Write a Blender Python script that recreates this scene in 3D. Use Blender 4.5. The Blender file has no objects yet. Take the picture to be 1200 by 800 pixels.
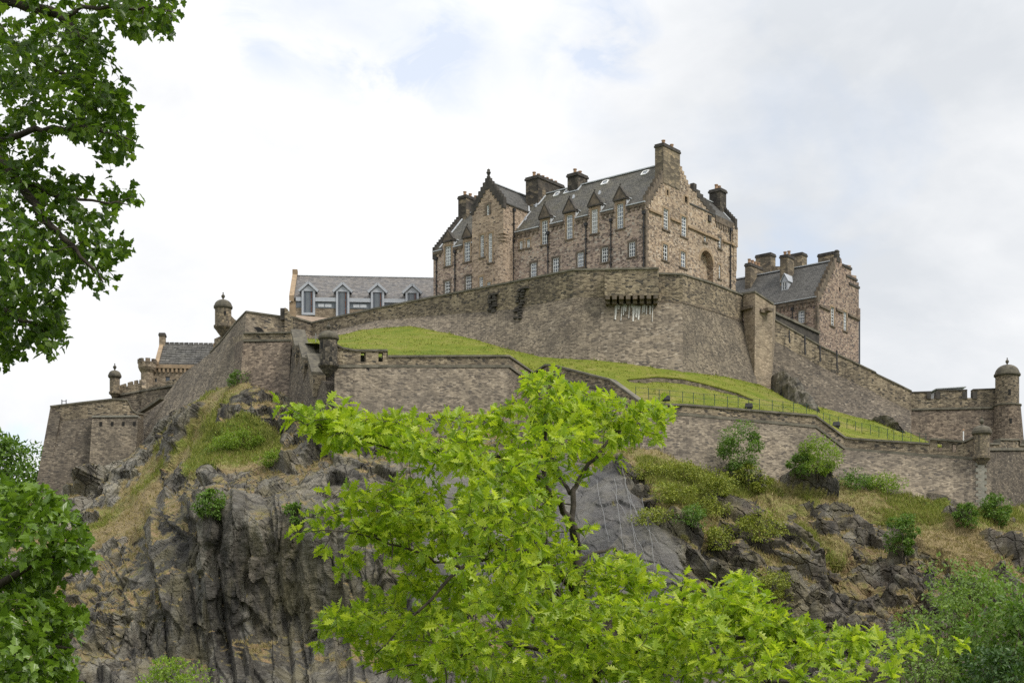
import bpy, bmesh, math, random
import numpy as np
from mathutils import Vector
from mathutils.geometry import tessellate_polygon

random.seed(7)
R = np.random.default_rng(11)
SC = bpy.context.scene
COL = SC.collection

# ------------------------------------------------------------------ camera
F, HX, HY, EYE = 1850.0, 600.0, 820.0, 1.7
cd = bpy.data.cameras.new('camera')
cam = bpy.data.objects.new('camera', cd); COL.objects.link(cam)
cam.location = (0, 0, EYE); cam.rotation_euler = (math.radians(90), 0, 0)
cd.sensor_width = 36.0; cd.lens = 36.0 * F / 1200.0
cd.shift_y = (HY - 400.0) / 1200.0
cd.clip_start = 0.1; cd.clip_end = 6000
SC.camera = cam

# ------------------------------------------------------------------ world, sun, exposure
SUN_EL, SUN_AZ = 52.0, 125.0        # azimuth clockwise from +Y (view direction)
W = bpy.data.worlds.new('World'); SC.world = W; W.use_nodes = True
nt = W.node_tree; nt.nodes.clear()
def wn(t, **kw):
    n = nt.nodes.new(t)
    for k, v in kw.items(): setattr(n, k, v)
    return n
def wl(a, b): nt.links.new(a, b)
sky = wn('ShaderNodeTexSky'); sky.sky_type = 'NISHITA'; sky.sun_disc = False
sky.sun_elevation = math.radians(SUN_EL); sky.sun_rotation = math.radians(SUN_AZ)
sky.air_density = 1.0; sky.dust_density = 2.0
bg1 = wn('ShaderNodeBackground'); bg1.inputs[1].default_value = 0.15
wl(sky.outputs[0], bg1.inputs[0])
tc = wn('ShaderNodeTexCoord')
mp = wn('ShaderNodeMapping'); mp.inputs['Scale'].default_value = (1.0, 1.0, 1.7); mp.inputs['Location'].default_value = (0.35, 0.0, 0.12)
wl(tc.outputs['Generated'], mp.inputs[0])
n1 = wn('ShaderNodeTexNoise'); n1.inputs['Scale'].default_value = 5.2; n1.inputs['Detail'].default_value = 9; n1.inputs['Roughness'].default_value = 0.52; n1.inputs['Distortion'].default_value = 0.35
wl(mp.outputs[0], n1.inputs['Vector'])
def blob(px, py, r0, r1):
    d = Vector(((px - HX) / F, 1.0, (HY - py) / F)).normalized()
    dn = wn('ShaderNodeVectorMath', operation='DISTANCE'); dn.inputs[1].default_value = d
    wl(tc.outputs['Generated'], dn.inputs[0])
    m = wn('ShaderNodeMapRange'); m.interpolation_type = 'SMOOTHSTEP'
    m.inputs[1].default_value = r0; m.inputs[2].default_value = r1; m.inputs[3].default_value = 1; m.inputs[4].default_value = 0
    wl(dn.outputs['Value'], m.inputs[0]); return m.outputs[0]
def madd(a, b, op='ADD', c=None):
    m = wn('ShaderNodeMath', operation=op)
    for i, v in enumerate((a, b)):
        if isinstance(v, (int, float)): m.inputs[i].default_value = v
        else: wl(v, m.inputs[i])
    return m.outputs[0]
# thin places in the cloud layer (blue shows through them)
thin = madd(madd(madd(blob(705, 45, 0.0, 0.06), blob(478, 55, 0.0, 0.07)), madd(blob(8, 525, 0.0, 0.075), madd(blob(915, 300, 0.0, 0.04), 0.5, 'MULTIPLY'))), madd(blob(320, 20, 0, 0.09), 0.7, 'MULTIPLY'))
n3 = wn('ShaderNodeTexNoise'); n3.inputs['Scale'].default_value = 13.0; n3.inputs['Detail'].default_value = 9; n3.inputs['Roughness'].default_value = 0.6; n3.inputs['Distortion'].default_value = 0.6
wl(mp.outputs[0], n3.inputs['Vector'])
rag = wn('ShaderNodeMapRange'); rag.interpolation_type = 'SMOOTHSTEP'; rag.inputs[1].default_value = 0.38; rag.inputs[2].default_value = 0.62; rag.inputs[3].default_value = 0.12; rag.inputs[4].default_value = 1.0
wl(n3.outputs['Fac'], rag.inputs[0])
dens = madd(n1.outputs['Fac'], madd(madd(thin, rag.outputs[0], 'MULTIPLY'), 0.36, 'MULTIPLY'), 'SUBTRACT')
cov = wn('ShaderNodeMapRange'); cov.inputs[1].default_value = 0.20; cov.inputs[2].default_value = 0.44
cov.inputs[3].default_value = 0.60; cov.inputs[4].default_value = 1.0
wl(dens, cov.inputs[0])
# bright and grey parts of the overcast
n2 = wn('ShaderNodeTexNoise'); n2.inputs['Scale'].default_value = 3.4; n2.inputs['Detail'].default_value = 8; n2.inputs['Roughness'].default_value = 0.55; n2.inputs['Distortion'].default_value = 0.3
mp2 = wn('ShaderNodeMapping'); mp2.inputs['Location'].default_value = (3.1, 1.2, 0.7); mp2.inputs['Scale'].default_value = (1, 1, 1.8)
wl(tc.outputs['Generated'], mp2.inputs[0]); wl(mp2.outputs[0], n2.inputs['Vector'])
lum = madd(madd(n2.outputs['Fac'], madd(madd(blob(330, 170, 0.0, 0.24), 0.22, 'MULTIPLY'), madd(blob(620, 120, 0.0, 0.14), 0.08, 'MULTIPLY'))), madd(blob(1030, 150, 0.0, 0.26), 0.19, 'MULTIPLY'), 'SUBTRACT')
lum = madd(lum, madd(madd(n1.outputs['Fac'], 0.5, 'SUBTRACT'), 0.42, 'MULTIPLY'))
lum = madd(lum, madd(madd(n3.outputs['Fac'], 0.5, 'SUBTRACT'), 0.22, 'MULTIPLY'))
cr = wn('ShaderNodeValToRGB'); cr.color_ramp.elements[0].position = 0.34; cr.color_ramp.elements[0].color = (0.44, 0.46, 0.485, 1)
cr.color_ramp.elements[1].position = 0.72; cr.color_ramp.elements[1].color = (0.625, 0.627, 0.63, 1)
wl(lum, cr.inputs[0])
bg2 = wn('ShaderNodeBackground')
# an overcast sky is brighter overhead than near the horizon
sx = wn('ShaderNodeSeparateXYZ'); wl(tc.outputs['Generated'], sx.inputs[0])
zen = wn('ShaderNodeMapRange'); zen.inputs[1].default_value = 0.38; zen.inputs[2].default_value = 1.0; zen.inputs[3].default_value = 1.0; zen.inputs[4].default_value = 2.1
wl(sx.outputs['Z'], zen.inputs[0]); wl(zen.outputs[0], bg2.inputs[1])
wl(cr.outputs[0], bg2.inputs[0])
mx = wn('ShaderNodeMixShader'); wl(cov.outputs[0], mx.inputs[0]); wl(bg1.outputs[0], mx.inputs[1]); wl(bg2.outputs[0], mx.inputs[2])
wo = wn('ShaderNodeOutputWorld'); wl(mx.outputs[0], wo.inputs[0])

sd = bpy.data.lights.new('sun', 'SUN'); sd.energy = 1.5; sd.angle = math.radians(14); sd.color = (1.0, 0.95, 0.87)
so = bpy.data.objects.new('sun', sd); COL.objects.link(so)
_az, _el = math.radians(SUN_AZ), math.radians(SUN_EL)
_sd = Vector((math.sin(_az) * math.cos(_el), math.cos(_az) * math.cos(_el), math.sin(_el)))
so.rotation_euler = _sd.to_track_quat('Z', 'Y').to_euler(); so.location = _sd * 400

vs = SC.view_settings
SC.display_settings.display_device = 'sRGB'
vs.view_transform = 'Standard'; vs.look = 'None'; vs.gamma = 1.0; vs.use_curve_mapping = False
vs.exposure = 0.76
SC.render.engine = 'CYCLES'
SC.cycles.use_denoising = False
SC.cycles.max_bounces = 6; SC.cycles.diffuse_bounces = 3; SC.cycles.glossy_bounces = 2; SC.cycles.transmission_bounces = 4

# ------------------------------------------------------------------ helpers
def P(px, py, Y):
    return np.array(((px - HX) / F * Y, Y, EYE + (HY - py) / F * Y))

def tag(o, label=None, cat=None, group=None, kind=None):
    if label: o['label'] = label
    if cat: o['category'] = cat
    if group: o['group'] = group
    if kind: o['kind'] = kind
    return o

def thing(name, label, cat, loc=(0, 0, 0), group=None):
    o = bpy.data.objects.new(name, None); COL.objects.link(o); o.location = [float(v) for v in loc]
    o.empty_display_size = 0.5
    return tag(o, label, cat, group, 'thing')

class MB:
    """collects polygons, builds ONE mesh object with metre UVs"""
    def __init__(s): s.v = []; s.f = []; s.m = []; s.uv = {}
    def add(s, verts, faces, mi=0):
        b = len(s.v)
        s.v.extend([tuple(float(c) for c in p) for p in verts])
        s.f.extend([tuple(b + i for i in f) for f in faces]); s.m.extend([mi] * len(faces))
    def uvquad(s, pts, uvs, mi=0):
        s.uv[len(s.f)] = uvs; s.add(pts, [(0, 1, 2, 3)], mi)
    def quad(s, a, b, c, d, mi=0): s.add([a, b, c, d], [(0, 1, 2, 3)], mi)
    def tri(s, a, b, c, mi=0): s.add([a, b, c], [(0, 1, 2)], mi)
    def hexa(s, p, mi=0):
        # p: 4 bottom + 4 top corners
        s.add(p, [(3, 2, 1, 0), (4, 5, 6, 7), (0, 1, 5, 4), (1, 2, 6, 5), (2, 3, 7, 6), (3, 0, 4, 7)], mi)
    def lathe(s, c, prof, n=20, mi=0):
        # prof: list of (radius, z) relative to c
        c = np.asarray(c, float); vs = []
        for r, z in prof:
            for i in range(n):
                t = 2 * math.pi * i / n
                vs.append((c[0] + r * math.cos(t), c[1] + r * math.sin(t), c[2] + z))
        fs = []
        for j in range(len(prof) - 1):
            for i in range(n):
                k = (i + 1) % n
                fs.append((j * n + i, j * n + k, (j + 1) * n + k, (j + 1) * n + i))
        fs.append(tuple(reversed(range(n)))); fs.append(tuple((len(prof) - 1) * n + i for i in range(n)))
        s.add(vs, fs, mi)
    def tube(s, pts, rad, n=6, mi=0):
        pts = np.asarray(pts, float); k = len(pts)
        rad = np.full(k, rad) if np.isscalar(rad) else np.asarray(rad)
        vs = []
        for i in range(k):
            t = pts[min(i + 1, k - 1)] - pts[max(i - 1, 0)]
            t = t / (np.linalg.norm(t) + 1e-9)
            u = np.cross(t, (0.31, 0.17, 0.93)); u /= np.linalg.norm(u) + 1e-9
            w = np.cross(t, u)
            for j in range(n):
                a = 2 * math.pi * j / n
                vs.append(pts[i] + rad[i] * (math.cos(a) * u + math.sin(a) * w))
        fs = []
        for i in range(k - 1):
            for j in range(n):
                q = (j + 1) % n
                fs.append((i * n + j, i * n + q, (i + 1) * n + q, (i + 1) * n + j))
        fs.append(tuple(reversed(range(n)))); fs.append(tuple((k - 1) * n + j for j in range(n)))
        s.add(vs, fs, mi)
    def build(s, name, mats, parent=None, smooth=False):
        me = bpy.data.meshes.new(name)
        off = np.array(parent_loc(parent)) if parent is not None else np.zeros(3)
        V = np.array(s.v, float)
        if parent is None: off = np.zeros(3)
        me.from_pydata([tuple(p) for p in (V - off)], [], s.f)
        if not isinstance(mats, (list, tuple)): mats = [mats]
        for m in mats: me.materials.append(m)
        me.polygons.foreach_set('material_index', s.m)
        uv = me.uv_layers.new(name='UVMap'); data = np.zeros((len(me.loops), 2), np.float32)
        li = 0
        for fi, f in enumerate(s.f):
            if fi in s.uv:
                for q in s.uv[fi]: data[li] = q; li += 1
                continue
            p = V[list(f)]
            n = np.zeros(3)
            for i in range(len(f)):
                a, b = p[i], p[(i + 1) % len(f)]; n += np.cross(a, b)
            ln = np.linalg.norm(n)
            n = n / ln if ln > 1e-12 else np.array((0, 0, 1.0))
            if n[2] < -1e-6: n = -n
            if abs(n[2]) > 0.97: t = np.array((1.0, 0, 0)); bb = np.array((0, 1.0, 0))
            else:
                t = np.cross((0, 0, 1.0), n); t /= np.linalg.norm(t); bb = np.cross(n, t)
                if n[1] > 0 and abs(n[2]) < 1e-3: t = -t
            for q in p:
                data[li] = (q @ t, q @ bb); li += 1
        uv.data.foreach_set('uv', data.ravel())
        if smooth: me.polygons.foreach_set('use_smooth', [True] * len(me.polygons))
        me.update()
        o = bpy.data.objects.new(name, me); COL.objects.link(o)
        if parent is not None: o.parent = parent
        return o

_LOC = {}
def parent_loc(o):
    l = np.zeros(3)
    while o is not None:
        l += np.array(o.location); o = o.parent
    return l

def raw_mesh(name, V, faces_flat, nper, mat, parent=None, smooth=False):
    """fast mesh from numpy: faces_flat (N,nper)"""
    me = bpy.data.meshes.new(name)
    off = parent_loc(parent) if parent is not None else np.zeros(3)
    V = np.asarray(V, np.float32) - off.astype(np.float32)
    Fc = np.asarray(faces_flat, np.int32)
    me.vertices.add(len(V)); me.vertices.foreach_set('co', V.ravel())
    me.loops.add(Fc.size); me.loops.foreach_set('vertex_index', Fc.ravel())
    me.polygons.add(len(Fc)); me.polygons.foreach_set('loop_start', np.arange(0, Fc.size, nper, dtype=np.int32))
    me.polygons.foreach_set('loop_total', np.full(len(Fc), nper, np.int32))
    me.polygons.foreach_set('use_smooth', np.full(len(Fc), smooth))
    me.materials.append(mat)
    me.update(calc_edges=True); me.validate()
    o = bpy.data.objects.new(name, me); COL.objects.link(o)
    if parent is not None: o.parent = parent
    return o

# ---- numpy noise
def _h(ix, iy, iz, seed):
    x = (ix.astype(np.int64) * 374761393 + iy.astype(np.int64) * 668265263 + iz.astype(np.int64) * 2147483647 + seed * 974634777) & 0xFFFFFFFF
    x = ((x ^ (x >> 13)) * 1274126177) & 0xFFFFFFFF
    x = ((x ^ (x >> 16)) * 2246822519) & 0xFFFFFFFF
    x = x ^ (x >> 15)
    return (x & 0xFFFFFF) / float(0xFFFFFF)
def vnoise(p, seed=0):
    i = np.floor(p).astype(np.int64); f = p - i; f = f * f * (3 - 2 * f)
    out = 0
    for dx in (0, 1):
        for dy in (0, 1):
            for dz in (0, 1):
                w = (f[:, 0] if dx else 1 - f[:, 0]) * (f[:, 1] if dy else 1 - f[:, 1]) * (f[:, 2] if dz else 1 - f[:, 2])
                out = out + w * _h(i[:, 0] + dx, i[:, 1] + dy, i[:, 2] + dz, seed)
    return out * 2 - 1
def fbm(p, seed=0, oct=4, gain=0.5):
    a, s, o = 1.0, 0.0, 0.0
    for k in range(oct):
        s = s + a * vnoise(p * (2.03 ** k) + 17.3 * k, seed + k); o += a; a *= gain
    return s / o
def facets(p, seed=0, tilt=0.6, sharp=48.0):
    """fractured blocks: each Voronoi cell is a tilted plane, steep ramps where the planes meet"""
    i = np.floor(p).astype(np.int64)
    cells = []
    best = np.full(len(p), 1e9); f2 = np.full(len(p), 1e9)
    for dx in (-1, 0, 1):
        for dy in (-1, 0, 1):
            for dz in (-1, 0, 1):
                cx, cy, cz = i[:, 0] + dx, i[:, 1] + dy, i[:, 2] + dz
                c = np.stack([cx + _h(cx, cy, cz, seed), cy + _h(cx, cy, cz, seed + 1), cz + _h(cx, cy, cz, seed + 2)], 1)
                d = p - c; r = (d * d).sum(1)
                g = np.stack([_h(cx, cy, cz, seed + 3), _h(cx, cy, cz, seed + 4), _h(cx, cy, cz, seed + 5)], 1) * 2 - 1
                h = _h(cx, cy, cz, seed + 6) * 2 - 1 + tilt * (g * d).sum(1) * 2
                m = r < best
                f2 = np.where(m, best, np.minimum(f2, r)); best = np.where(m, r, best); cells.append((r.astype(np.float32), h.astype(np.float32)))
    ws = np.zeros(len(p)); hs = np.zeros(len(p))
    for r, h in cells:
        w = np.exp(-sharp * np.minimum(r - best, 5)); ws += w; hs += w * h
    return hs / ws, np.sqrt(f2) - np.sqrt(best)

# ---- materials
def mat(name):
    m = bpy.data.materials.new(name); m.use_nodes = True
    t = m.node_tree; b = t.nodes['Principled BSDF']
    return m, t, b
def N(t, typ, **kw):
    n = t.nodes.new(typ)
    ins = kw.pop('ins', {})
    for k, v in kw.items(): setattr(n, k, v)
    for k, v in ins.items(): n.inputs[k].default_value = v
    return n
def ramp(t, fac, stops, interp='LINEAR'):
    n = t.nodes.new('ShaderNodeValToRGB'); n.color_ramp.interpolation = interp
    e = n.color_ramp.elements
    while len(e) < len(stops): e.new(0.5)
    for k, (p, c) in enumerate(stops): e[k].position = p; e[k].color = (*c, 1) if len(c) == 3 else c
    t.links.new(fac, n.inputs[0]); return n.outputs[0]
def mixc(t, fac, a, b, mode='MIX'):
    n = t.nodes.new('ShaderNodeMix'); n.data_type = 'RGBA'; n.blend_type = mode
    for k, v in ((0, fac), (6, a), (7, b)):
        if isinstance(v, (int, float)): n.inputs[k].default_value = v
        elif isinstance(v, tuple): n.inputs[k].default_value = (*v, 1) if len(v) == 3 else v
        else: t.links.new(v, n.inputs[k])
    return n.outputs[2]
def mathn(t, op, a, b=0.0):
    n = t.nodes.new('ShaderNodeMath'); n.operation = op
    for k, v in enumerate((a, b)):
        if isinstance(v, (int, float)): n.inputs[k].default_value = v
        else: t.links.new(v, n.inputs[k])
    return n.outputs[0]
def mrange(t, v, a, b, c=0.0, d=1.0):
    n = t.nodes.new('ShaderNodeMapRange')
    n.inputs[1].default_value = a; n.inputs[2].default_value = b; n.inputs[3].default_value = c; n.inputs[4].default_value = d
    t.links.new(v, n.inputs[0]); return n.outputs[0]
def noise(t, vec, scale, detail=4, rough=0.55, dist=0.0):
    n = N(t, 'ShaderNodeTexNoise', ins={'Scale': scale, 'Detail': detail, 'Roughness': rough, 'Distortion': dist})
    if vec is not None: t.links.new(vec, n.inputs['Vector'])
    return n.outputs['Fac']
def mapping(t, vec, scale=(1, 1, 1), loc=(0, 0, 0), rot=(0, 0, 0)):
    n = N(t, 'ShaderNodeMapping'); n.inputs['Scale'].default_value = scale; n.inputs['Location'].default_value = loc; n.inputs['Rotation'].default_value = rot
    t.links.new(vec, n.inputs[0]); return n.outputs[0]
def bump(t, b, h, dist, strength=1.0):
    n = N(t, 'ShaderNodeBump', ins={'Strength': strength, 'Distance': dist})
    t.links.new(h, n.inputs['Height']); t.links.new(n.outputs[0], b.inputs['Normal'])

def masonry(name, cols, mortar, stone=(0.55, 0.27), stain=0.5, stain_col=(0.05, 0.047, 0.042), odd=None, light=None, seed=0.0, sat=1.0):
    """random coursed rubble: cols = list of (position, colour)"""
    m, t, b = mat(name)
    uvn = N(t, 'ShaderNodeUVMap'); uv = uvn.outputs[0]
    geo = N(t, 'ShaderNodeNewGeometry').outputs['Position']
    # wobble so courses are not ruled lines
    wob = N(t, 'ShaderNodeTexNoise', ins={'Scale': 0.9, 'Detail': 3}); t.links.new(uv, wob.inputs['Vector'])
    wv = N(t, 'ShaderNodeVectorMath', operation='SCALE', ins={'Scale': 0.22}); t.links.new(wob.outputs['Color'], wv.inputs[0])
    ad = N(t, 'ShaderNodeVectorMath', operation='ADD'); t.links.new(uv, ad.inputs[0]); t.links.new(wv.outputs[0], ad.inputs[1])
    u2 = mapping(t, ad.outputs[0], (1 / stone[0], 1 / stone[1], 1), (seed, seed * 1.7, 0))
    vo = N(t, 'ShaderNodeTexVoronoi', voronoi_dimensions='2D', ins={'Scale': 1.0, 'Randomness': 0.85}); t.links.new(u2, vo.inputs['Vector'])
    ve = N(t, 'ShaderNodeTexVoronoi', voronoi_dimensions='2D', feature='DISTANCE_TO_EDGE', ins={'Scale': 1.0, 'Randomness': 0.85}); t.links.new(u2, ve.inputs['Vector'])
    sep = N(t, 'ShaderNodeSeparateColor'); t.links.new(vo.outputs['Color'], sep.inputs[0])
    big = noise(t, mapping(t, geo, (1, 1, 0.7)), 0.16, 5, 0.6)
    med = noise(t, geo, 0.9, 4, 0.6)
    pick = mathn(t, 'ADD', mathn(t, 'MULTIPLY', sep.outputs[0], 0.62), mathn(t, 'MULTIPLY', med, 0.38))
    pick = mathn(t, 'ADD', pick, mathn(t, 'MULTIPLY', mathn(t, 'SUBTRACT', big, 0.5), 0.55))
    c = ramp(t, pick, cols)
    # stretches of walling laid or mended at different times
    u3 = mapping(t, ad.outputs[0], (1 / 4.2, 1 / 1.3, 1), (seed * 3, 5, 0)); v3 = N(t, 'ShaderNodeTexVoronoi', voronoi_dimensions='2D', ins={'Scale': 1.0, 'Randomness': 1.0}); t.links.new(u3, v3.inputs['Vector'])
    s3 = N(t, 'ShaderNodeSeparateColor'); t.links.new(v3.outputs['Color'], s3.inputs[0])
    c = mixc(t, 0.36, c, ramp(t, s3.outputs[0], [(0.0, (0.62, 0.62, 0.64)), (0.5, (1.0, 0.98, 0.95)), (1.0, (1.35, 1.30, 1.22))]), 'MULTIPLY')
    if odd:   # scattered stones of another colour
        c = mixc(t, mrange(t, sep.outputs[1], odd[1], odd[1] + 0.02), c, odd[0])
    if light:
        c = mixc(t, mrange(t, sep.outputs[2], light[1], light[1] + 0.02), c, light[0])
    mo = mrange(t, ve.outputs['Distance'], 0.02, 0.11, 0.75, 0.0)
    c = mixc(t, mo, c, mortar)
    # damp and soot: patches and vertical runs
    run = noise(t, mapping(t, geo, (1.2, 1.2, 0.13), (seed, 3, 1)), 0.8, 5, 0.65)
    pat = noise(t, mapping(t, geo, (1, 1, 1), (7 + seed, 0, 2)), 0.22, 6, 0.62)
    st = mathn(t, 'MULTIPLY', mrange(t, mathn(t, 'ADD', mathn(t, 'MULTIPLY', run, 0.55), mathn(t, 'MULTIPLY', pat, 0.45)), 0.43, 0.62), stain)
    c = mixc(t, st, c, stain_col)
    t.links.new(c, b.inputs['Base Color'])
    b.inputs['Roughness'].default_value = 0.92; b.inputs['Specular IOR Level'].default_value = 0.2
    hh = mathn(t, 'ADD', mrange(t, ve.outputs['Distance'], 0.0, 0.2, 0.0, 0.6), mathn(t, 'MULTIPLY', sep.outputs[1], 0.7))
    hh = mathn(t, 'ADD', hh, mathn(t, 'MULTIPLY', noise(t, geo, 5, 3), 0.5))
    bump(t, b, hh, 0.055, 0.7)
    return m

def plain(name, c1, c2, scale=2.0, rough=0.85, bumpd=0.02, spec=0.25, metallic=0.0, det=5):
    m, t, b = mat(name)
    geo = N(t, 'ShaderNodeNewGeometry').outputs['Position']
    n = noise(t, geo, scale, det, 0.6)
    c = ramp(t, n, [(0.32, c1), (0.68, c2)])
    t.links.new(c, b.inputs['Base Color']); b.inputs['Roughness'].default_value = rough
    b.inputs['Specular IOR Level'].default_value = spec; b.inputs['Metallic'].default_value = metallic
    if bumpd: bump(t, b, n, bumpd)
    return m

def slate(name, c1, c2, c3, row=0.26, w=0.34, mott=0.4):
    m, t, b = mat(name)
    uv = N(t, 'ShaderNodeUVMap').outputs[0]
    geo = N(t, 'ShaderNodeNewGeometry').outputs['Position']
    br = N(t, 'ShaderNodeTexBrick', offset=0.5, ins={'Scale': 1.0, 'Mortar Size': 0.018, 'Brick Width': w, 'Row Height': row, 'Color1': (*c1, 1), 'Color2': (*c2, 1), 'Mortar': (c1[0] * .4, c1[1] * .4, c1[2] * .4, 1)})
    t.links.new(uv, br.inputs['Vector'])
    big = noise(t, geo, 0.35, 6, 0.65)
    c = mixc(t, mathn(t, 'MULTIPLY', mrange(t, big, 0.4, 0.7), mott), br.outputs['Color'], c3)
    wn_ = N(t, 'ShaderNodeTexWhiteNoise', noise_dimensions='2D')
    sn = N(t, 'ShaderNodeVectorMath', operation='SNAP'); sn.inputs[1].default_value = (w, row, 1); t.links.new(uv, sn.inputs[0]); t.links.new(sn.outputs[0], wn_.inputs[0])
    c = mixc(t, 0.55, c, ramp(t, wn_.outputs['Value'], [(0, (0.45, 0.45, 0.45)), (1, (1.45, 1.42, 1.4))]), 'MULTIPLY')
    t.links.new(c, b.inputs['Base Color']); b.inputs['Roughness'].default_value = 0.75; b.inputs['Specular IOR Level'].default_value = 0.25
    bump(t, b, br.outputs['Fac'], -0.03, 0.6)
    return m

M = {}
M['house'] = masonry('rubble_pink_brown', [(0.22, (0.15, 0.112, 0.095)), (0.40, (0.325, 0.242, 0.197)), (0.56, (0.415, 0.315, 0.25)), (0.78, (0.49, 0.39, 0.30))], (0.40, 0.345, 0.29),
                     stone=(0.36, 0.19), stain=0.18, odd=((0.13, 0.108, 0.095), 0.935), light=((0.46, 0.40, 0.33), 0.9))
M['gable'] = masonry('rubble_tan', [(0.22, (0.15, 0.11, 0.08)), (0.40, (0.32, 0.235, 0.165)), (0.58, (0.42, 0.315, 0.22)), (0.78, (0.52, 0.41, 0.29))], (0.43, 0.37, 0.30),
                     stone=(0.34, 0.20), stain=0.30, odd=((0.14, 0.11, 0.09), 0.91), light=((0.52, 0.43, 0.33), 0.88), seed=5.0)
M['bay'] = masonry('rubble_sand', [(0.22, (0.20, 0.145, 0.105)), (0.45, (0.36, 0.27, 0.195)), (0.7, (0.46, 0.355, 0.26))], (0.43, 0.37, 0.30),
                   stone=(0.42, 0.18), stain=0.18, odd=((0.10, 0.08, 0.07), 0.95), seed=9.0)
M['purple'] = masonry('rubble_purple_brown', [(0.22, (0.11, 0.08, 0.068)), (0.45, (0.26, 0.185, 0.145)), (0.75, (0.39, 0.29, 0.22))], (0.37, 0.31, 0.26),
                      stone=(0.36, 0.20), stain=0.25, odd=((0.42, 0.33, 0.25), 0.85), light=((0.10, 0.08, 0.08), 0.9), seed=12.0)
M['wall'] = masonry('rubble_grey_brown', [(0.2, (0.075, 0.062, 0.048)), (0.45, (0.172, 0.143, 0.106)), (0.65, (0.232, 0.194, 0.143)), (0.88, (0.30, 0.252, 0.186))], (0.20, 0.17, 0.128),
                    stone=(0.35, 0.145), stain=0.72, stain_col=(0.066, 0.057, 0.047), odd=((0.07, 0.062, 0.054), 0.95), light=((0.29, 0.245, 0.185), 0.96), seed=2.0)
M['wall_pale'] = masonry('rubble_pale_brown', [(0.2, (0.09, 0.075, 0.058)), (0.45, (0.19, 0.158, 0.118)), (0.65, (0.26, 0.216, 0.16)), (0.88, (0.34, 0.285, 0.212))], (0.225, 0.19, 0.142), stone=(0.42, 0.165), stain=0.5, stain_col=(0.08, 0.068, 0.055), odd=((0.07, 0.062, 0.054), 0.95), light=((0.36, 0.31, 0.24), 0.95), seed=17.0)
M['wall_dark'] = masonry('rubble_dark_grey', [(0.2, (0.06, 0.05, 0.04)), (0.45, (0.112, 0.094, 0.073)), (0.65, (0.155, 0.13, 0.10)), (0.88, (0.215, 0.18, 0.135))], (0.13, 0.11, 0.087),
                         stone=(0.36, 0.17), stain=0.55, stain_col=(0.055, 0.048, 0.041), odd=((0.05, 0.046, 0.042), 0.95), light=((0.27, 0.23, 0.175), 0.965), seed=4.0)
M['parapet'] = masonry('rubble_warm', [(0.22, (0.10, 0.082, 0.062)), (0.45, (0.225, 0.182, 0.128)), (0.65, (0.315, 0.258, 0.182)), (0.88, (0.41, 0.342, 0.245))], (0.275, 0.228, 0.162),
                       stone=(0.42, 0.17), stain=0.55, stain_col=(0.055, 0.05, 0.046), odd=((0.06, 0.055, 0.05), 0.90), seed=6.0)
M['battery_brown'] = masonry('rubble_brown', [(0.22, (0.07, 0.054, 0.043)), (0.45, (0.15, 0.118, 0.09)), (0.65, (0.215, 0.17, 0.128)), (0.88, (0.30, 0.24, 0.18))], (0.18, 0.145, 0.11), stone=(0.42, 0.19), stain=0.6, stain_col=(0.055, 0.048, 0.042), seed=15.0)
M['tan'] = masonry('ashlar_tan', [(0.2, (0.18, 0.14, 0.10)), (0.5, (0.28, 0.225, 0.16)), (0.8, (0.36, 0.29, 0.21))], (0.25, 0.205, 0.15),
                   stone=(0.6, 0.25), stain=0.32, stain_col=(0.10, 0.09, 0.075), seed=8.0)
M['dressing'] = plain('dressed_sandstone', (0.22, 0.165, 0.11), (0.37, 0.27, 0.17), 1.5)
M['dark_dressing'] = plain('sooty_sandstone', (0.07, 0.06, 0.05), (0.21, 0.165, 0.12), 1.6)
M['turret_dark'] = masonry('sooty_turret_stone', [(0.2, (0.035, 0.032, 0.03)), (0.55, (0.085, 0.075, 0.062)), (0.85, (0.20, 0.17, 0.13))], (0.07, 0.062, 0.053), stone=(0.6, 0.3), stain=0.7, stain_col=(0.035, 0.033, 0.03), seed=13.0)
M['soot'] = plain('soot_black_stone', (0.035, 0.032, 0.03), (0.095, 0.085, 0.072), 1.3)
M['chimney'] = masonry('chimney_stone', [(0.2, (0.05, 0.045, 0.04)), (0.55, (0.11, 0.095, 0.075)), (0.85, (0.30, 0.24, 0.16))], (0.09, 0.08, 0.07), stone=(0.8, 0.42), stain=0.6, stain_col=(0.04, 0.037, 0.035), seed=3.0)
M['chimney_tan'] = masonry('chimney_tan_stone', [(0.2, (0.12, 0.10, 0.075)), (0.5, (0.24, 0.20, 0.14)), (0.85, (0.38, 0.30, 0.20))], (0.13, 0.11, 0.09), stone=(0.9, 0.42), stain=0.55, stain_col=(0.06, 0.055, 0.05), seed=3.5)
M['slate'] = slate('slate_moss_grey', (0.078, 0.076, 0.068), (0.105, 0.10, 0.088), (0.13, 0.118, 0.07))
M['slate_blue'] = slate('slate_blue_grey', (0.125, 0.124, 0.128), (0.19, 0.178, 0.162), (0.155, 0.13, 0.105), row=0.3, w=0.42)
M['slate_dark'] = slate('slate_plain_grey', (0.08, 0.078, 0.072), (0.108, 0.104, 0.096), (0.072, 0.07, 0.064), mott=0.3)
M['stone_tile'] = slate('stone_slab_tiles', (0.085, 0.083, 0.08), (0.14, 0.135, 0.125), (0.21, 0.20, 0.17), row=0.62, w=0.75)
M['lead'] = plain('lead_flashing', (0.42, 0.44, 0.46), (0.55, 0.57, 0.59), 3.0, 0.55, 0.0)
M['zinc'] = plain('zinc_cladding', (0.36, 0.38, 0.41), (0.44, 0.46, 0.49), 1.0, 0.5, 0.0)
M['white'] = plain('white_sash_paint', (0.74, 0.75, 0.74), (0.82, 0.82, 0.80), 3.0, 0.5, 0.0)
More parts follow.
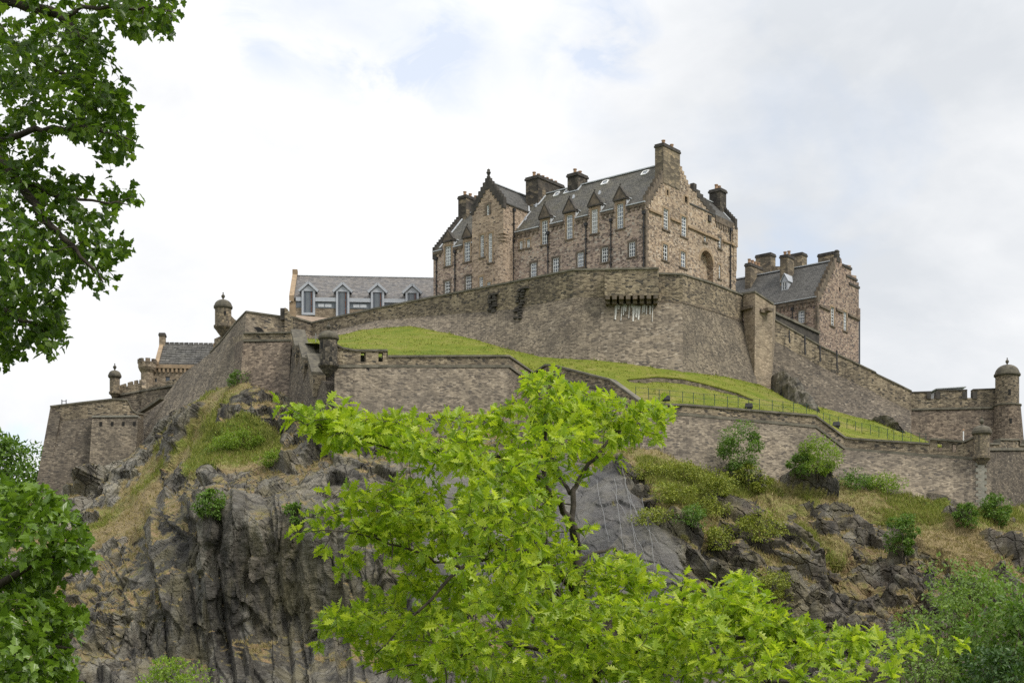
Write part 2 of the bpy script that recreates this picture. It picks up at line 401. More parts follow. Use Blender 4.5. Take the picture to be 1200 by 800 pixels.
M['iron'] = plain('cast_iron_black', (0.022, 0.022, 0.024), (0.04, 0.04, 0.042), 3.0, 0.5, 0.0)
M['green_iron'] = plain('green_painted_iron', (0.02, 0.05, 0.04), (0.04, 0.08, 0.065), 3.0, 0.5, 0.0)
M['pot'] = plain('terracotta_pot', (0.28, 0.16, 0.09), (0.42, 0.29, 0.19), 3.0, 0.8, 0.0)
M['coping'] = plain('weathered_coping', (0.085, 0.08, 0.062), (0.20, 0.18, 0.14), 1.1)
M['coping_grey'] = plain('pale_coping', (0.16, 0.155, 0.13), (0.30, 0.285, 0.24), 1.1)
M['dome'] = plain('mossy_stone_dome', (0.055, 0.05, 0.042), (0.145, 0.13, 0.095), 1.6)
M['lime'] = plain('white_lime_deposit', (0.34, 0.33, 0.29), (0.66, 0.65, 0.60), 4.0)
M['grey_panel'] = plain('dark_grey_cladding', (0.12, 0.14, 0.155), (0.17, 0.185, 0.20), 0.8, 0.45, 0.0)
M['wood'] = plain('stained_timber', (0.10, 0.045, 0.03), (0.16, 0.075, 0.05), 2.0)
M['rope'] = plain('galvanised_cable', (0.18, 0.185, 0.19), (0.30, 0.30, 0.29), 3.0, 0.6, 0.0)
M['pink_wall'] = plain('pink_harling', (0.52, 0.40, 0.31), (0.60, 0.47, 0.37), 1.0)
m, t, b = mat('window_glass'); b.inputs['Base Color'].default_value = (0.10, 0.115, 0.135, 1); b.inputs['Roughness'].default_value = 0.06; b.inputs['Specular IOR Level'].default_value = 0.7
M['glass'] = m
for _n, _c, _r in (('window_glass_blind', (0.33, 0.34, 0.34), .25), ('window_glass_sky_tint', (0.18, 0.21, 0.26), .08), ('window_glass_dark', (0.03, 0.033, 0.038), .04)):  # the pale bluish panes carry reflected sky painted into their base colour
    m, t, b = mat(_n); b.inputs['Base Color'].default_value = (*_c, 1); b.inputs['Roughness'].default_value = _r; b.inputs['Specular IOR Level'].default_value = 0.7; M[_n] = m
m, t, b = mat('dark_void'); b.inputs['Base Color'].default_value = (0.012, 0.011, 0.01, 1); b.inputs['Roughness'].default_value = 0.9
M['void'] = m
# ================================================================== GROUND AND ROCK
# foot line of the walls: (photo column, photo row, distance) -> real points P()
FOOT = [(-700, 640, 215), (-60, 596, 206), (40, 580, 203), (60, 577, 203), (95, 562, 202), (108, 546, 199), (150, 536, 199), (170, 515, 202), (185, 502, 200), (205, 484, 196),
        (240, 462, 190), (283, 446, 182), (300, 453, 180), (338, 466, 177), (383, 492, 161), (440, 490, 161), (500, 485, 163), (600, 492, 166), (626, 505, 169), (715, 522, 159),
        (770, 527, 155), (800, 541, 153), (850, 557, 155), (900, 561, 158), (935, 562, 159), (985, 562, 161), (1050, 572, 161), (1100, 583, 160), (1155, 597, 158),
        (1165, 596, 160), (1200, 592, 168), (1300, 605, 182), (1900, 700, 215)]
FOOT = np.array(FOOT, float)
CTRL = [(60, 620, 190), (60, 700, 163), (60, 800, 142), (110, 580, 196), (150, 600, 180), (150, 650, 160), (150, 720, 146), (150, 800, 139),
        (200, 530, 186), (205, 565, 172), (200, 600, 158), (200, 650, 149), (200, 800, 141), (260, 480, 177), (300, 475, 174.5), (300, 530, 167), (260, 560, 158), (245, 577, 150), (250, 600, 147.5), (250, 650, 146), (250, 800, 141),
        (340, 500, 168), (340, 555, 154), (340, 575, 147), (340, 640, 144), (340, 800, 139), (400, 515, 157.5), (400, 560, 150), (400, 620, 145), (400, 800, 137),
        (470, 480, 160), (500, 540, 156), (500, 600, 148), (500, 700, 141), (500, 800, 134), (600, 540, 157), (600, 650, 144), (600, 800, 132),
        (700, 560, 151), (700, 650, 139), (700, 800, 127), (780, 570, 146), (780, 650, 137), (780, 800, 126), (860, 600, 147), (860, 660, 140), (860, 800, 126),
        (950, 600, 150), (960, 640, 146), (950, 690, 140), (950, 800, 127), (1050, 620, 151), (1050, 660, 145), (1050, 720, 138), (1050, 800, 126), (1150, 640, 149), (1150, 690, 140), (1150, 800, 124),
        (1300, 650, 165), (1300, 800, 126), (1700, 760, 165), (1700, 800, 124), (-100, 650, 180), (-100, 800, 145), (-600, 720, 190), (-600, 800, 155)]
for u, v, y in FOOT: CTRL.append((u, v, y))
for u in range(-700, 1901, 260): CTRL.append((u, 850, 118 if u > 450 else 124))
CTRL = np.array(CTRL, float)
def _tps(r): return np.where(r > 1e-9, r * r * np.log(np.maximum(r, 1e-9)), 0)
_c = CTRL[:, :2] / 100.0
_K = _tps(np.linalg.norm(_c[:, None] - _c[None], axis=2)) + 0.02 * np.eye(len(_c))
_A = np.block([[_K, np.c_[np.ones(len(_c)), _c]], [np.c_[np.ones(len(_c)), _c].T, np.zeros((3, 3))]])
_S = np.linalg.solve(_A, np.r_[CTRL[:, 2], 0, 0, 0])
def rock_depth(u, v):
    q = np.stack([u, v], 1) / 100.0
    out = np.empty(len(q))
    for s in range(0, len(q), 20000):
        d = _tps(np.linalg.norm(q[s:s + 20000, None] - _c[None], axis=2))
        out[s:s + 20000] = d @ _S[:-3] + _S[-3] + q[s:s + 20000] @ _S[-2:]
    return out
def foot(u): return np.interp(u, FOOT[:, 0], FOOT[:, 1]), np.interp(u, FOOT[:, 0], FOOT[:, 2])

def poly_sd(u, v, poly):
    """signed distance in photo units, positive inside"""
    p = np.array(poly, float); n = len(p); d = np.full(len(u), 1e9); ins = np.zeros(len(u), bool)
    for i in range(n):
        a, b = p[i], p[(i + 1) % n]; e = b - a
        t = np.clip(((u - a[0]) * e[0] + (v - a[1]) * e[1]) / (e @ e), 0, 1)
        d = np.minimum(d, np.hypot(u - a[0] - t * e[0], v - a[1] - t * e[1]))
        c = ((a[1] > v) != (b[1] > v)) & (u < (b[0] - a[0]) * (v - a[1]) / (b[1] - a[1] + 1e-12) + a[0])
        ins ^= c
    return np.where(ins, d, -d)

cols = np.r_[np.arange(-700, -40, 24), np.arange(-40, 1240, 1.55), np.arange(1240, 1901, 24)]
NR = 265
tt = np.linspace(0, 1, NR)
fy, fY = foot(cols)
U = np.repeat(cols[None], NR, 0); V = fy[None] + (852 - fy[None]) * tt[:, None] ** 0.97
uf, vf = U.ravel(), V.ravel()
Yf = rock_depth(uf, vf)
Pw = np.stack([(uf - HX) / F * Yf, Yf, EYE + (HY - vf) / F * Yf], 1)

# where grass has taken hold
GR = [([(284, 428), (300, 450), (262, 478), (256, 505), (190, 560), (178, 600), (120, 640), (95, 640), (140, 590), (170, 545), (190, 508), (215, 475), (250, 458)], 1.0),
      ([(225, 520), (285, 490), (330, 505), (335, 540), (300, 545), (215, 560)], 1.0),
      ([(120, 600), (165, 585), (185, 600), (175, 625), (118, 632)], 1.0),
      ([(715, 522), (770, 524), (850, 552), (985, 560), (1155, 596), (1215, 592), (1215, 660), (1150, 640), (1080, 628), (1010, 605), (960, 590), (925, 600), (945, 640), (925, 690), (900, 650), (880, 610), (848, 600), (830, 640), (800, 640), (780, 590), (745, 545)], 1.0),
      ([(930, 600), (1000, 640), (985, 655), (935, 640)], 0.7), ([(880, 640), (930, 650), (915, 710), (885, 700)], 0.8),
      ([(1040, 600), (1100, 610), (1180, 640), (1215, 680), (1150, 655), (1090, 640)], 0.6)]
g = np.full(len(uf), -1.0)
for poly, amt in GR: g = np.maximum(g, np.clip(poly_sd(uf, vf, poly) / 9.0, -1, 1) * amt)
slab = np.clip(np.maximum(poly_sd(uf, vf, [(640, 530), (728, 548), (762, 590), (800, 640), (812, 690), (790, 720), (640, 720)]), poly_sd(uf, vf, [(478, 540), (530, 525), (600, 560), (640, 720), (470, 720), (486, 620)])) / 10.0, 0, 1)
grass0 = np.clip(0.5 + 0.5 * g, 0, 1)

def normals(G):
    du = np.gradient(G, axis=1); dv = np.gradient(G, axis=0)
    n = np.cross(dv, du); n /= np.linalg.norm(n, axis=2, keepdims=True) + 1e-9
    n *= np.where(n[:, :, 1:2] > 0, -1, 1)
    return n
# fractured rock: vertical joints on the left, slanting beds on the right
right = np.clip((uf - 560) / 220.0, 0, 1)[:, None]
def rot(p, ang):
    c, s = math.cos(ang), math.sin(ang)
    return np.stack([p[:, 0] * c + p[:, 2] * s, p[:, 1], -p[:, 0] * s + p[:, 2] * c], 1)
wobv = np.stack([fbm(Pw * 0.10, 40, 3), fbm(Pw * 0.10, 50, 3), fbm(Pw * 0.10, 60, 3)], 1)
def blocky(scale, seed, aniso, tilt):
    a = rot(Pw + wobv * 1.3, 0.10) / scale * np.array((1, 1, aniso)); b = rot(Pw + wobv * 1.3, -0.80) / scale * np.array((max(aniso * 1.0, .18), 1, 1.25))
    Ha, ea = facets(a, seed, tilt); Hb, eb = facets(b, seed + 50, tilt)
    r = right[:, 0]
    H = np.where(r > 0.5, Hb, Ha); E = np.where(r > 0.5, eb, ea)
    return H, E
H1, E1 = blocky(6.6, 100, 0.22, 0.60)
H2, E2 = blocky(2.5, 200, 0.30, 0.7)
H3, E3 = blocky(1.05, 300, 0.40, 0.8)
# rows of the sheet lie further apart where the slope is seen edge-on: keep the relief there coarse
stp = np.linalg.norm(np.gradient(Pw.reshape(NR, len(cols), 3), axis=0), axis=2).ravel()
w1 = np.clip(.50 / stp, 0, 1); w2 = np.clip(.24 / stp, 0, 1) ** 1.3; w3 = np.clip(.15 / stp, 0, 1) ** 1.8; H1 = H1 * w1; E1 = np.where(w1 < .8, 9, E1)
H2 = H2 * w2; H3 = H3 * w3; E2 = np.where(w2 < .7, 9, E2)
fine = fbm(Pw * 1.7, 70, 4) * w3
crag = np.clip(poly_sd(uf, vf, [(262, 462), (300, 452), (330, 470), (330, 500), (295, 525), (262, 520), (250, 500)]) / 6, 0, 1)
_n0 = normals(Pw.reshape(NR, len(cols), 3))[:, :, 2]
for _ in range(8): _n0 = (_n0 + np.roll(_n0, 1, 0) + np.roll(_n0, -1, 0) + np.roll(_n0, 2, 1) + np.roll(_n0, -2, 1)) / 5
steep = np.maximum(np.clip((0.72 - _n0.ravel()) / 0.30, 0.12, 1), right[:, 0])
H1 = H1 * (.35 + .65 * steep); H2 = H2 * steep; H3 = H3 * steep; E1 = np.where(steep < .6, 9, E1); E2 = np.where(steep < .6, 9, E2)
Hs, Es = facets(rot(Pw + wobv * .8, -.35) / np.array((3.6, 5.5, 1.7)), 440, .5)
disp = 0.75 * Hs * (1 - steep) - .25 * np.exp(-Es * 14) * (1 - steep)
disp = disp + 1.45 * H1 + 0.85 * H2 + 0.42 * H3 + 0.20 * fine - 0.38 * np.exp(-E2 * 12) - 0.40 * np.exp(-E1 * 20)
slabd = 0.16 * H2 + 0.08 * H3 + 0.12 * fbm(rot(Pw, -0.5) * np.array((1.2, 1, 0.15)), 81, 3)
disp = disp + (1 - steep) * (0.55 * fbm(Pw * np.array((.35, .22, .5)), 73, 4))
# the tall left crag: upright slabs, each standing forward of the next along a slanting edge
ue = uf - (0.10 + 0.10 * np.clip((260 - uf) / 100, 0, 1)) * (vf - 590) + 9 * fbm(Pw * np.array((.12, .1, .16)), 611, 3)
ED = [(120, 0), (166, 1.7), (221, .55), (252, 2.1), (321, 1.15), (346, .6), (392, 1.3), (440, .8), (520, 0)]
prof = np.zeros(len(uf))
for (e0, a0), (e1, a1) in zip(ED[:-1], ED[1:]):
    t_ = (ue - e0) / (e1 - e0); prof = np.where((t_ >= 0) & (t_ < 1), a0 * (1 - t_) ** 0.8 * np.clip(t_ * (e1 - e0) / 6.0, 0, 1) - .35 * a0, prof)
tall = np.clip((uf - 140) / 40, 0, 1) * np.clip((490 - uf) / 40, 0, 1) * np.clip((vf - 574) / 14, 0, 1) * (1 - right[:, 0]) * np.clip((830 - vf) / 20, 0, 1)
fl = facets(np.stack([ue * .055, vf * .006, Yf * .05], 1), 620, .7)[0]
talld = prof * .72 + 0.40 * fl + .10 * H1 + .22 * H2 + .26 * H3 + .14 * fine - .14 * np.exp(-E2 * 14)
disp = disp * (1 - tall) + talld * tall
disp = disp * (1 - slab) + slabd * slab
gn = fbm(Pw * 0.45, 90, 4)
gmask = np.clip((grass0 + 0.55 * gn * (0.3 + 0.7 * (np.abs(g) < 1)) - 0.5) * 3.0 + 0.5, 0, 1)
# rock ribs push through the turf
rib = (H1 + 0.7 * H2 + 0.3 * gn)
gmask = gmask * np.clip(1.15 - 2.2 * np.clip(rib - np.where(vf < np.repeat(fy[None], NR, 0).ravel() + 30, .60, np.where(uf < 430, .42, -.12)), 0, 1), 0, 1)
disp = disp * (1 - 0.75 * gmask) + gmask * (0.35 * gn + 0.10 * fine)
edge = np.clip((vf - np.repeat(fy[None], NR, 0).ravel()) / 14.0, 0.0, 1)
disp = disp * (0.25 + 0.75 * edge) + crag * (0.7 + 0.5 * H2)
# displace along the smooth surface normal
G3 = Pw.reshape(NR, len(cols), 3)
nn = normals(G3)
for _ in range(6):
    nn = (nn + np.roll(nn, 1, 0) + np.roll(nn, -1, 0) + np.roll(nn, 2, 1) + np.roll(nn, -2, 1)); nn /= np.linalg.norm(nn, axis=2, keepdims=True)
G3 = G3 + nn * disp.reshape(NR, len(cols))[:, :, None]
n2_ = normals(G3)
upz = n2_[:, :, 2]
upz = np.where(upz < 0, 0, upz)
# ledges on the rock hold dry grass
hollow = np.clip((-.02 - .55 * H1 - .5 * H2) * 2.6, 0, 1) * (right[:, 0] > .5) * (vf < 770) * (uf > 800) * np.clip(.65 + 1.2 * fbm(Pw * .2, 96, 3), 0, 1) * (1 - slab)
ledge = np.clip((upz.ravel() - 0.55) * 4, 0, 1) * np.clip(0.75 + 1.3 * fbm(Pw * 0.3, 95, 3), 0, 1) * (1 - slab) * (vf < 780)
ledge = np.maximum(ledge, hollow)
green = np.clip(0.66 + 0.9 * fbm(Pw * 0.12, 97, 3) + 0.35 * np.clip(poly_sd(uf, vf, [(225, 520), (285, 490), (335, 505), (335, 540), (215, 560)]) / 8, -0.6, 1)
                + 0.35 * np.clip(poly_sd(uf, vf, [(730, 525), (860, 555), (900, 570), (860, 600), (780, 590)]) / 12, -0.6, 1), 0, 1)
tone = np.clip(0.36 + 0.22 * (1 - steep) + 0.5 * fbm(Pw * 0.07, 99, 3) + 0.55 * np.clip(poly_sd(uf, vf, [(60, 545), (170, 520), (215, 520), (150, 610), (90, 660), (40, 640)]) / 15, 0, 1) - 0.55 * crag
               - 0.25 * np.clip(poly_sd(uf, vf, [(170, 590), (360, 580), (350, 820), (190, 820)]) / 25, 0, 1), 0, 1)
rust = np.clip(0.15 + 0.45 * right[:, 0] + 0.6 * fbm(Pw * 0.11, 103, 3), 0, 1)
# tuck the top edge in behind the wall foot
tuck = G3[0].copy(); tuck[:, 1] += 5.0
G4 = np.concatenate([tuck[None], G3], 0)
nr, nc = G4.shape[:2]
idx = np.arange(nr * nc).reshape(nr, nc)
fcs = np.stack([idx[:-1, :-1].ravel(), idx[1:, :-1].ravel(), idx[1:, 1:].ravel(), idx[:-1, 1:].ravel()], 1)

def attr(o, name, vals):
    a = o.data.attributes.new(name, 'FLOAT', 'POINT'); a.data.foreach_set('value', np.asarray(vals, np.float32))
def withtuck(a): a = a.reshape(NR, len(cols)); return np.concatenate([a[:1], a], 0).ravel()

def rock_material():
    m, t, b = mat('castle_rock_and_turf')
    A = lambda n: N(t, 'ShaderNodeAttribute', attribute_name=n).outputs['Fac']
    geo = N(t, 'ShaderNodeNewGeometry'); pos = geo.outputs['Position']
    grain = noise(t, pos, 2.6, 8, 0.68)
    streak = noise(t, mapping(t, pos, (1.6, 1.6, 0.16)), 0.9, 6, 0.65)
    bed = noise(t, mapping(t, pos, (0.30, 1.0, 1.7), rot=(0, math.radians(45), 0)), 1.4, 7, 0.7, 0.5)
    big = noise(t, pos, 0.12, 5, 0.6)
    v = mathn(t, 'ADD', mathn(t, 'MULTIPLY', grain, 0.36), mathn(t, 'MULTIPLY', mathn(t, 'ADD', streak, bed), 0.32))
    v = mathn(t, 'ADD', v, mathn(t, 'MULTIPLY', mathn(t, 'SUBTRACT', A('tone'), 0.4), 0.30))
    c = ramp(t, v, [(0.36, (0.028, 0.028, 0.029)), (0.44, (0.068, 0.066, 0.060)), (0.52, (0.128, 0.121, 0.105)), (0.60, (0.205, 0.192, 0.162)), (0.72, (0.34, 0.32, 0.275))])
    warm = mathn(t, 'MULTIPLY', A('rust'), mrange(t, big, 0.35, 0.65))
    c = mixc(t, mathn(t, 'MULTIPLY', warm, 0.65), c, (0.15, 0.11, 0.078))
    vert = noise(t, mapping(t, pos, (0.55, 0.55, 0.10), (2, 7, 3)), 1.0, 6, 0.6)
    c = mixc(t, mathn(t, 'MULTIPLY', mrange(t, vert, 0.53, 0.62), 0.65), c, (0.27, 0.26, 0.225))
    c = mixc(t, mathn(t, 'MULTIPLY', mrange(t, vert, 0.47, 0.38), 0.75), c, (0.036, 0.037, 0.04))
    ol = mrange(t, noise(t, mapping(t, pos, (1, 1, 0.4), (5, 2, 9)), 0.33, 6, 0.7), 0.48, 0.62)
    c = mixc(t, mathn(t, 'MULTIPLY', ol, 0.65), c, (0.20, 0.178, 0.10))
    lich = mrange(t, noise(t, pos, 1.1, 6, 0.7), 0.62, 0.70)
    c = mixc(t, mathn(t, 'MULTIPLY', lich, 0.6), c, (0.36, 0.34, 0.29))
    c = mixc(t, 0.18, c, (0.16, 0.135, 0.095))
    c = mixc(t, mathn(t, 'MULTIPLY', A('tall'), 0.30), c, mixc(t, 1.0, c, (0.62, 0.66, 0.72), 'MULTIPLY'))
    c = mixc(t, mathn(t, 'MULTIPLY', A('slab'), 0.6), c, mixc(t, streak, (0.09, 0.092, 0.10), (0.185, 0.185, 0.19)))
    gz = noise(t, pos, 1.3, 6, 0.7)
    # each block of rock weathers to its own grey
    bv = N(t, 'ShaderNodeTexVoronoi', ins={'Scale': .40}); t.links.new(mapping(t, pos, (1, 1, .4)), bv.inputs['Vector']); bs = N(t, 'ShaderNodeSeparateColor'); t.links.new(bv.outputs['Color'], bs.inputs[0])
    c = mixc(t, 0.55, c, ramp(t, bs.outputs[0], [(0.0, (0.55, 0.56, 0.58)), (0.5, (1.0, 0.98, 0.94)), (1.0, (1.5, 1.44, 1.3))]), 'MULTIPLY')
    gsel = mathn(t, 'ADD', A('green'), mathn(t, 'MULTIPLY', mathn(t, 'SUBTRACT', gz, 0.5), 1.3))
    gc = ramp(t, gsel, [(0.12, (0.33, 0.25, 0.125)), (0.34, (0.28, 0.25, 0.09)), (0.56, (0.23, 0.25, 0.055)), (0.9, (0.145, 0.215, 0.03))])
    gc = mixc(t, mrange(t, noise(t, pos, 4.5, 5, 0.7), 0.35, 0.65, 0.0, 0.35), gc, (0.07, 0.065, 0.025))
    lc = ramp(t, gz, [(0.35, (0.35, 0.23, 0.13)), (0.52, (0.25, 0.20, 0.09)), (0.72, (0.14, 0.145, 0.04))])
    gm = mathn(t, 'ADD', A('grass'), mathn(t, 'MULTIPLY', mathn(t, 'SUBTRACT', noise(t, pos, 0.8, 7, 0.7), 0.5), 1.2))
    c = mixc(t, mrange(t, mathn(t, 'ADD', A('ledge'), mathn(t, 'MULTIPLY', mathn(t, 'SUBTRACT', grain, 0.5), 1.6)), 0.45, 0.65), c, lc)
    c = mixc(t, mrange(t, gm, 0.38, 0.58), c, gc)
    t.links.new(c, b.inputs['Base Color']); b.inputs['Roughness'].default_value = 0.9; b.inputs['Specular IOR Level'].default_value = 0.25
    # joints: thin dark cracks, upright on the left, slanting with the beds on the right
    wz = N(t, 'ShaderNodeTexNoise', ins={'Scale': 0.5, 'Detail': 4}); t.links.new(pos, wz.inputs['Vector'])
    wv = N(t, 'ShaderNodeVectorMath', operation='SCALE', ins={'Scale': 1.6}); t.links.new(wz.outputs['Color'], wv.inputs[0])
    wp = N(t, 'ShaderNodeVectorMath', operation='ADD'); t.links.new(pos, wp.inputs[0]); t.links.new(wv.outputs[0], wp.inputs[1])
    def joints(sc, rot_, size):
        v = N(t, 'ShaderNodeTexVoronoi', feature='DISTANCE_TO_EDGE', ins={'Scale': size}); t.links.new(mapping(t, mapping(t, wp.outputs[0], rot=rot_), sc), v.inputs['Vector']); return v.outputs['Distance']
    jl = joints((1, 1, .28), (0, 0, 0), .62); jr = joints((.30, 1, 1.1), (0, math.radians(-46), 0), .70)
    jm = N(t, 'ShaderNodeMix'); jm.data_type = 'FLOAT'; t.links.new(A('side'), jm.inputs[0]); t.links.new(jl, jm.inputs[2]); t.links.new(jr, jm.inputs[3])
    jd = mrange(t, jm.outputs[0], 0.0, 0.07, 1.0, 0.0)
    h = mathn(t, 'ADD', mathn(t, 'MULTIPLY', grain, 0.8), mathn(t, 'ADD', bed, streak))
    h = mathn(t, 'ADD', h, mathn(t, 'MULTIPLY', mathn(t, 'MULTIPLY', jd, mathn(t, 'ADD', -1.3, mathn(t, 'MULTIPLY', A('tall'), 0.8))), mathn(t, 'MULTIPLY', mathn(t, 'SUBTRACT', 1.0, A('grass')), mathn(t, 'SUBTRACT', 1.0, A('slab')))))
    bump(t, b, h, 0.45, 1.0)
    return m
M['rock'] = rock_material()
hill = raw_mesh('castle_rock_hillside', G4.reshape(-1, 3), fcs, 4, M['rock'], smooth=False)
tag(hill, 'craggy dark volcanic rock face with dry grass under the castle walls', kind='structure')
GM = np.maximum(gmask, 0)
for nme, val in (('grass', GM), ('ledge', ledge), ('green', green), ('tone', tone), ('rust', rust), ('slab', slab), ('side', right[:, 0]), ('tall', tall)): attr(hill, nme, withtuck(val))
HILLP = G3.reshape(-1, 3); HILLN = n2_.reshape(-1, 3)
def hill_at(px, py):
    """point of the finished rock surface seen in that direction from the garden"""
    q = np.stack([HX + F * HILLP[:, 0] / HILLP[:, 1], HY - F * (HILLP[:, 2] - EYE) / HILLP[:, 1]], 1)
    d = np.hypot(q[:, 0] - px, q[:, 1] - py)
    k = np.argsort(d)[:6]
    return HILLP[k[np.argmin(HILLP[k, 1])]]

# garden ground, to the horizon
m, t, b = mat('garden_lawn')
pos = N(t, 'ShaderNodeNewGeometry').outputs['Position']
c = ramp(t, noise(t, pos, 0.35, 8, 0.7), [(0.3, (0.055, 0.085, 0.018)), (0.6, (0.10, 0.135, 0.03)), (0.8, (0.14, 0.15, 0.05))])
t.links.new(c, b.inputs['Base Color']); b.inputs['Roughness'].default_value = 0.95
bump(t, b, noise(t, pos, 6, 5), 0.05)
M['garden'] = m
gm_ = MB(); S = 3000
gx = [-S, -200, -60, 60, 200, S]; gy = [-S, -40, 10, 60, 140, 400, S]
for i in range(len(gx) - 1):
    for j in range(len(gy) - 1):
        gm_.quad((gx[i], gy[j], 0), (gx[i + 1], gy[j], 0), (gx[i + 1], gy[j + 1], 0), (gx[i], gy[j + 1], 0))
tag(gm_.build('ground', M['garden']), 'mown garden grass stretching away below the castle rock', kind='structure')

# castle plateau that the buildings stand on
pl = MB()
pp = [(-42, 219), (-27, 214.5), (10, 191.5), (22, 190), (30, 204), (36, 213), (40, 262), (-60, 262)]
n_ = len(pp)
pl.add([(x, y, 49.5 if x > -30 else 47.5) for x, y in pp] + [(x * 1.0, y + 2, 20) for x, y in pp], [tuple(range(n_))] + [(i, (i + 1) % n_, n_ + (i + 1) % n_, n_ + i) for i in range(n_)])
M['paving'] = plain('plateau_setts', (0.12, 0.11, 0.10), (0.2, 0.19, 0.17), 2.0)
tag(pl.build('plateau_ground', M['paving']), 'paved castle plateau behind the upper walls', kind='structure')

# ------------------------------------------------------------------ lawn bank between the two walls
LOW = np.array([(345, 402, 181), (372, 402, 174), (398, 412, 167.5), (455, 419, 168), (596, 420, 171), (626, 440, 175), (642, 432, 172), (716, 449, 166.5), (752, 476, 163), (780, 478, 160.5), (955, 492, 166), (990, 517, 168), (1092, 523, 167.5), (1110, 524, 170)], float)
UPP = np.array([(345, 396, 209), (372, 398, 206.5), (400, 392, 205), (425, 386, 204), (445, 384, 202.5), (480, 382, 199.5), (508, 386, 197), (535, 391, 195), (560, 397, 193), (600, 410, 189), (640, 417, 186), (690, 420, 184), (740, 424, 183), (800, 433, 182), (850, 441, 189), (890, 451, 195), (905, 458, 197), (960, 477, 200), (1000, 488, 201.5), (1030, 495, 202.5), (1068, 508, 205), (1092, 520, 209), (1110, 523, 210)], float)
def ip(a, u, k): return np.interp(u, a[:, 0], a[:, k])
def lawn_at(u, w):
    u = np.asarray(u, float); w = np.asarray(w, float)
    y0, Y0, y1, Y1 = ip(LOW, u, 1), ip(LOW, u, 2), ip(UPP, u, 1), ip(UPP, u, 2)
    p0 = np.stack([(u - HX) / F * Y0, Y0, EYE + (HY - y0) / F * Y0], -1); p1 = np.stack([(u - HX) / F * Y1, Y1, EYE + (HY - y1) / F * Y1], -1)
    p = p0 + (p1 - p0) * w[..., None]
    return p
uu = np.arange(345, 1111, 2.5); ww = np.linspace(-0.03, 1.03, 44)
UU, WW = np.meshgrid(uu, ww)
L3 = lawn_at(UU, WW)
# ease the kinks of the wall line out of the middle of the bank
for _ in range(30):
    sm = L3.copy(); sm[:, 1:-1] = (L3[:, :-2] + 2 * L3[:, 1:-1] + L3[:, 2:]) / 4
    k = (np.clip(WW, 0, 1) * np.clip(1 - WW, 0, 1) * 4)[:, :, None]; L3 = L3 * (1 - k) + sm * k
flat = L3.reshape(-1, 3)
bumpz = 0.30 * fbm(flat * 0.18, 120, 3) + 0.14 * fbm(flat * 0.9, 122, 3)
L3[:, :, 2] += (bumpz.reshape(L3.shape[:2])) * np.clip(WW * 6, 0, 1) * np.clip((1 - WW) * 6, 0, 1)
def lawn_material():
    m, t, b = mat('bank_turf')
    pos = N(t, 'ShaderNodeNewGeometry').outputs['Position']
    a = noise(t, pos, 0.17, 6, 0.62); f = noise(t, pos, 2.2, 7, 0.72); ff = noise(t, pos, 9.0, 3, 0.7)
    mid = noise(t, pos, 0.7, 6, 0.7)
    v = mathn(t, 'ADD', mathn(t, 'MULTIPLY', a, 0.40), mathn(t, 'ADD', mathn(t, 'MULTIPLY', mid, 0.30), mathn(t, 'MULTIPLY', f, 0.30)))
    c = ramp(t, v, [(0.36, (0.085, 0.13, 0.012)), (0.45, (0.155, 0.20, 0.018)), (0.53, (0.225, 0.24, 0.034)), (0.62, (0.31, 0.265, 0.09))])
    c = mixc(t, mrange(t, ff, 0.35, 0.7, 0.35, 0.0), c, (0.05, 0.08, 0.012))
    dry = mrange(t, noise(t, mapping(t, pos, loc=(3, 8, 1)), 0.10, 5, 0.65), 0.56, 0.70)
    c = mixc(t, mathn(t, 'MULTIPLY', dry, 0.5), c, (0.26, 0.20, 0.085))
    t.links.new(c, b.inputs['Base Color']); b.inputs['Roughness'].default_value = 0.95; b.inputs['Specular IOR Level'].default_value = 0.15
    bump(t, b, mathn(t, 'ADD', mathn(t, 'ADD', f, ff), mid), 0.22, 0.9)
    return m
M['bank'] = lawn_material()
nr, nc = L3.shape[:2]; idx = np.arange(nr * nc).reshape(nr, nc)
fcs = np.stack([idx[:-1, :-1].ravel(), idx[:-1, 1:].ravel(), idx[1:, 1:].ravel(), idx[1:, :-1].ravel()], 1)
lawn = raw_mesh('lawn_bank', L3.reshape(-1, 3), fcs, 4, M['bank'], smooth=True)
tag(lawn, 'bright mown grass bank between the lower and upper castle walls', kind='structure')
LAWNP = L3.reshape(-1, 3)
def lawn_pt(px, py):
    q = np.stack([HX + F * LAWNP[:, 0] / LAWNP[:, 1], HY - F * (LAWNP[:, 2] - EYE) / LAWNP[:, 1]], 1)
    return LAWNP[np.argmin(np.hypot(q[:, 0] - px, q[:, 1] - py))]
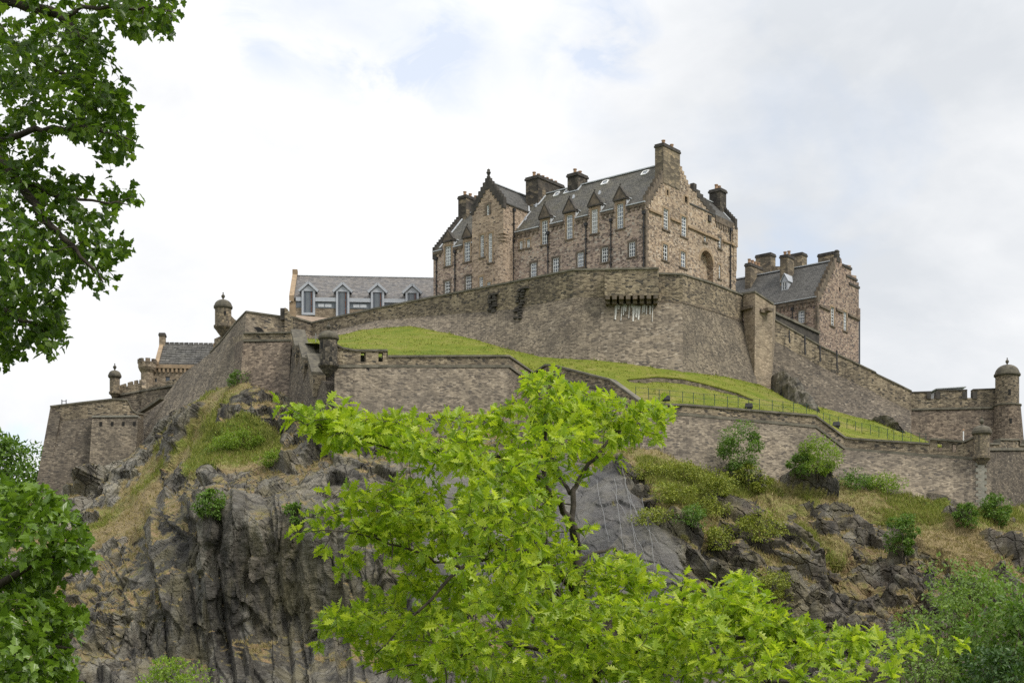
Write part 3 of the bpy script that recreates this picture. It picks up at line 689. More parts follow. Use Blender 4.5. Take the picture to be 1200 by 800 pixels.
# ================================================================== WALLS
def outward(path):
    """plan normals at path points (towards the viewer's side of a left-to-right path), mitred"""
    p = np.asarray(path, float)[:, :2]; d = p[1:] - p[:-1]; d /= np.linalg.norm(d, axis=1, keepdims=True) + 1e-9
    n = np.stack([d[:, 1], -d[:, 0]], 1)
    out = np.zeros_like(p)
    out[0], out[-1] = n[0], n[-1]
    for i in range(1, len(p) - 1):
        s = n[i - 1] + n[i]; s /= np.linalg.norm(s) + 1e-9
        out[i] = s / max(0.45, s @ n[i])
    return np.c_[out, np.zeros(len(p))]
def slab_wall(mb, top, bot, thick, mi=0, step=2.5):
    top = np.asarray(top, float); bot = np.asarray(bot, float)
    T, B = [top[0]], [bot[0]]          # short bays, so a twisted batter stays smooth
    for i in range(len(top) - 1):
        k = max(1, int(np.linalg.norm(bot[i + 1] - bot[i]) / step))
        for f in np.arange(1, k + 1) / k: T.append(top[i] + (top[i + 1] - top[i]) * f); B.append(bot[i] + (bot[i + 1] - bot[i]) * f)
    oo = outward(top); f_ = np.linalg.norm(np.diff(top, axis=0), axis=1); cl = np.r_[0, np.cumsum(f_)]
    top, bot = np.array(T), np.array(B); L = np.r_[0, np.cumsum(np.maximum(np.linalg.norm(np.diff(top[:, :2], axis=0), axis=1), np.linalg.norm(np.diff(bot[:, :2], axis=0), axis=1)))]
    lt = np.r_[0, np.cumsum(np.linalg.norm(np.diff(top, axis=0), axis=1))]
    o = np.stack([np.interp(lt, cl, oo[:, k]) for k in range(3)], 1)
    tb = top - o * thick; bb = bot - o * thick
    hv = [(top[i][2], bot[i][2] - 0.0) for i in range(len(top))]
    for i in range(len(top) - 1):
        j = i + 1
        mb.uvquad([bot[i], bot[j], top[j], top[i]], [(L[i], hv[i][1]), (L[j], hv[j][1]), (L[j], hv[j][0]), (L[i], hv[i][0])], mi); mb.quad(tb[i], tb[j], bb[j], bb[i], mi)
        mb.quad(top[i], top[j], tb[j], tb[i], mi); mb.quad(bb[i], bb[j], bot[j], bot[i], mi)
    for i in (0, -1): mb.quad(bot[i], top[i], tb[i], bb[i], mi)
def sweep(mb, path, o0, o1, z0, z1, mi=0):
    """rectangular moulding along a path: from o0 to o1 outward, z0..z1 above it"""
    p = np.asarray(path, float); o = outward(p)
    zz = np.array((0, 0, 1.0))
    A = p + o * o1 + zz * z0; B = p + o * o1 + zz * z1; C = p + o * o0 + zz * z1; D = p + o * o0 + zz * z0
    for i in range(len(p) - 1):
        j = i + 1
        mb.quad(A[i], A[j], B[j], B[i], mi); mb.quad(B[i], B[j], C[j], C[i], mi); mb.quad(C[i], C[j], D[j], D[i], mi); mb.quad(D[i], D[j], A[j], A[i], mi)
    mb.quad(A[0], B[0], C[0], D[0], mi); mb.quad(A[-1], D[-1], C[-1], B[-1], mi)
def PP(l): return np.array([P(*q) for q in l])
def plumb(path, z):
    q = np.array(path, float).copy(); q[:, 2] = z; return q
def sink(top, bot, ext):
    """carry the batter on below the visible foot so the rock closes over it"""
    d = bot - top; return bot + d / np.linalg.norm(d, axis=1, keepdims=True) * ext
def along(path, f):
    p = np.asarray(path, float); l = np.r_[0, np.cumsum(np.linalg.norm(p[1:] - p[:-1], axis=1))]; s = f * l[-1]
    return np.array([np.interp(s, l, p[:, k]) for k in range(3)])
def boxat(mb, c, u, hw, n, d0, d1, z0, z1, mi=0):
    """box: centre c (plan), along-wall unit u, half width, outward n from d0 to d1, z range relative to c.z"""
    c = np.asarray(c, float); u = np.append(u, 0) if len(u) == 2 else u; n = np.append(n, 0) if len(n) == 2 else n
    q = []
    for z in (z0, z1):
        for a, b in ((-hw, d0), (hw, d0), (hw, d1), (-hw, d1)): q.append(c + u * a + n * b + np.array((0, 0, z)))
    mb.hexa(q, mi)

# ---------------- upper retaining wall under the big gabled block
UT = PP([(336, 371, 212), (349, 374, 212), (366, 379, 213), (376, 376.5, 212), (440, 362.5, 205), (508, 349, 200), (600, 331.5, 192), (672, 317, 187), (706, 316.5, 186.5), (772, 321.5, 186), (800, 322.5, 186), (835, 333, 192), (871, 347, 199)])
UB = PP([(336, 398, 210), (349, 398, 210), (366, 400, 208), (376, 396, 206), (445, 385, 202), (508, 387, 196), (600, 410, 188), (655, 417.5, 184), (700, 420.5, 182.8), (770, 428, 181.2), (800, 433, 181), (845, 441, 188), (888, 452, 195)])
w = thing('retaining_wall', 'long high upper rubble wall curving below the biggest gabled block, grass at its foot', 'castle wall', P(700, 420, 184))
def dropped(path, dz): q = path.copy(); q[:, 2] -= dz; return q
UM = UT.copy(); UM[:, 2] -= np.minimum(3.2, 0.45 * (UT[:, 2] - UB[:, 2]))
_us = sink(UM, UB, 2.5)
mb = MB(); slab_wall(mb, UM[:9], _us[:9], 2.5); mb.build('wall_face', M['wall'], w)
mb = MB(); slab_wall(mb, UM[8:11], _us[8:11], 2.5); mb.build('wall_face', M['wall_pale'], w)
mb = MB(); slab_wall(mb, UM[10:], _us[10:], 2.5); mb.build('wall_face', M['wall'], w)
mb = MB(); slab_wall(mb, UT, UM, 0.8); mb.build('parapet', M['parapet'], w)
mb = MB(); sweep(mb, UT, -0.9, 0.12, 0.0, 0.22); mb.build('coping', M['coping'], w)
mb = MB(); sweep(mb, UM[8:13], -0.2, 0.10, -0.12, 0.06); mb.build('string_course', M['dark_dressing'], w)
# projecting box on corbels above the lime streaks
bp = PP([(708.5, 314, 184.6), (772, 318, 184.2)]); bp[:, 2] = bp[:, 2].mean()
bm = dropped(bp, 3.0)
mb = MB(); slab_wall(mb, bp, bm, 2.2); jut = mb.build('projecting_parapet', M['parapet'], w)
mb = MB(); sweep(mb, bp, -0.8, 0.14, 0.0, 0.22)
mb.build('coping', M['coping'], jut)
mb = MB(); u_ = (bp[1] - bp[0])[:2]; LL = np.linalg.norm(u_); u_ /= LL; n_o = np.array((u_[1], -u_[0]))
for k in range(8):
    c = bp[0] + np.append(u_, 0) * (0.35 + k * (LL - 0.7) / 7); c[2] = bm[0][2]
    boxat(mb, c, u_, 0.26, n_o, -2.0, 0.06, -0.42, 0.03); boxat(mb, c, u_, 0.24, n_o, -2.0, -0.55, -0.80, -0.42)
mb.build('corbels', M['dark_dressing'], w)
mb = MB()
rs = random.Random(5)
wall_dir = UB[9] - UM[9]
for k in range(15):
    f = 0.24 + 0.047 * k + rs.uniform(-0.012, 0.012)
    x0 = UM[8] + (UM[9] - UM[8]) * 0 + (bp[1] - bp[0]) * f
    base = UM[8] + (UM[9] - UM[8]) * (f * 0.97 + 0.02)
    dn = (sink(UM, UB, 0)[8] - UM[8]) * (1 - f) + (UB[9] - UM[9]) * f
    dn = dn / np.linalg.norm(dn)
    l0 = 0.55 + rs.uniform(0, .4); l1 = l0 + rs.uniform(0.7, 2.7)
    hw = rs.uniform(0.05, 0.2)
    up = np.append(u_, 0); on = np.append(n_o, 0) * 0.06
    a = base + dn * l0 + on; c_ = base + dn * l1 + on
    q = [a - up * hw, a + up * hw, c_ + up * hw * 0.4, c_ - up * hw * 0.4]
    mb.hexa([p_ - on * 0.9 for p_ in (q[3], q[2], q[1], q[0])] + [q[3], q[2], q[1], q[0]])
mb.build('lime_streaks', M['lime'], w)
# two runs of projecting toothing stones
def on_wall(T, B, j0, px, py):
    """point of one bay of a battered face in that direction"""
    tA, tB, bA, bB = T[j0], T[j0 + 1], B[j0], B[j0 + 1]; best = None
    for s in np.linspace(0, 1, 60):
        tp = tA + (tB - tA) * s; bt = bA + (bB - bA) * s
        for h in np.linspace(-0.3, 1, 60):
            q = tp + (bt - tp) * h if h >= 0 else tp + np.array((0, 0, -h * np.linalg.norm(bt - tp))); e = math.hypot(HX + F * q[0] / q[1] - px, HY - F * (q[2] - EYE) / q[1] - py)
            if best is None or e < best[0]: best = (e, q)
    return best[1]
for (xa, ya, xb, yb, j0) in ((579.5, 338, 577, 364, 5), (613.5, 330, 607, 372, 6)):
    mb = MB(); nr_ = 13
    for r in range(nr_):
        f = r / (nr_ - 1)
        for sgn in (-1, 1):
            if rs.random() < 0.12: continue
            q = on_wall(UM, UB, j0, xa + (xb - xa) * f + sgn * 2.3 + rs.uniform(-.3, .3), ya + (yb - ya) * f + (1.0 if sgn > 0 else 0))
            uw = (UM[j0 + 1] - UM[j0])[:2]; uw = uw / np.linalg.norm(uw)
            boxat(mb, q, uw, rs.uniform(0.18, 0.34), np.array((uw[1], -uw[0])), -0.3, rs.uniform(0.25, 0.45), -0.11, 0.11)
    mb.build('toothing_stones', M['soot'], w)
# tan corner pier at the right end
pt = PP([(870, 345, 199), (885, 343, 196.8), (906, 357, 199.5), (909, 358, 204)]); pb = PP([(876, 446, 196.5), (884, 449, 195.3), (903, 452, 197.5), (907, 452, 202)])
mb = MB(); slab_wall(mb, pt, sink(pt, pb, 2.0), 2.0); pier = mb.build('corner_pier', M['tan'], w)
mb = MB(); sweep(mb, pt[:3], -0.9, 0.12, 0.0, 0.22); mb.build('coping', M['coping'], pier)
mb = MB()
for px, py in ((876, 361), (888, 366), (896, 364)):
    q = P(px, py, 198.2 if px > 885 else 198.0); boxat(mb, q, np.array((.8, .6)), 0.5, np.array((.6, -.8)), -1.2, 1.1, -0.25, 0.12)
mb.build('corbels', M['dark_dressing'], pier)

# ---------------- upper wall running down to the round tower
DT = PP([(906, 374.5, 203), (930, 388, 205), (959, 404.5, 207), (960, 405.5, 207), (1007, 428, 209), (1026, 437, 210), (1027, 439, 210), (1050, 450, 211.3), (1068, 459, 212.5)])
DB = PP([(904, 462, 197.5), (930, 468, 199), (960, 478, 200.5), (962, 478, 200.5), (1003, 489, 202), (1026, 495, 203), (1027, 496, 203), (1050, 503, 204.2), (1068, 510, 205.5)])
w = thing('retaining_wall', 'upper wall stepping down from the tan corner pier to the crenellated battery', 'castle wall', P(980, 480, 201))
DM = dropped(DT, 2.6)
mb = MB(); slab_wall(mb, DM, sink(DM, DB, 3.0), 2.0); mb.build('wall_face', M['wall_dark'], w)
mb = MB(); slab_wall(mb, DT, DM, 0.7); mb.build('parapet', M['parapet'], w)
mb = MB(); sweep(mb, DT, -0.8, 0.12, 0.0, 0.18); mb.build('coping', M['coping'], w)
for px, y0, y1 in ((923, 388, 403), (943.5, 394, 417), (963, 406, 425), (983, 411, 432)):
    f = (px - 906) / (1068 - 906); c = along(DT, f * 0.93 + 0.0)
    z0 = EYE + (HY - y0) / F * c[1]; z1 = EYE + (HY - y1) / F * c[1]
    mb = MB(); q = np.array((c[0] + .35, c[1] - .45, 0)); mb.tube([q + (0, 0, z0), q + (0, -0.25, z1)], 0.10, 6); mb.build('drainpipe', M['iron'], w)
# dark lean-to wall in front of the chimneyed block
w = thing('parapet_wall', 'short sooty sloping parapet in front of the small chimneyed block window', 'wall', P(930, 395, 211))
TT = PP([(903, 365.5, 209), (960, 391.5, 214)]); TB = PP([(903, 385, 209), (960, 408, 214)])
mb = MB(); slab_wall(mb, TT, TB, 0.8); mb.build('wall_face', M['soot'], w)
mb = MB(); sweep(mb, TT, -0.9, 0.2, 0.0, 0.3); mb.build('coping', M['coping'], w)

# ---------------- sentry turrets
def turret(parent, name, c, r, zb, z0, z1, dome_r, dome_h, corbel=True, mats=('parapet', 'dome'), slits=(), onion=False):
    """c plan centre; cylinder z0..z1, corbelled cone down to zb, domed cap above"""
    c3 = (c[0], c[1], 0)
    mb = MB()
    if corbel: mb.lathe(c3, [(0.12, zb), (r * 0.45, zb + (z0 - zb) * .25), (r * 0.5, zb + (z0 - zb) * .3), (r * .8, zb + (z0 - zb) * .6), (r * .84, zb + (z0 - zb) * .66), (r * 1.14, z0 - .12), (r * 1.16, z0 + .12), (r * 1.02, z0 + .14), (r, z0 + .3), (r, z1)], 24)
    else: mb.lathe(c3, [(r, z0), (r, z1)], 24)
    tb_ = mb.build(name, M[mats[0]], parent, smooth=False)
    mb = MB(); n_ = 8
    pr = [(dome_r * .9, z1 - .08), (dome_r, z1 + .05), (dome_r, z1 + .28), (dome_r * .94, z1 + .34)]
    for k in range(1, n_ + 1):
        a = k / n_ * math.pi / 2; pr.append((max(dome_r * .92 * math.cos(a), 0.05), z1 + .34 + dome_h * math.sin(a)))
    mb.lathe(c3, pr, 24); mb.build('dome', M[mats[1]], tb_)
    zt = z1 + .34 + dome_h
    mb = MB(); mb.lathe(c3, [(.10, zt - .1), (.10, zt + .15), (.22, zt + .3), (.25, zt + .45), (.15, zt + .62), (.05, zt + .7), (.09, zt + .85), (.03, zt + .95)], 10); mb.build('finial', M['dome'], tb_)
    for (ang, za, zb_, wd) in slits:
        mb = MB(); d = np.array((math.sin(ang), -math.cos(ang))); uu_ = np.array((d[1], -d[0]))
        boxat(mb, np.array((c[0], c[1], 0)), uu_, wd, d, r - .2, r + .02, za, zb_); mb.build('slit_opening', M['void'], tb_)
    return tb_

# ---------------- lower wall
LT = PP([(392, 404, 165), (402, 409, 165), (416, 411.5, 165.5), (454, 411.5, 167), (454.5, 418.5, 167), (596, 418, 170), (626, 438, 174), (640, 428.5, 170.5), (648, 429, 169.5), (715, 446, 164.5), (752, 473, 160.5), (780, 475, 158.5), (805, 475.5, 159), (955, 488, 164.5), (990, 513.5, 166.5), (1000, 515, 166.5), (1089, 521, 165), (1090, 515, 165), (1130, 518.5, 164), (1140, 514, 163.2), (1150, 509, 162.5)])
LMy = [428.5, 428.5, 428.5, 428.5, 428.5, 428.5, 449.5, 440, 440, 457, 484, 484, 485, 499, 525, 526, 533, 533, 535.5, 536, 536.5]
LM = LT.copy()
for i in range(len(LM)): LM[i, 2] = EYE + (HY - LMy[i]) / F * LM[i, 1]
def foot_under(path, yfoot):
    return None
lb = []
for q in LT:
    px = HX + F * q[0] / q[1]; fy_, fY_ = foot(np.array([px])); lb.append(P(px, fy_[0], min(fY_[0], q[1] - 2.0)))
LB = np.array(lb)
w = thing('retaining_wall', 'long lower rubble wall below the grass bank, a small domed turret at each end', 'castle wall', P(780, 527, 155))
mb = MB(); slab_wall(mb, LM, sink(LM, LB, 3.0), 2.0); mb.build('wall_face', M['wall'], w)
mb = MB()
# parapet with four loopholes near the turrets
def parapet_with_holes(mb, top, bot, thick, holes):
    """holes: list of (segment, f0, f1, h0, h1)"""
    o = outward(top)
    for i in range(len(top) - 1):
        hs = sorted([h for h in holes if h[0] == i], key=lambda h: h[1])
        def pt(f, h, back=0): 
            a = bot[i] + (bot[i + 1] - bot[i]) * f; b_ = top[i] + (top[i + 1] - top[i]) * f; on = o[i] + (o[i + 1] - o[i]) * f
            return a + (b_ - a) * h - on * thick * back
        cuts = [0.0]
        for h in hs: cuts += [h[1], h[2]]
        cuts.append(1.0)
        for k in range(len(cuts) - 1):
            f0, f1 = cuts[k], cuts[k + 1]
            rows = [(0, 1)] if k % 2 == 0 else [(0, hs[k // 2][3]), (hs[k // 2][4], 1)]
            for h0, h1 in rows:
                mb.hexa([pt(f0, h0), pt(f1, h0), pt(f1, h0, 1), pt(f0, h0, 1), pt(f0, h1), pt(f1, h1), pt(f1, h1, 1), pt(f0, h1, 1)])
parapet_with_holes(mb, LT, LM, 0.7, [(2, .17, .33, .28, .92), (2, .72, .86, .28, .92), (17, .22, .34, .30, .85), (17, .63, .76, .30, .85)])
mb.build('parapet', M['parapet'], w)
mb = MB(); sweep(mb, LT, -0.85, 0.15, 0.0, 0.2); mb.build('coping', M['coping'], w)
mb = MB(); sweep(mb, LM, -0.3, 0.26, -0.22, 0.06); mb.build('string_course', M['coping'], w)
cb = P(385, 428, 164.5)
def zat(py, Y): return EYE + (HY - py) / F * Y
turret(w, 'sentry_turret', cb[:2], 0.93, zat(441, 164), zat(427, 164), zat(396.5, 164), 1.1, 0.55, mats=('turret_dark', 'dome'), slits=((-0.75, zat(409, 164), zat(401, 164), .2), (0.35, zat(424, 164), zat(419, 164), .15)))
ct = P(1150.5, 540, 162)
turret(w, 'sentry_turret', ct[:2], 0.80, zat(548, 162), zat(536, 162), zat(508.5, 162), 1.02, 0.55, mats=('chimney_tan', 'dome'), slits=())
for px, py in ((1009, 539), (431, 435)):
    mb = MB(); i = np.argmin(np.abs(HX + F * LM[:-1, 0] / LM[:-1, 1] - px)); q = P(px, py, np.interp(px, HX + F * LM[:, 0] / LM[:, 1], LM[:, 1]) - 0.3); boxat(mb, q, np.array((1, 0)), .16, np.array((0, -1)), -.4, .08, -.32, .32); mb.build('drain_hole', M['void'], w)
# quoins of the right-hand corner
mb = MB()
cA, cB = LM[-1], LB[-1]
for k in range(15):
    q = cA + (cB - cA) * (k + .9) / 16; ln = 0.55 if k % 2 else 0.32
    boxat(mb, q, np.array((1, 0)), ln, np.array((0, -1)), -.5, .05, -.2, .2)
mb.build('quoins', M['coping_grey'], w)

# return of the lower wall beyond the right turret
RT = PP([(1153, 520.5, 162.8), (1171, 521, 166), (1171.2, 515.5, 166), (1194, 516, 170), (1194.2, 522, 170), (1204, 522.5, 172), (1204.2, 516, 172), (1230, 518, 176), (1300, 528, 184)])
RM = RT.copy(); RM[:, 2] = [zat(525.5 + 0.03 * max(0, HX + F * q[0] / q[1] - 1200), q[1]) for q in RT]
RB = PP([(1157, 598, 160.5), (1171, 598, 163), (1171.2, 598, 163), (1194, 594, 167), (1194.2, 594, 167), (1204, 594, 169), (1204.2, 594, 169), (1230, 598, 173), (1300, 606, 181)])
w = thing('retaining_wall', 'dark crenellated wall running back from the lower right corner turret', 'castle wall', P(1190, 595, 166))
mb = MB(); slab_wall(mb, RM, sink(RM, RB, 3), 2.0); mb.build('wall_face', M['wall_dark'], w)
mb = MB(); slab_wall(mb, RT, RM, 0.7); mb.build('parapet', M['parapet'], w)
mb = MB(); sweep(mb, RT, -0.8, 0.14, 0.0, 0.18); mb.build('coping', M['coping'], w)
mb = MB(); sweep(mb, RM, -0.3, 0.22, -0.2, 0.06); mb.build('string_course', M['coping'], w)

# ---------------- stepped wall from the left turret back to the bastion
w = thing('stepped_wall', 'battered side wall with big stepped coping slabs left of the dark domed turret', 'castle wall', P(360, 480, 168))
ST = PP([(343, 401, 182), (352, 419, 177), (362, 434, 172), (381, 449, 166)]); SBt = PP([(337, 470, 178), (350, 478, 172), (362, 484, 168), (383, 495, 162)])
mb = MB(); slab_wall(mb, ST, sink(ST, SBt, 3), 2.0); mb.build('wall_face', M['wall_dark'], w)
steps = [((343.5, 386, 182), (348, 405, 177.6)), ((352, 401, 177.2), (357, 419, 172.8)), ((362, 414, 172.4), (368, 436, 167.2))]
for a_, b_ in steps:
    A_, B_ = P(*a_), P(*b_); zt = max(A_[2], B_[2])
    d = (B_ - A_)[:2]; L_ = np.linalg.norm(d); d /= L_; n_o2 = np.array((d[1], -d[0]))
    cA = (A_ + B_) / 2
    mb = MB(); s = np.append(d, 0) * L_ / 2; nn_ = np.append(n_o2, 0)
    # sloping slab: follows the line between its two ends
    A0 = A_.copy(); B0 = B_.copy()
    def q8(w0, w1, z0, z1): return [A0 + nn_ * w0 + (0, 0, z0), B0 + nn_ * w0 + (0, 0, z0), B0 + nn_ * w1 + (0, 0, z0), A0 + nn_ * w1 + (0, 0, z0), A0 + nn_ * w0 + (0, 0, z1), B0 + nn_ * w0 + (0, 0, z1), B0 + nn_ * w1 + (0, 0, z1), A0 + nn_ * w1 + (0, 0, z1)]
    mb.hexa(q8(-1.25, 0.1, -2.6, -0.28)); mb.build('parapet', M['parapet'], w)
    mb = MB(); mb.hexa(q8(-1.35, 0.25, -0.276, 0.05)); mb.build('coping', M['dome'], w)
for px, py, Y in ((348, 406, 180), (348.5, 414, 179), (358.5, 420, 174.5), (358, 429, 174), (371, 440, 169)):
    mb = MB(); q = P(px, py, Y - .4); d = (ST[3] - ST[0])[:2]; d /= np.linalg.norm(d); boxat(mb, q, d, 1.0, np.array((d[1], -d[0])), -.4, .28, -.16, .12); mb.build('corbel', M['soot'], w)

# ---------------- left bastion block
w = thing('bastion', 'square-topped rubble bastion on the crag left of the stepped wall', 'castle wall', P(312, 455, 180))
BT = PP([(268, 396, 194), (285.5, 391.5, 183.5), (341, 390.5, 183), (345, 391, 190)]); BM = PP([(268, 404, 194), (285.5, 398.5, 183.5), (341, 398, 183), (345, 398, 190)]); BBt = PP([(262, 462, 190), (281, 450, 181.5), (338, 468, 178.5), (344, 470, 186)])
mb = MB(); slab_wall(mb, BM, sink(BM, BBt, 3), 2.0); mb.build('wall_face', M['battery_brown'], w)
mb = MB(); slab_wall(mb, BT, BM, 1.0); mb.build('parapet', M['parapet'], w)
mb = MB(); sweep(mb, BT[1:3], -1.0, 0.2, 0.0, 0.18); mb.build('coping', M['coping'], w)
mb = MB(); sweep(mb, BM[1:3], -0.3, 0.22, -0.2, 0.04); mb.build('string_course', M['coping'], w)
# upper block with coping behind it
KT = PP([(288.5, 366, 190), (334, 372.5, 190)]); KB = PP([(286, 398, 189), (334, 398, 189)])
mb = MB(); slab_wall(mb, KT, KB, 1.2); up = mb.build('upper_wall', M['parapet'], w)
mb = MB(); sweep(mb, KT, -1.3, 0.12, 0, 0.2); mb.build('coping', M['coping'], up)
mb = MB(); q = P(301.5, 389.5, 189.2); 
vs_ = [(-.72, 0), (.72, 0), (.70, .25), (.5, .5), (.2, .64), (-.2, .62), (-.55, .4)]
mb.add([q + (x, -.14, z) for x, z in vs_] + [q + (x, .2, z) for x, z in vs_], [tuple(range(7)), tuple(range(13, 6, -1))] + [(i, (i + 1) % 7, 7 + (i + 1) % 7, 7 + i) for i in range(7)])
mb.build('arched_opening', M['void'], up)
mb = MB(); q = PP([(333.5, 360, 189), (337, 362, 189), (341.5, 371, 189)]); qb = q.copy(); qb[:, 2] = zat(398, 189)
slab_wall(mb, q, qb, 1.2); mb.build('end_pier', M['parapet'], w)
mb = MB(); q = P(331, 366, 189.5); boxat(mb, q, np.array((1, 0)), .25, np.array((0, -1)), -1, .1, -.9, .5); mb.build('pinnacle', M['soot'], w)

# ---------------- curtain wall falling away to the left
CT = PP([(160, 501, 212), (190, 468, 208.5), (214, 438, 205), (233, 424, 202), (246, 414, 199), (258, 402, 196), (276, 379, 192.5), (288.5, 366, 190)]); 
CB = PP([(163, 522, 206), (178, 508, 203), (196, 494, 199), (212, 478, 195.5), (228, 468, 193), (240, 463, 190.5), (262, 456, 187), (282, 447, 182.5)])
w = thing('curtain_wall', 'rough sloping side wall falling from the bastion down to the low left battery', 'castle wall', P(220, 480, 195))
mb = MB(); slab_wall(mb, CT, sink(CT, CB, 3.5), 1.6); mb.build('wall_face', M['wall'], w)
mb = MB(); sweep(mb, CT[4:], -1.2, 0.10, 0.0, 0.18); mb.build('coping', M['coping'], w)
mb = MB(); sweep(mb, PP([(163, 483, 207.5), (176, 475, 206.5), (189, 466, 205.5)]), -0.6, 0.2, -0.15, 0.12); mb.build('string_course', M['coping'], w)
# turret above the curtain wall
w = thing('lookout_turret', 'tall pale round domed turret corbelled out above the curtain wall beside the tiled hall', 'turret', P(262, 400, 201))
tc_ = P(261.5, 380, 201)
turret(w, 'turret_body', tc_[:2], 1.04, zat(396, 201), zat(383, 201), zat(361.5, 201), 1.2, 0.8, mats=('chimney_tan', 'dome'), slits=((0.4, zat(371, 201), zat(366.5, 201), .15),))
mb = MB()
pr = [(268, 366), (271, 370), (275, 374), (280, 377), (282, 378), (282, 400), (262, 400)]
q = [P(x, y, 201.2) for x, y in pr]
mb.add(q + [p_ + (0, 1.0, 0) for p_ in q], [tuple(range(7)), tuple(range(13, 6, -1))] + [(i, (i + 1) % 7, 7 + (i + 1) % 7, 7 + i) for i in range(7)]); mb.build('swept_parapet', M['parapet'], w)
mb = MB(); q = PP([(251, 397, 205), (262, 392, 203), (270, 388, 201)]); qb = q.copy(); qb[:, 2] -= 6; slab_wall(mb, q, qb, 1.2); mb.build('wall_face', M['parapet'], w)
mb = MB(); q = P(252.5, 404, 205); boxat(mb, q, np.array((1, 0)), .28, np.array((0, -1)), -.8, .1, -1.4, .2); mb.build('chimney_stub', M['dressing'], w)

# crenellated wall before the tiled hall
XT = []
for a_ in [(131, 458, 215), (141, 451, 215), (147, 449, 215), (147.1, 453, 215), (149.5, 452, 215), (149.6, 448, 215), (155, 446.5, 215), (155.1, 451, 215), (157, 450, 215), (157.1, 446, 215), (161, 445, 215), (161.1, 450, 215), (163, 449, 215), (163.1, 445, 215), (166, 444.5, 215), (166.1, 454, 214.5), (171, 455, 214), (171.1, 458, 214), (174, 457, 213.8), (174.1, 453.5, 213.8), (187, 449, 213), (187.1, 453, 213), (194.5, 451, 212.5), (194.6, 446.5, 212.5), (206.5, 443.5, 211.5), (206.6, 448, 211.5), (213, 446, 211), (226, 441, 210)]: XT.append(P(*a_))
XT = np.array(XT); XM = XT.copy(); pxs = HX + F * XT[:, 0] / XT[:, 1]
for i in range(len(XM)): XM[i, 2] = zat(464 - (pxs[i] - 131) * 0.18, XM[i, 1]) 
XB = XM.copy(); XB[:, 2] = 33.0; XB[:, 1] -= 1.0
w = thing('crenellated_wall', 'dark crenellated parapet wall below the tiled hall with a small domed corner turret', 'castle wall', P(170, 500, 214))
mb = MB(); slab_wall(mb, XM, XB, 1.5); mb.build('wall_face', M['wall'], w)
mb = MB(); slab_wall(mb, XT, XM, 0.6); mb.build('parapet', M['parapet'], w)
mb = MB(); sweep(mb, XM[[0, 14, 15, 20, 27]], -0.2, 0.22, -0.18, 0.05); mb.build('string_course', M['coping'], w)
t2 = P(134.5, 450, 214.5)
turret(w, 'sentry_turret', t2[:2], 0.68, zat(467.5, 214.5), zat(460.5, 214.5), zat(442, 214.5), 0.9, 0.62, mats=('chimney_tan', 'dome'))

# ---------------- low battery at the far left
w = thing('battery', 'massive battered rubble battery at the low left end of the walls', 'castle wall', P(90, 575, 203))
AT = PP([(59, 477, 206), (95, 472.5, 205), (133, 468.3, 204.5), (149, 469, 204.5), (155, 481, 204.8), (160, 485, 205), (168, 486, 206.5)]); AM = dropped(AT, 2.0); AM[4:, 2] = AM[3, 2] - 0.1; AM[4:, 2] = np.minimum(AM[4:, 2], AT[4:, 2] - .2)
AB = PP([(38, 590, 201), (80, 592, 201), (122, 592, 201), (146, 590, 201), (152, 580, 201.4), (160, 570, 202), (170, 560, 203)])
mb = MB(); slab_wall(mb, AM, AB, 2.0); mb.build('wall_face', M['wall_dark'], w)
mb = MB(); slab_wall(mb, AT, AM, 1.0); mb.build('parapet', M['parapet'], w)
mb = MB(); sweep(mb, AT, -1.1, 0.12, 0, 0.2); mb.build('coping', M['coping'], w)
mb = MB(); s0, s1 = P(38, 590, 201), P(59, 477, 206); slab_wall(mb, np.array([s1 + (0, 14, 0), s1]), np.array([s0 + (0, 18, 0), s0]), 1.5); mb.build('side_face', M['wall_dark'], w)
gp = PP([(108, 489, 203.4), (162, 488.5, 203.4)]); gq = PP([(104.5, 545, 200.6), (158, 545, 200.6)])
mb = MB(); slab_wall(mb, gp, gq, 3.0); pan = mb.build('projecting_panel', M['wall'], w)
mb = MB(); sweep(mb, gp, -1.6, 0.18, 0, 0.22); mb.build('coping', M['coping_grey'], pan)
for px in (118, 131.5, 144.5, 157.5):
    mb = MB(); q = P(px, 498.5, 202.9); boxat(mb, q, np.array((1, 0)), .15, np.array((0, -1)), -.5, .04, -.55, .5); mb.build('gun_slot', M['void'], pan)
# little rail on the battery top
w = thing('guard_rail', 'tiny metal rail frame standing on the far left battery top', 'railing', P(75, 475, 207))
mb = MB()
for px in (72.5, 77.5): q = P(px, 477, 207); mb.tube([q + (0, 0, -.2), q + (0, 0, 1.0)], .06); mb.build('post', M['iron'], w); mb = MB()
a_, b_ = P(72.5, 470, 207), P(77.5, 470, 207); mb.tube([a_, b_], .04); mb.build('rail', M['iron'], w); mb = MB(); mb.tube([a_ - (0, 0, .4), b_ - (0, 0, .4)], .03); mb.build('rail', M['iron'], w)

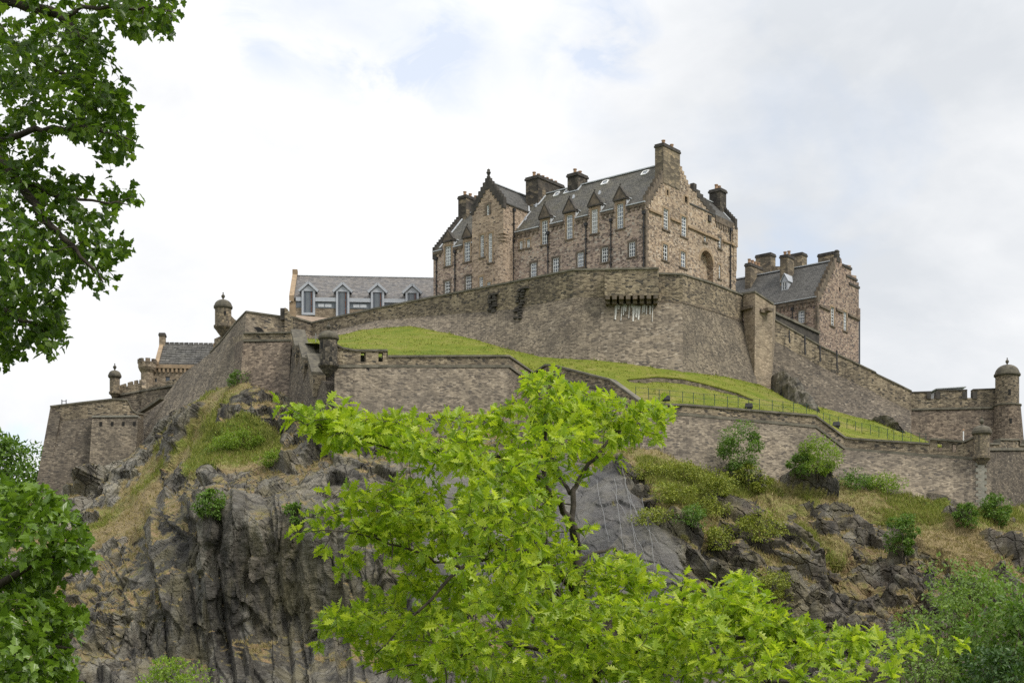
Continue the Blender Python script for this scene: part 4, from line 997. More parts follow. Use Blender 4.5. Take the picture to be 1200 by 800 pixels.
# ---------------- crenellated wall and round tower at the right
w = thing('crenellated_wall', 'broad brown crenellated battery wall joined to the round domed tower', 'castle wall', P(1110, 515, 210))
ZT = PP([(1066, 460.3, 213), (1091, 459.5, 213), (1091.1, 467, 213), (1096.5, 467, 213), (1097, 460, 213), (1100, 457.8, 213), (1133.5, 457.5, 213), (1133.6, 466, 213), (1140, 466, 213), (1140.1, 457, 213), (1168, 456, 213)])
ZM = ZT.copy(); ZM[:, 2] = [zat(479.3 - 0.02 * (HX + F * q[0] / q[1] - 1066), q[1]) for q in ZT]
ZB = ZM.copy(); ZB[:, 2] = zat(530, 211); ZB[:, 1] -= 1.6
mb = MB(); slab_wall(mb, ZM, ZB, 2); mb.build('wall_face', M['battery_brown'], w)
mb = MB(); slab_wall(mb, ZT, ZM, 1.0); mb.build('parapet', M['parapet'], w)
mb = MB(); sweep(mb, ZM[[0, 10]], -0.3, 0.22, -0.16, 0.08); mb.build('string_course', M['coping'], w)
mb = MB()
for i in (0, 4, 5, 9):
    sweep(mb, ZT[[i, i + 1]], -1.06, 0.08, 0.003, 0.16)
for px0, px1 in ((1086, 1091), (1097, 1102), (1128, 1133.5), (1140, 1145)):
    q = P((px0 + px1) / 2, 463, 212.9); boxat(mb, q, np.array((1, 0)), (px1 - px0) / 2 * 213 / F, np.array((0, -1)), -1.02, .02, -.48, .5)
mb.build('coping', M['soot'], w)
w = thing('round_tower', 'round rubble tower with a dark stone dome at the right end of the battery', 'tower', P(1180, 520, 212))
q = P(1180.3, 475, 212.5)
mb = MB(); c3 = (q[0], q[1], 0); zs = zat(475.5, 212.5); zb = zat(535, 212.5); ze = zat(441, 212.5)
mb.lathe(c3, [(2.35, zb), (1.75, zs - .1)], 28); mb.build('tower_base', M['battery_brown'], w)
mb = MB(); mb.lathe(c3, [(1.78, zs - .1), (1.88, zs - .05), (1.88, zs + .1), (1.66, zs + .14)], 28); mb.build('string_course', M['coping'], w)
tb_ = turret(w, 'tower_top', q[:2], 1.55, 0, zs + .14, ze, 1.75, 1.25, corbel=False, mats=('parapet', 'dome'))
for za, zb_ in ((463, 457.5), (497, 492)):
    mb = MB(); boxat(mb, np.array((q[0] - .15, q[1], 0)), np.array((1, 0)), .16, np.array((0, -1)), 1.1, 1.58 if za < 470 else 1.99, zat(za + 1, 212), zat(zb_, 212)); mb.build('slit_opening', M['void'], w)
# pale glazed roof behind the crenels
w = thing('glass_roof', 'pale flat glass roof showing behind the battery crenels', 'roof', P(1115, 460, 222))
mb = MB(); a_, b_ = P(1099, 458, 222), P(1129, 457, 222)
mb.hexa([a_ + (0, 0, -3), b_ + (0, 0, -3), b_ + (0, 5, -3), a_ + (0, 5, -3), a_ + (0, 0, .15), b_ + (0, 0, .25), b_ + (0, 5, .35), a_ + (0, 5, .35)]); mb.build('glass_box', M['lead'], w)
mb = MB(); mb.hexa([a_ + (-.3, -.4, .2), b_ + (.3, -.4, .35), b_ + (.3, 5, .5), a_ + (-.3, 5, .5), a_ + (-.3, -.4, .32), b_ + (.3, -.4, .47), b_ + (.3, 5, .62), a_ + (-.3, 5, .62)]); mb.build('roof_sheet', M['lead'], w)

# ---------------- low retaining step across the lawn
ls = [(738, 441.5), (770, 442.5), (800, 444.5), (822, 449.5), (845, 454.5), (862, 459), (882, 465)]
q = np.array([lawn_pt(x, y + 5) for x, y in ls]); top = q.copy(); top[:, 2] += np.array([.2, .5, .52, .45, .4, .3, .1])
bot = q.copy(); bot[:, 2] -= .6
w = thing('low_stone_wall', 'knee-high rubble step running across the mown bank', 'wall', q[3])
mb = MB(); slab_wall(mb, top, bot, 1.0); mb.build('wall_face', M['wall'], w)
mb = MB(); sweep(mb, top, -1.6, 0.05, 0, .12); mb.build('turf_cap', M['bank'], w)
# ================================================================== BUILDINGS
D1 = np.array((-0.7793, 0.6267)); D2 = np.array((0.6267, 0.7793))
class Frame:
    """plan frame: a runs along d1 (left facade), b along d2 (right gable)"""
    def __init__(s, K, d1, d2): s.K = np.array(K, float)[:2]; s.d1 = np.array(d1, float); s.d2 = np.array(d2, float)
    def __call__(s, a, b, z): q = s.K + s.d1 * a + s.d2 * b; return np.array((q[0], q[1], z))
class Face:
    """vertical plane through o along d; inward = into the building"""
    def __init__(s, o, d, inward): s.o = np.array(o, float)[:2]; s.d = np.array(d, float); s.n = np.array(inward, float)
    def pt(s, u, z, dep=0.0): q = s.o + s.d * u + s.n * dep; return np.array((q[0], q[1], z))
    def u(s, px): k = (px - HX) / F; return (k * s.o[1] - s.o[0]) / (s.d[0] - k * s.d[1])
    def hit(s, px, py):
        u = s.u(px); Y = s.o[1] + u * s.d[1]; return u, EYE + (HY - py) / F * Y
    def box(s, mb, u0, u1, z0, z1, d0, d1, mi=0):
        mb.hexa([s.pt(u0, z0, d0), s.pt(u1, z0, d0), s.pt(u1, z0, d1), s.pt(u0, z0, d1), s.pt(u0, z1, d0), s.pt(u1, z1, d0), s.pt(u1, z1, d1), s.pt(u0, z1, d1)], mi)
    def poly(s, mb, outline, holes=(), dep=0.0, reveal=0.28, mi=0):
        loops = [[Vector((u, z, 0)) for u, z in outline]] + [[Vector((h[0], h[2], 0)), Vector((h[1], h[2], 0)), Vector((h[1], h[3], 0)), Vector((h[0], h[3], 0))] for h in holes]
        tri = tessellate_polygon(loops); flat = [v for l in loops for v in l]
        mb.add([s.pt(v.x, v.y, dep) for v in flat], [tuple(t) for t in tri], mi)
        for h in holes:
            c = [(h[0], h[2]), (h[1], h[2]), (h[1], h[3]), (h[0], h[3])]
            for i in range(4):
                a, b = c[i], c[(i + 1) % 4]
                mb.quad(s.pt(*a, dep), s.pt(*b, dep), s.pt(*b, dep + reveal), s.pt(*a, dep + reveal), mi)

def hole_px(fc, x0, x1, y0, y1):
    """photo rectangle -> hole on the facade"""
    u0, u1 = sorted((fc.u(x0), fc.u(x1))); uc = fc.u((x0 + x1) / 2); Y = fc.o[1] + uc * fc.d[1]
    return [u0, u1, EYE + (HY - y1) / F * Y, EYE + (HY - y0) / F * Y]

def add_window(parent, fc, h, cols=2, rows=4, recess=0.14, surround='dressing', sill=True, frame_mat='white', head=True, sw=0.22):
    u0, u1, z0, z1 = h
    mb = MB(); fw = 0.10; bw = 0.065
    fc.box(mb, u0, u0 + fw, z0, z1, recess - .06, recess + .04); fc.box(mb, u1 - fw, u1, z0, z1, recess - .06, recess + .04)
    fc.box(mb, u0 + fw, u1 - fw, z0, z0 + fw, recess - .06, recess + .04); fc.box(mb, u0 + fw, u1 - fw, z1 - fw, z1, recess - .06, recess + .04)
    if rows > 1:
        zm = (z0 + z1) / 2; fc.box(mb, u0 + fw, u1 - fw, zm - .045, zm + .045, recess - .05, recess + .03)
    for i in range(1, cols):
        uc = u0 + (u1 - u0) * i / cols; fc.box(mb, uc - bw / 2, uc + bw / 2, z0 + fw, z1 - fw, recess - .03, recess + .025)
    for j in range(1, rows):
        if rows % 2 == 0 and j == rows // 2: continue
        zc = z0 + (z1 - z0) * j / rows; fc.box(mb, u0 + fw, u1 - fw, zc - bw / 2, zc + bw / 2, recess - .025, recess + .02)
    w = mb.build('window', M[frame_mat], parent)
    mb = MB(); mb.quad(fc.pt(u0, z0, recess + .05), fc.pt(u1, z0, recess + .05), fc.pt(u1, z1, recess + .05), fc.pt(u0, z1, recess + .05)); mb.build('glass', M[WG.choice(['glass', 'glass', 'window_glass_sky_tint', 'window_glass_sky_tint', 'window_glass_dark', 'window_glass_blind'])], w)
    mb = MB()
    fc.box(mb, u0 - sw, u0, z0, z1, -.035, .12); fc.box(mb, u1, u1 + sw, z0, z1, -.035, .12)
    if head: fc.box(mb, u0 - sw - .06, u1 + sw + .06, z1, z1 + .26, -.04, .12)
    mb.build('surround', M[surround], w)
    if sill:
        mb = MB(); fc.box(mb, u0 - sw - .1, u1 + sw + .1, z0 - .2, z0, -.14, .15); mb.build('sill', M['dark_dressing'], w)
    return w

WG = random.Random(21)
def crow_steps(parent, fc, p0, p1, n, mat_='soot', thick=0.55, under=0.75, over=0.28, dep=-0.06):
    """stepped skews climbing from p0 to p1 (u,z) on a gable"""
    mb = MB(); (u0, z0), (u1, z1) = p0, p1
    for i in range(n):
        ua, ub = u0 + (u1 - u0) * i / n, u0 + (u1 - u0) * (i + 1) / n
        za, zb = z0 + (z1 - z0) * i / n, z0 + (z1 - z0) * (i + 1) / n
        a_, b_ = min(ua, ub), max(ua, ub)
        fc.box(mb, a_ + .002, b_ - .002, za - under, zb + over + 0.001 * (i % 2), dep, dep + thick)
    return mb.build('crow_steps', M[mat_], parent)

def chimney(parent, fr, a0, a1, b0, b1, z0, z1, npots=(2, 1), mat_='chimney', cap=0.10, pots=True):
    mb = MB()
    def bx(A0, A1, B0, B1, Z0, Z1): mb.hexa([fr(A0, B0, Z0), fr(A1, B0, Z0), fr(A1, B1, Z0), fr(A0, B1, Z0), fr(A0, B0, Z1), fr(A1, B0, Z1), fr(A1, B1, Z1), fr(A0, B1, Z1)])
    bx(a0, a1, b0, b1, z0, z1 - .45); c = mb.build('chimney', M[mat_], parent)
    mb = MB(); bx(a0 - cap, a1 + cap, b0 - cap, b1 + cap, z1 - .45, z1 - .2); bx(a0 - cap * .4, a1 + cap * .4, b0 - cap * .4, b1 + cap * .4, z1 - .198, z1)
    mb.build('chimney_cap', M['soot'], c)
    if pots:
        for i in range(npots[0]):
            for j in range(npots[1]):
                q = fr(a0 + (a1 - a0) * (i + .5) / npots[0], b0 + (b1 - b0) * (j + .5) / npots[1], z1)
                mb = MB(); mb.lathe(q, [(.24, 0), (.20, .5), (.26, .56), (.26, .68), (.16, .68)], 10); mb.build('chimney_pot', M['pot'], c)
    return c

def roof_slope(mb, fr, a0, a1, bE, zE, bR, zR, notches=(), lift=0.06, mi=0, axis='a'):
    """one pitch from eave (bE,zE) to ridge (bR,zR); notches (a0,a1,frac) cut for dormers"""
    out = [(a0, 0.0)]
    for n0, n1, fr_ in sorted(notches): out += [(n0, 0.0), (n0, fr_), (n1, fr_), (n1, 0.0)]
    out += [(a1, 0.0), (a1, 1.0), (a0, 1.0)]
    loop = [Vector((x, y, 0)) for x, y in out]
    tri = tessellate_polygon([loop])
    def pt(x, y, dz):
        b = bE + (bR - bE) * y; z = zE + (zR - zE) * y + dz
        return fr(x, b, z) if axis == 'a' else fr(b, x, z)
    mb.add([pt(v.x, v.y, lift) for v in loop], [tuple(t) for t in tri], mi)
    for i in range(len(out)):
        p, q = out[i], out[(i + 1) % len(out)]
        mb.quad(pt(*p, lift), pt(*q, lift), pt(*q, lift - .14), pt(*p, lift - .14), mi)

def strip(mb, p, q, w, h, up=(0, 0, 1)):
    p = np.asarray(p, float); q = np.asarray(q, float); d = q - p; d /= np.linalg.norm(d); s = np.cross(d, up); s /= np.linalg.norm(s); n = np.cross(s, d)
    mb.hexa([p - s * w - n * h, q - s * w - n * h, q + s * w - n * h, p + s * w - n * h, p - s * w + n * h, q - s * w + n * h, q + s * w + n * h, p + s * w + n * h])

def pipe_px(parent, fc, px, y0, y1, off=-0.14, r=0.085):
    u = fc.u(px); _, za = fc.hit(px, y0); _, zb = fc.hit(px, y1)
    mb = MB(); mb.tube([fc.pt(u, za, off), fc.pt(u, zb - 1, off)], r, 8)
    fc.box(mb, u - .2, u + .2, za - .35, za + .05, off - .16, off + .12)
    z = za - 2
    while z > zb: fc.box(mb, u - .17, u + .17, z - .05, z + .05, off - .1, off + .14); z -= 1.9
    mb.build('drainpipe', M['iron'], parent)

# ---------------------------------------------------------------- the big gabled block
K = np.array((16.97, 200.0)); FR = Frame(K, D1, D2)
FL = Face(K, D1, D2)          # left facade, b = 0
FG = Face(K, D2, D1)          # right gable, a = 0
LEN, BR = 36.0, 6.35          # length, ridge offset
ZE, ZR, ZB = 64.75, 71.45, 46.0
HB = thing('gabled_building', 'biggest castle block, pinkish brown rubble with crow-stepped gables and a row of pedimented dormers', 'stone building', FR(12, 6, 52))

dorm_px = [  # window l, r, top, bottom; pediment apex x,y; base l, r, y
    (635.2, 642, 258.5, 286.5, 637.7, 239.5, 630.8, 646.5, 255),
    (664, 671, 252, 280, 666.2, 233, 659, 675.5, 248),
    (693.2, 700.5, 245.5, 273.5, 695.8, 225.5, 688, 705, 240.5),
    (723.2, 730.5, 239, 268, 725.3, 219, 718, 735.5, 233.5),
    (521.8, 528.6, 288.5, 311.5, 523.3, 270.5, 517.5, 531, 282.5),
    (544.2, 551, 283.5, 306.5, 546.8, 265.5, 541, 553.6, 278)]
low_px = [(621.8, 628.8, 308, 324.3, 4), (647.8, 655, 302.2, 319, 4), (676.6, 684, 296, 313, 4), (705, 712.5, 290, 307.2, 4), (737, 744.4, 283.5, 300.8, 4),
          (521, 527.5, 329.5, 345.2, 4), (545.6, 552.6, 323.5, 340, 4)]
small_px = [(609, 612.5, 282.5, 292, 2), (617.6, 621.2, 280.5, 290.4, 2)]
holes = []; dh = []; lh = []; sh = []; bumps = []; notch = []
for d in dorm_px:
    h = hole_px(FL, *d[:4]); dh.append(h)
    b0, b1 = sorted((FL.u(d[6]), FL.u(d[7]))); b0 += .2; b1 -= .2
    _, zt = FL.hit((d[6] + d[7]) / 2, d[8]); h[3] = min(h[3], zt - .3); uc = (h[0] + h[1]) / 2
    hwid = max(uc - b0, b1 - uc) * .98; b0, b1 = uc - hwid, uc + hwid
    _, za = FL.hit(d[4], d[5]); bumps.append((b0, b1, zt, za)); notch.append((b0, b1, min(.8, (zt - ZE) / (ZR - ZE))))
for d in low_px: lh.append(hole_px(FL, *d[:4]))
for d in small_px: sh.append(hole_px(FL, *d[:4]))
out = [(0, ZB), (LEN, ZB), (LEN, ZE)]
for b0, b1, zt, za in sorted(bumps, reverse=True): out += [(b1, ZE), (b1, zt), (b0, zt), (b0, ZE)]
out += [(0, ZE)]
mb = MB(); FL.poly(mb, out, dh + lh + sh)
# back and far end
mb.quad(FR(0, 12.7, ZB), FR(LEN, 12.7, ZB), FR(LEN, 12.7, ZE), FR(0, 12.7, ZE))
mb.add([FR(LEN, 0, ZB), FR(LEN, 12.7, ZB), FR(LEN, 12.7, ZE), FR(LEN, BR, ZR), FR(LEN, 0, ZE)], [(0, 1, 2, 3, 4)])
mb.build('wall', M['house'], HB)
for (w_, h) in zip(dorm_px, dh): add_window(HB, FL, h, 3, 6, surround='dressing')
for h in lh: add_window(HB, FL, h, 3, 4, surround='dark_dressing')
for h in sh: add_window(HB, FL, h, 2, 3, surround='dressing', sw=.16)
# dormer heads
for b0, b1, zt, za in bumps:
    mb = MB(); uc = (b0 + b1) / 2; ov = .03
    tri_ = [(b0 - ov, zt), (b1 + ov, zt), (uc, za)]
    mb.add([FL.pt(u, z, -.16) for u, z in tri_] + [FL.pt(u, z, .5) for u, z in tri_], [(0, 1, 2), (5, 4, 3), (0, 3, 4, 1), (1, 4, 5, 2), (2, 5, 3, 0)])
    ped = mb.build('pediment', M['dark_dressing'], HB)
    mb = MB()
    FL.box(mb, b0 - ov - .06, b1 + ov + .06, zt - .16, zt + .03, -.24, .48)
    for s in (-1, 1):
        e = b0 - ov - .06 if s < 0 else b1 + ov + .06
        strip(mb, FL.pt(e, zt + .06, .10), FL.pt(uc, za + .02, .10), .30, .08)
    q = FL.pt(uc, za + .1, 0.0); mb.lathe(q, [(.10, -.1), (.07, .08), (.12, .2), (.03, .32)], 8)
    mb.build('pediment_moulding', M['soot'], ped)
    # cheeks and little roof running back to the main slope
    mb = MB()
    dback = lambda z: (z - ZE) / (ZR - ZE) * BR + .1
    for e in (b0, b1):
        mb = MB(); mb.add([FL.pt(e, ZE - .1, 0.02), FL.pt(e, zt, 0.02), FL.pt(e, zt, dback(zt))], [(0, 1, 2)]); mb.build('dormer_cheek', M['lead'], ped)
    mb = MB(); zl = za - .25
    mb.quad(FL.pt(b0 - .08, zt + .02, .5), FL.pt(uc, zl, .5), FL.pt(uc, zl, dback(zl)), FL.pt(b0 - .08, zt + .02, dback(zt)))
    mb.quad(FL.pt(b1 + .08, zt + .02, .5), FL.pt(uc, zl, .5), FL.pt(uc, zl, dback(zl)), FL.pt(b1 + .08, zt + .02, dback(zt)))
    mb.build('dormer_roof', M['slate'], ped)
    mb = MB()
    e = b0 - .02
    q0, q1, q2 = FL.pt(e, zt + .15, .62), FL.pt(e - .1, zt + .1, dback(zt) * .98), FL.pt(e - .1, ZE + .25, .35)
    strip(mb, q0, q1, .06, .05); strip(mb, q1, q2, .07, .05); mb.build('flashing', M['lead'], ped)
# eave course with corbels
segs = []
cuts = sorted([(b0 - .02, b1 + .02) for b0, b1, _, _ in bumps] + [(21.3, 26.95)])
x = 0.05
for c0, c1 in cuts + [(LEN, LEN)]:
    if c0 - x > .3: segs.append((x, c0))
    x = max(x, c1)
for s0, s1 in segs:
    mb = MB(); FL.box(mb, s0, s1, ZE - .35, ZE - .02, -.16, .05)
    k = int((s1 - s0) / .62)
    for i in range(max(k, 1)):
        uu_ = s0 + (i + .5) * (s1 - s0) / max(k, 1); FL.box(mb, uu_ - .16, uu_ + .16, ZE - .78, ZE - .348, -.12, .05)
    mb.build('corbel_course', M['dark_dressing'], HB)
for s0, s1 in segs: mb = MB(); FL.box(mb, s0, s1, ZE + .0, ZE + .12, -.26, -.02); mb.build('gutter', M['lead'], HB)
# right gable facade
G = lambda px, py: FG.hit(px, py)
cr0 = G(776.5, 203); crA = G(797, 195.5)
gx_ = [(0, ZE), cr0, (cr0[0], cr0[1] + .3), (crA[0], cr0[1] + 1.6), crA, G(810.5, 226.5), G(812.5, 222.5), G(817, 223.5), G(837, 251), (G(837, 251)[0], G(837, 252.5)[1] - .2), G(862, 264)]
LG = gx_[-1][0]
gh = [hole_px(FG, *r) for r in ((777.4, 783, 245, 269), (798.5, 804.3, 254, 277.3), (777, 782.4, 286.3, 305), (797.8, 803.4, 295, 313.3), (824.5, 827.5, 276.6, 283.5), (841.9, 844.8, 277.6, 291), (841.9, 844.3, 310.5, 326.5))]
slit = [hole_px(FG, *r) for r in ((781.3, 783.2, 222.7, 229), (802.3, 805.5, 230.5, 238))]
# arched recess
u0, u1 = FG.u(820.5), FG.u(835.8); uc = (u0 + u1) / 2; _, zc = FG.hit(828, 309); rad = (u1 - u0) / 2; zbt = 52.0
out = [(0, ZB)] + gx_ + [(LG, ZB)]
arch = [(u1, zbt), (u1, zc)] + [(uc + rad * math.cos(t), zc + rad * 1.05 * math.sin(t)) for t in np.linspace(0.15, math.pi - .15, 13)] + [(u0, zc), (u0, zbt)]
mb = MB()
loops = [[Vector((u, z, 0)) for u, z in out], [Vector((u, z, 0)) for u, z in arch]] + [[Vector((h[0], h[2], 0)), Vector((h[1], h[2], 0)), Vector((h[1], h[3], 0)), Vector((h[0], h[3], 0))] for h in gh + slit]
flat_ = [v for l in loops for v in l]
mb.add([FG.pt(v.x, v.y) for v in flat_], [tuple(t) for t in tessellate_polygon(loops)])
for lp in loops[1:]:
    dd = .9 if len(lp) > 5 else .3
    for i in range(len(lp)):
        a_, b_ = lp[i], lp[(i + 1) % len(lp)]
        mb.quad(FG.pt(a_.x, a_.y), FG.pt(b_.x, b_.y), FG.pt(b_.x, b_.y, dd), FG.pt(a_.x, a_.y, dd))
mb.add([FG.pt(u, z, .9) for u, z in arch], [tuple(range(len(arch)))])
mb.build('gable_wall', M['gable'], HB)
mb = MB()
tp = [(uc + rad * 1.0 * math.cos(t), zc + rad * 1.05 * math.sin(t)) for t in np.linspace(0, math.pi, 15)]; tq = [(uc + (rad + .38) * math.cos(t), zc + (rad * 1.05 + .38) * math.sin(t)) for t in np.linspace(0, math.pi, 15)]
for i in range(14): mb.hexa([FG.pt(*tp[i], -.04), FG.pt(*tp[i + 1], -.04), FG.pt(*tp[i + 1], .1), FG.pt(*tp[i], .1), FG.pt(*tq[i], -.04), FG.pt(*tq[i + 1], -.04), FG.pt(*tq[i + 1], .1), FG.pt(*tq[i], .1)])
mb.build('arch_ring', M['dressing'], HB)
for i, h in enumerate(gh): add_window(HB, FG, h, 2 if i < 4 else 1, (6, 6, 4, 4, 2, 4, 4)[i], surround='dressing' if i != 5 else 'dark_dressing', sw=.3 if i < 4 else .2, sill=True)
for h in slit:
    mb = MB(); mb.quad(FG.pt(h[0], h[2], .29), FG.pt(h[1], h[2], .29), FG.pt(h[1], h[3], .29), FG.pt(h[0], h[3], .29)); mb.build('slit_opening', M['void'], HB)
    mb = MB(); FG.box(mb, h[0] - .28, h[0], h[2] - .2, h[3] + .2, -.03, .1); FG.box(mb, h[1], h[1] + .28, h[2] - .2, h[3] + .2, -.03, .1); FG.box(mb, h[0], h[1], h[3], h[3] + .2, -.03, .1); mb.build('slit_surround', M['dressing'], HB)
# sloping string course, broken by the windows
mb = MB()
for x0, x1, y0, y1 in ((760, 776, 245.6, 252.4), (785.5, 797.3, 256.3, 261.2), (806, 842, 265.5, 281.3), (846.5, 860, 282, 287)):
    a_, b_ = G(x0, y0), G(x1, y1); mb = MB(); strip(mb, FG.pt(*a_, -.08), FG.pt(*b_, -.08), .14, .14); mb.build('string_course', M['dressing'], HB)
# upper storey of the far corner juts out slightly
a_ = G(845, 268); b_ = G(860.5, 287)
mb = MB(); FG.box(mb, LG - 1.0, LG + .28, b_[1] - .25, gx_[-1][1] - .3, -.2, .4); FG.box(mb, LG - .6, LG + .16, b_[1] - 3.5, b_[1] - .25, -.1, .3); FG.box(mb, LG - .5, LG + .08, b_[1] - 5, b_[1] - 3.5, -.05, .3)
mb.build('corner_corbelling', M['gable'], HB)
mb = MB(); FG.box(mb, G(838, 252)[0], LG, gx_[-1][1] - .75, gx_[-1][1] + .1, -.14, .2)
for i in range(9): uu_ = G(839, 252)[0] + i * .62; FG.box(mb, uu_, uu_ + .3, gx_[-1][1] - 1.4, gx_[-1][1] - .76, -.1, .2)
mb.build('corbel_course', M['dark_dressing'], HB)
# quoins on the near corner
mb = MB(); z = 52.0; k = 0
while z < ZE - 1:
    l1, l2 = (.62, .34) if k % 2 else (.34, .62)
    FL.box(mb, -.03, l1, z, z + .42, -.03, .2); FG.box(mb, .17, l2, z, z + .42, -.03, .17); z += .425; k += 1
mb.build('quoins', M['dark_dressing'], HB)
# crow steps
crow_steps(HB, FG, (0.0, ZE + .1), cr0, 7, 'dark_dressing', over=.22)
crow_steps(HB, FG, G(811, 227), crA, 6, 'gable', over=.12, dep=-.02)
crow_steps(HB, FG, G(838, 250.5), G(816.5, 223), 6, 'soot', over=.12, under=.55)
mb = MB(); c_ = G(813.8, 222.5); FG.box(mb, c_[0] - .3, c_[0] + .45, c_[1] - .2, c_[1] + .85, -.06, .5); mb.build('gable_cap', M['soot'], HB)
mb = MB(); c_ = G(831, 254); FG.box(mb, c_[0] - .35, c_[0] + .3, c_[1] - .7, c_[1] + .15, -.2, .1); mb.build('skewputt', M['soot'], HB)
# gable chimney
chimney(HB, FR, -.06, 1.25, cr0[0] + .1, crA[0] - .1, cr0[1] - 1.2, G(786, 171.5)[1], (1, 2), 'chimney_tan')
# main roof
mb = MB()
roof_slope(mb, FR, 0.5, LEN - .5, -.12, ZE + .02, BR, ZR, notch)
roof_slope(mb, FR, 0.5, LEN - .5, 12.9, ZE + .02, BR, ZR)
mb.build('roof', M['slate'], HB)
mb = MB(); strip(mb, FR(1.2, BR, ZR + .1), FR(LEN - .5, BR, ZR + .1), .22, .07); mb.build('ridge_capping', M['lead'], HB)
mb = MB(); strip(mb, FR(LEN - .75, .1, ZE + .22), FR(LEN - .75, BR - .9, ZR - .75), .13, .05); mb.build('flashing', M['lead'], HB)
FE = Face(FR(LEN, 0, 0), D2, -D1)
crow_steps(HB, FE, (-0.15, ZE - .1), (BR - 1.0, ZR - .9), 13, 'soot', over=.35, under=.9, dep=-.05)
chimney(HB, FR, LEN - 1.5, LEN, BR - 1.0, BR + 2.6, ZR - 1.5, FE.hit(547, 234)[1] , (1, 3), 'chimney')
# ridge stacks
def on_ridge(px, b): return (lambda k: (k * (K[1] + b * D2[1]) - K[0] - b * D2[0]) / (D1[0] - k * D1[1]))((px - HX) / F)
a1_ = on_ridge(631, BR - .2); chimney(HB, FR, a1_ - 1.3, a1_ + .9, BR - 1.9, BR + 3.9, ZR - 2.6, EYE + (HY - 211) / F * FR(a1_, BR, 0)[1], (1, 6), 'chimney', cap=.14)
a2_ = on_ridge(676, BR + .2); chimney(HB, FR, a2_ - .85, a2_ + .85, BR - .8, BR + 1.5, ZR - 1.5, EYE + (HY - 204.5) / F * FR(a2_, BR, 0)[1], (1, 2), 'turret_dark', cap=.14)
mb = MB(); q0, q1 = FR(a1_ + 1.7, BR - 1.4, ZR - 1.3), FR(a1_ - 1.35, BR - .4, ZR - .25); strip(mb, q0, FR(a1_ - 1.35, BR - 2.0, ZR - 1.95), .08, .06); strip(mb, FR(a1_ - 1.4, BR - 2.1, ZR - 1.95), q1, .1, .05); mb.build('chimney_flashing', M['lead'], HB); mb = MB()
strip(mb, FR(a2_ + .9, BR - .95, ZR - .85), FR(a2_ - .95, BR - .95, ZR - .85), .1, .06); strip(mb, FR(a2_ - .95, BR - .95, ZR - .85), FR(a2_ - 1.0, BR - .1, ZR), .1, .06); mb.build('chimney_flashing', M['lead'], HB)
# skylights: frames on the slope
def on_slope(px, py):
    """where that ray meets the front roof pitch"""
    best = None
    for f in np.linspace(0, 1, 120):
        b = BR * f; a = on_ridge(px, b); q = FR(a, b, ZE + (ZR - ZE) * f); e = abs(HY - F * (q[2] - EYE) / q[1] - py)
        if best is None or e < best[0]: best = (e, a, f)
    return best[1], best[2]
def roofpt(a, f, h): n = np.append(-D2 * (ZR - ZE), BR); n /= np.linalg.norm(n); return FR(a, BR * f, ZE + (ZR - ZE) * f + .06) + n * h
for px, py, wd in ((652.5, 228.5, .8), (664.5, 225.5, .8), (709, 215, 1.0), (756, 203.5, 1.0), (772, 199.5, .8), (741, 263, 0)):
    if not wd: continue
    a, f = on_slope(px, py); mb = MB(); hw, hf = wd / 2, .055
    for A0, A1, F0, F1 in ((a - hw, a + hw, f - hf, f - hf * .7), (a - hw, a - hw * .75, f - hf, f + hf), (a + hw * .75, a + hw, f - hf, f + hf), (a - hw, a + hw, f + hf * .7, f + hf)):
        mb.hexa([roofpt(A0, F0, 0), roofpt(A1, F0, 0), roofpt(A1, F1, 0), roofpt(A0, F1, 0), roofpt(A0, F0, .14), roofpt(A1, F0, .14), roofpt(A1, F1, .14), roofpt(A0, F1, .14)])
    s_ = mb.build('skylight', M['white'], HB)
    mb = MB(); mb.quad(roofpt(a - hw * .9, f - hf * .9, .08), roofpt(a + hw * .9, f - hf * .9, .08), roofpt(a + hw * .9, f + hf * .9, .08), roofpt(a - hw * .9, f + hf * .9, .08)); mb.build('glass', M['glass'], s_)
for px, py in ((629, 242.5), (672.5, 232.5), (616, 258.5), (703, 228)):
    a, f = on_slope(px, py); mb = MB(); mb.hexa([roofpt(a - .12, f - .03, 0), roofpt(a + .12, f - .03, 0), roofpt(a + .12, f + .03, 0), roofpt(a - .12, f + .03, 0), roofpt(a - .12, f - .03, .12), roofpt(a + .12, f - .03, .12), roofpt(a + .12, f + .03, .35), roofpt(a - .12, f + .03, .35)]); mb.build('roof_vent', M['zinc'], HB)
# projecting gabled bay
BP = 2.3; a0b, a1b = 21.4, 26.9; FB = Face(FR(0, -BP, 0), D1, D2); RAD = 1.8
zc0, zc1 = 63.0, 64.7; zeb, zab = 68.35, 71.95; amid = (a0b + a1b) / 2
bh = [hole_px(FB, *r) for r in ((563, 567.2, 275.5, 301.3), (572.5, 576.8, 273.5, 307.3), (561.8, 566.2, 324.5, 339), (571, 575, 330.5, 342), (570.4, 573.2, 240, 252))]
mb = MB(); FB.poly(mb, [(a0b + RAD, ZB), (a1b, ZB), (a1b, zeb), (amid, zab), (a0b, zeb), (a0b, zc1), (a0b + RAD, zc1)], bh)
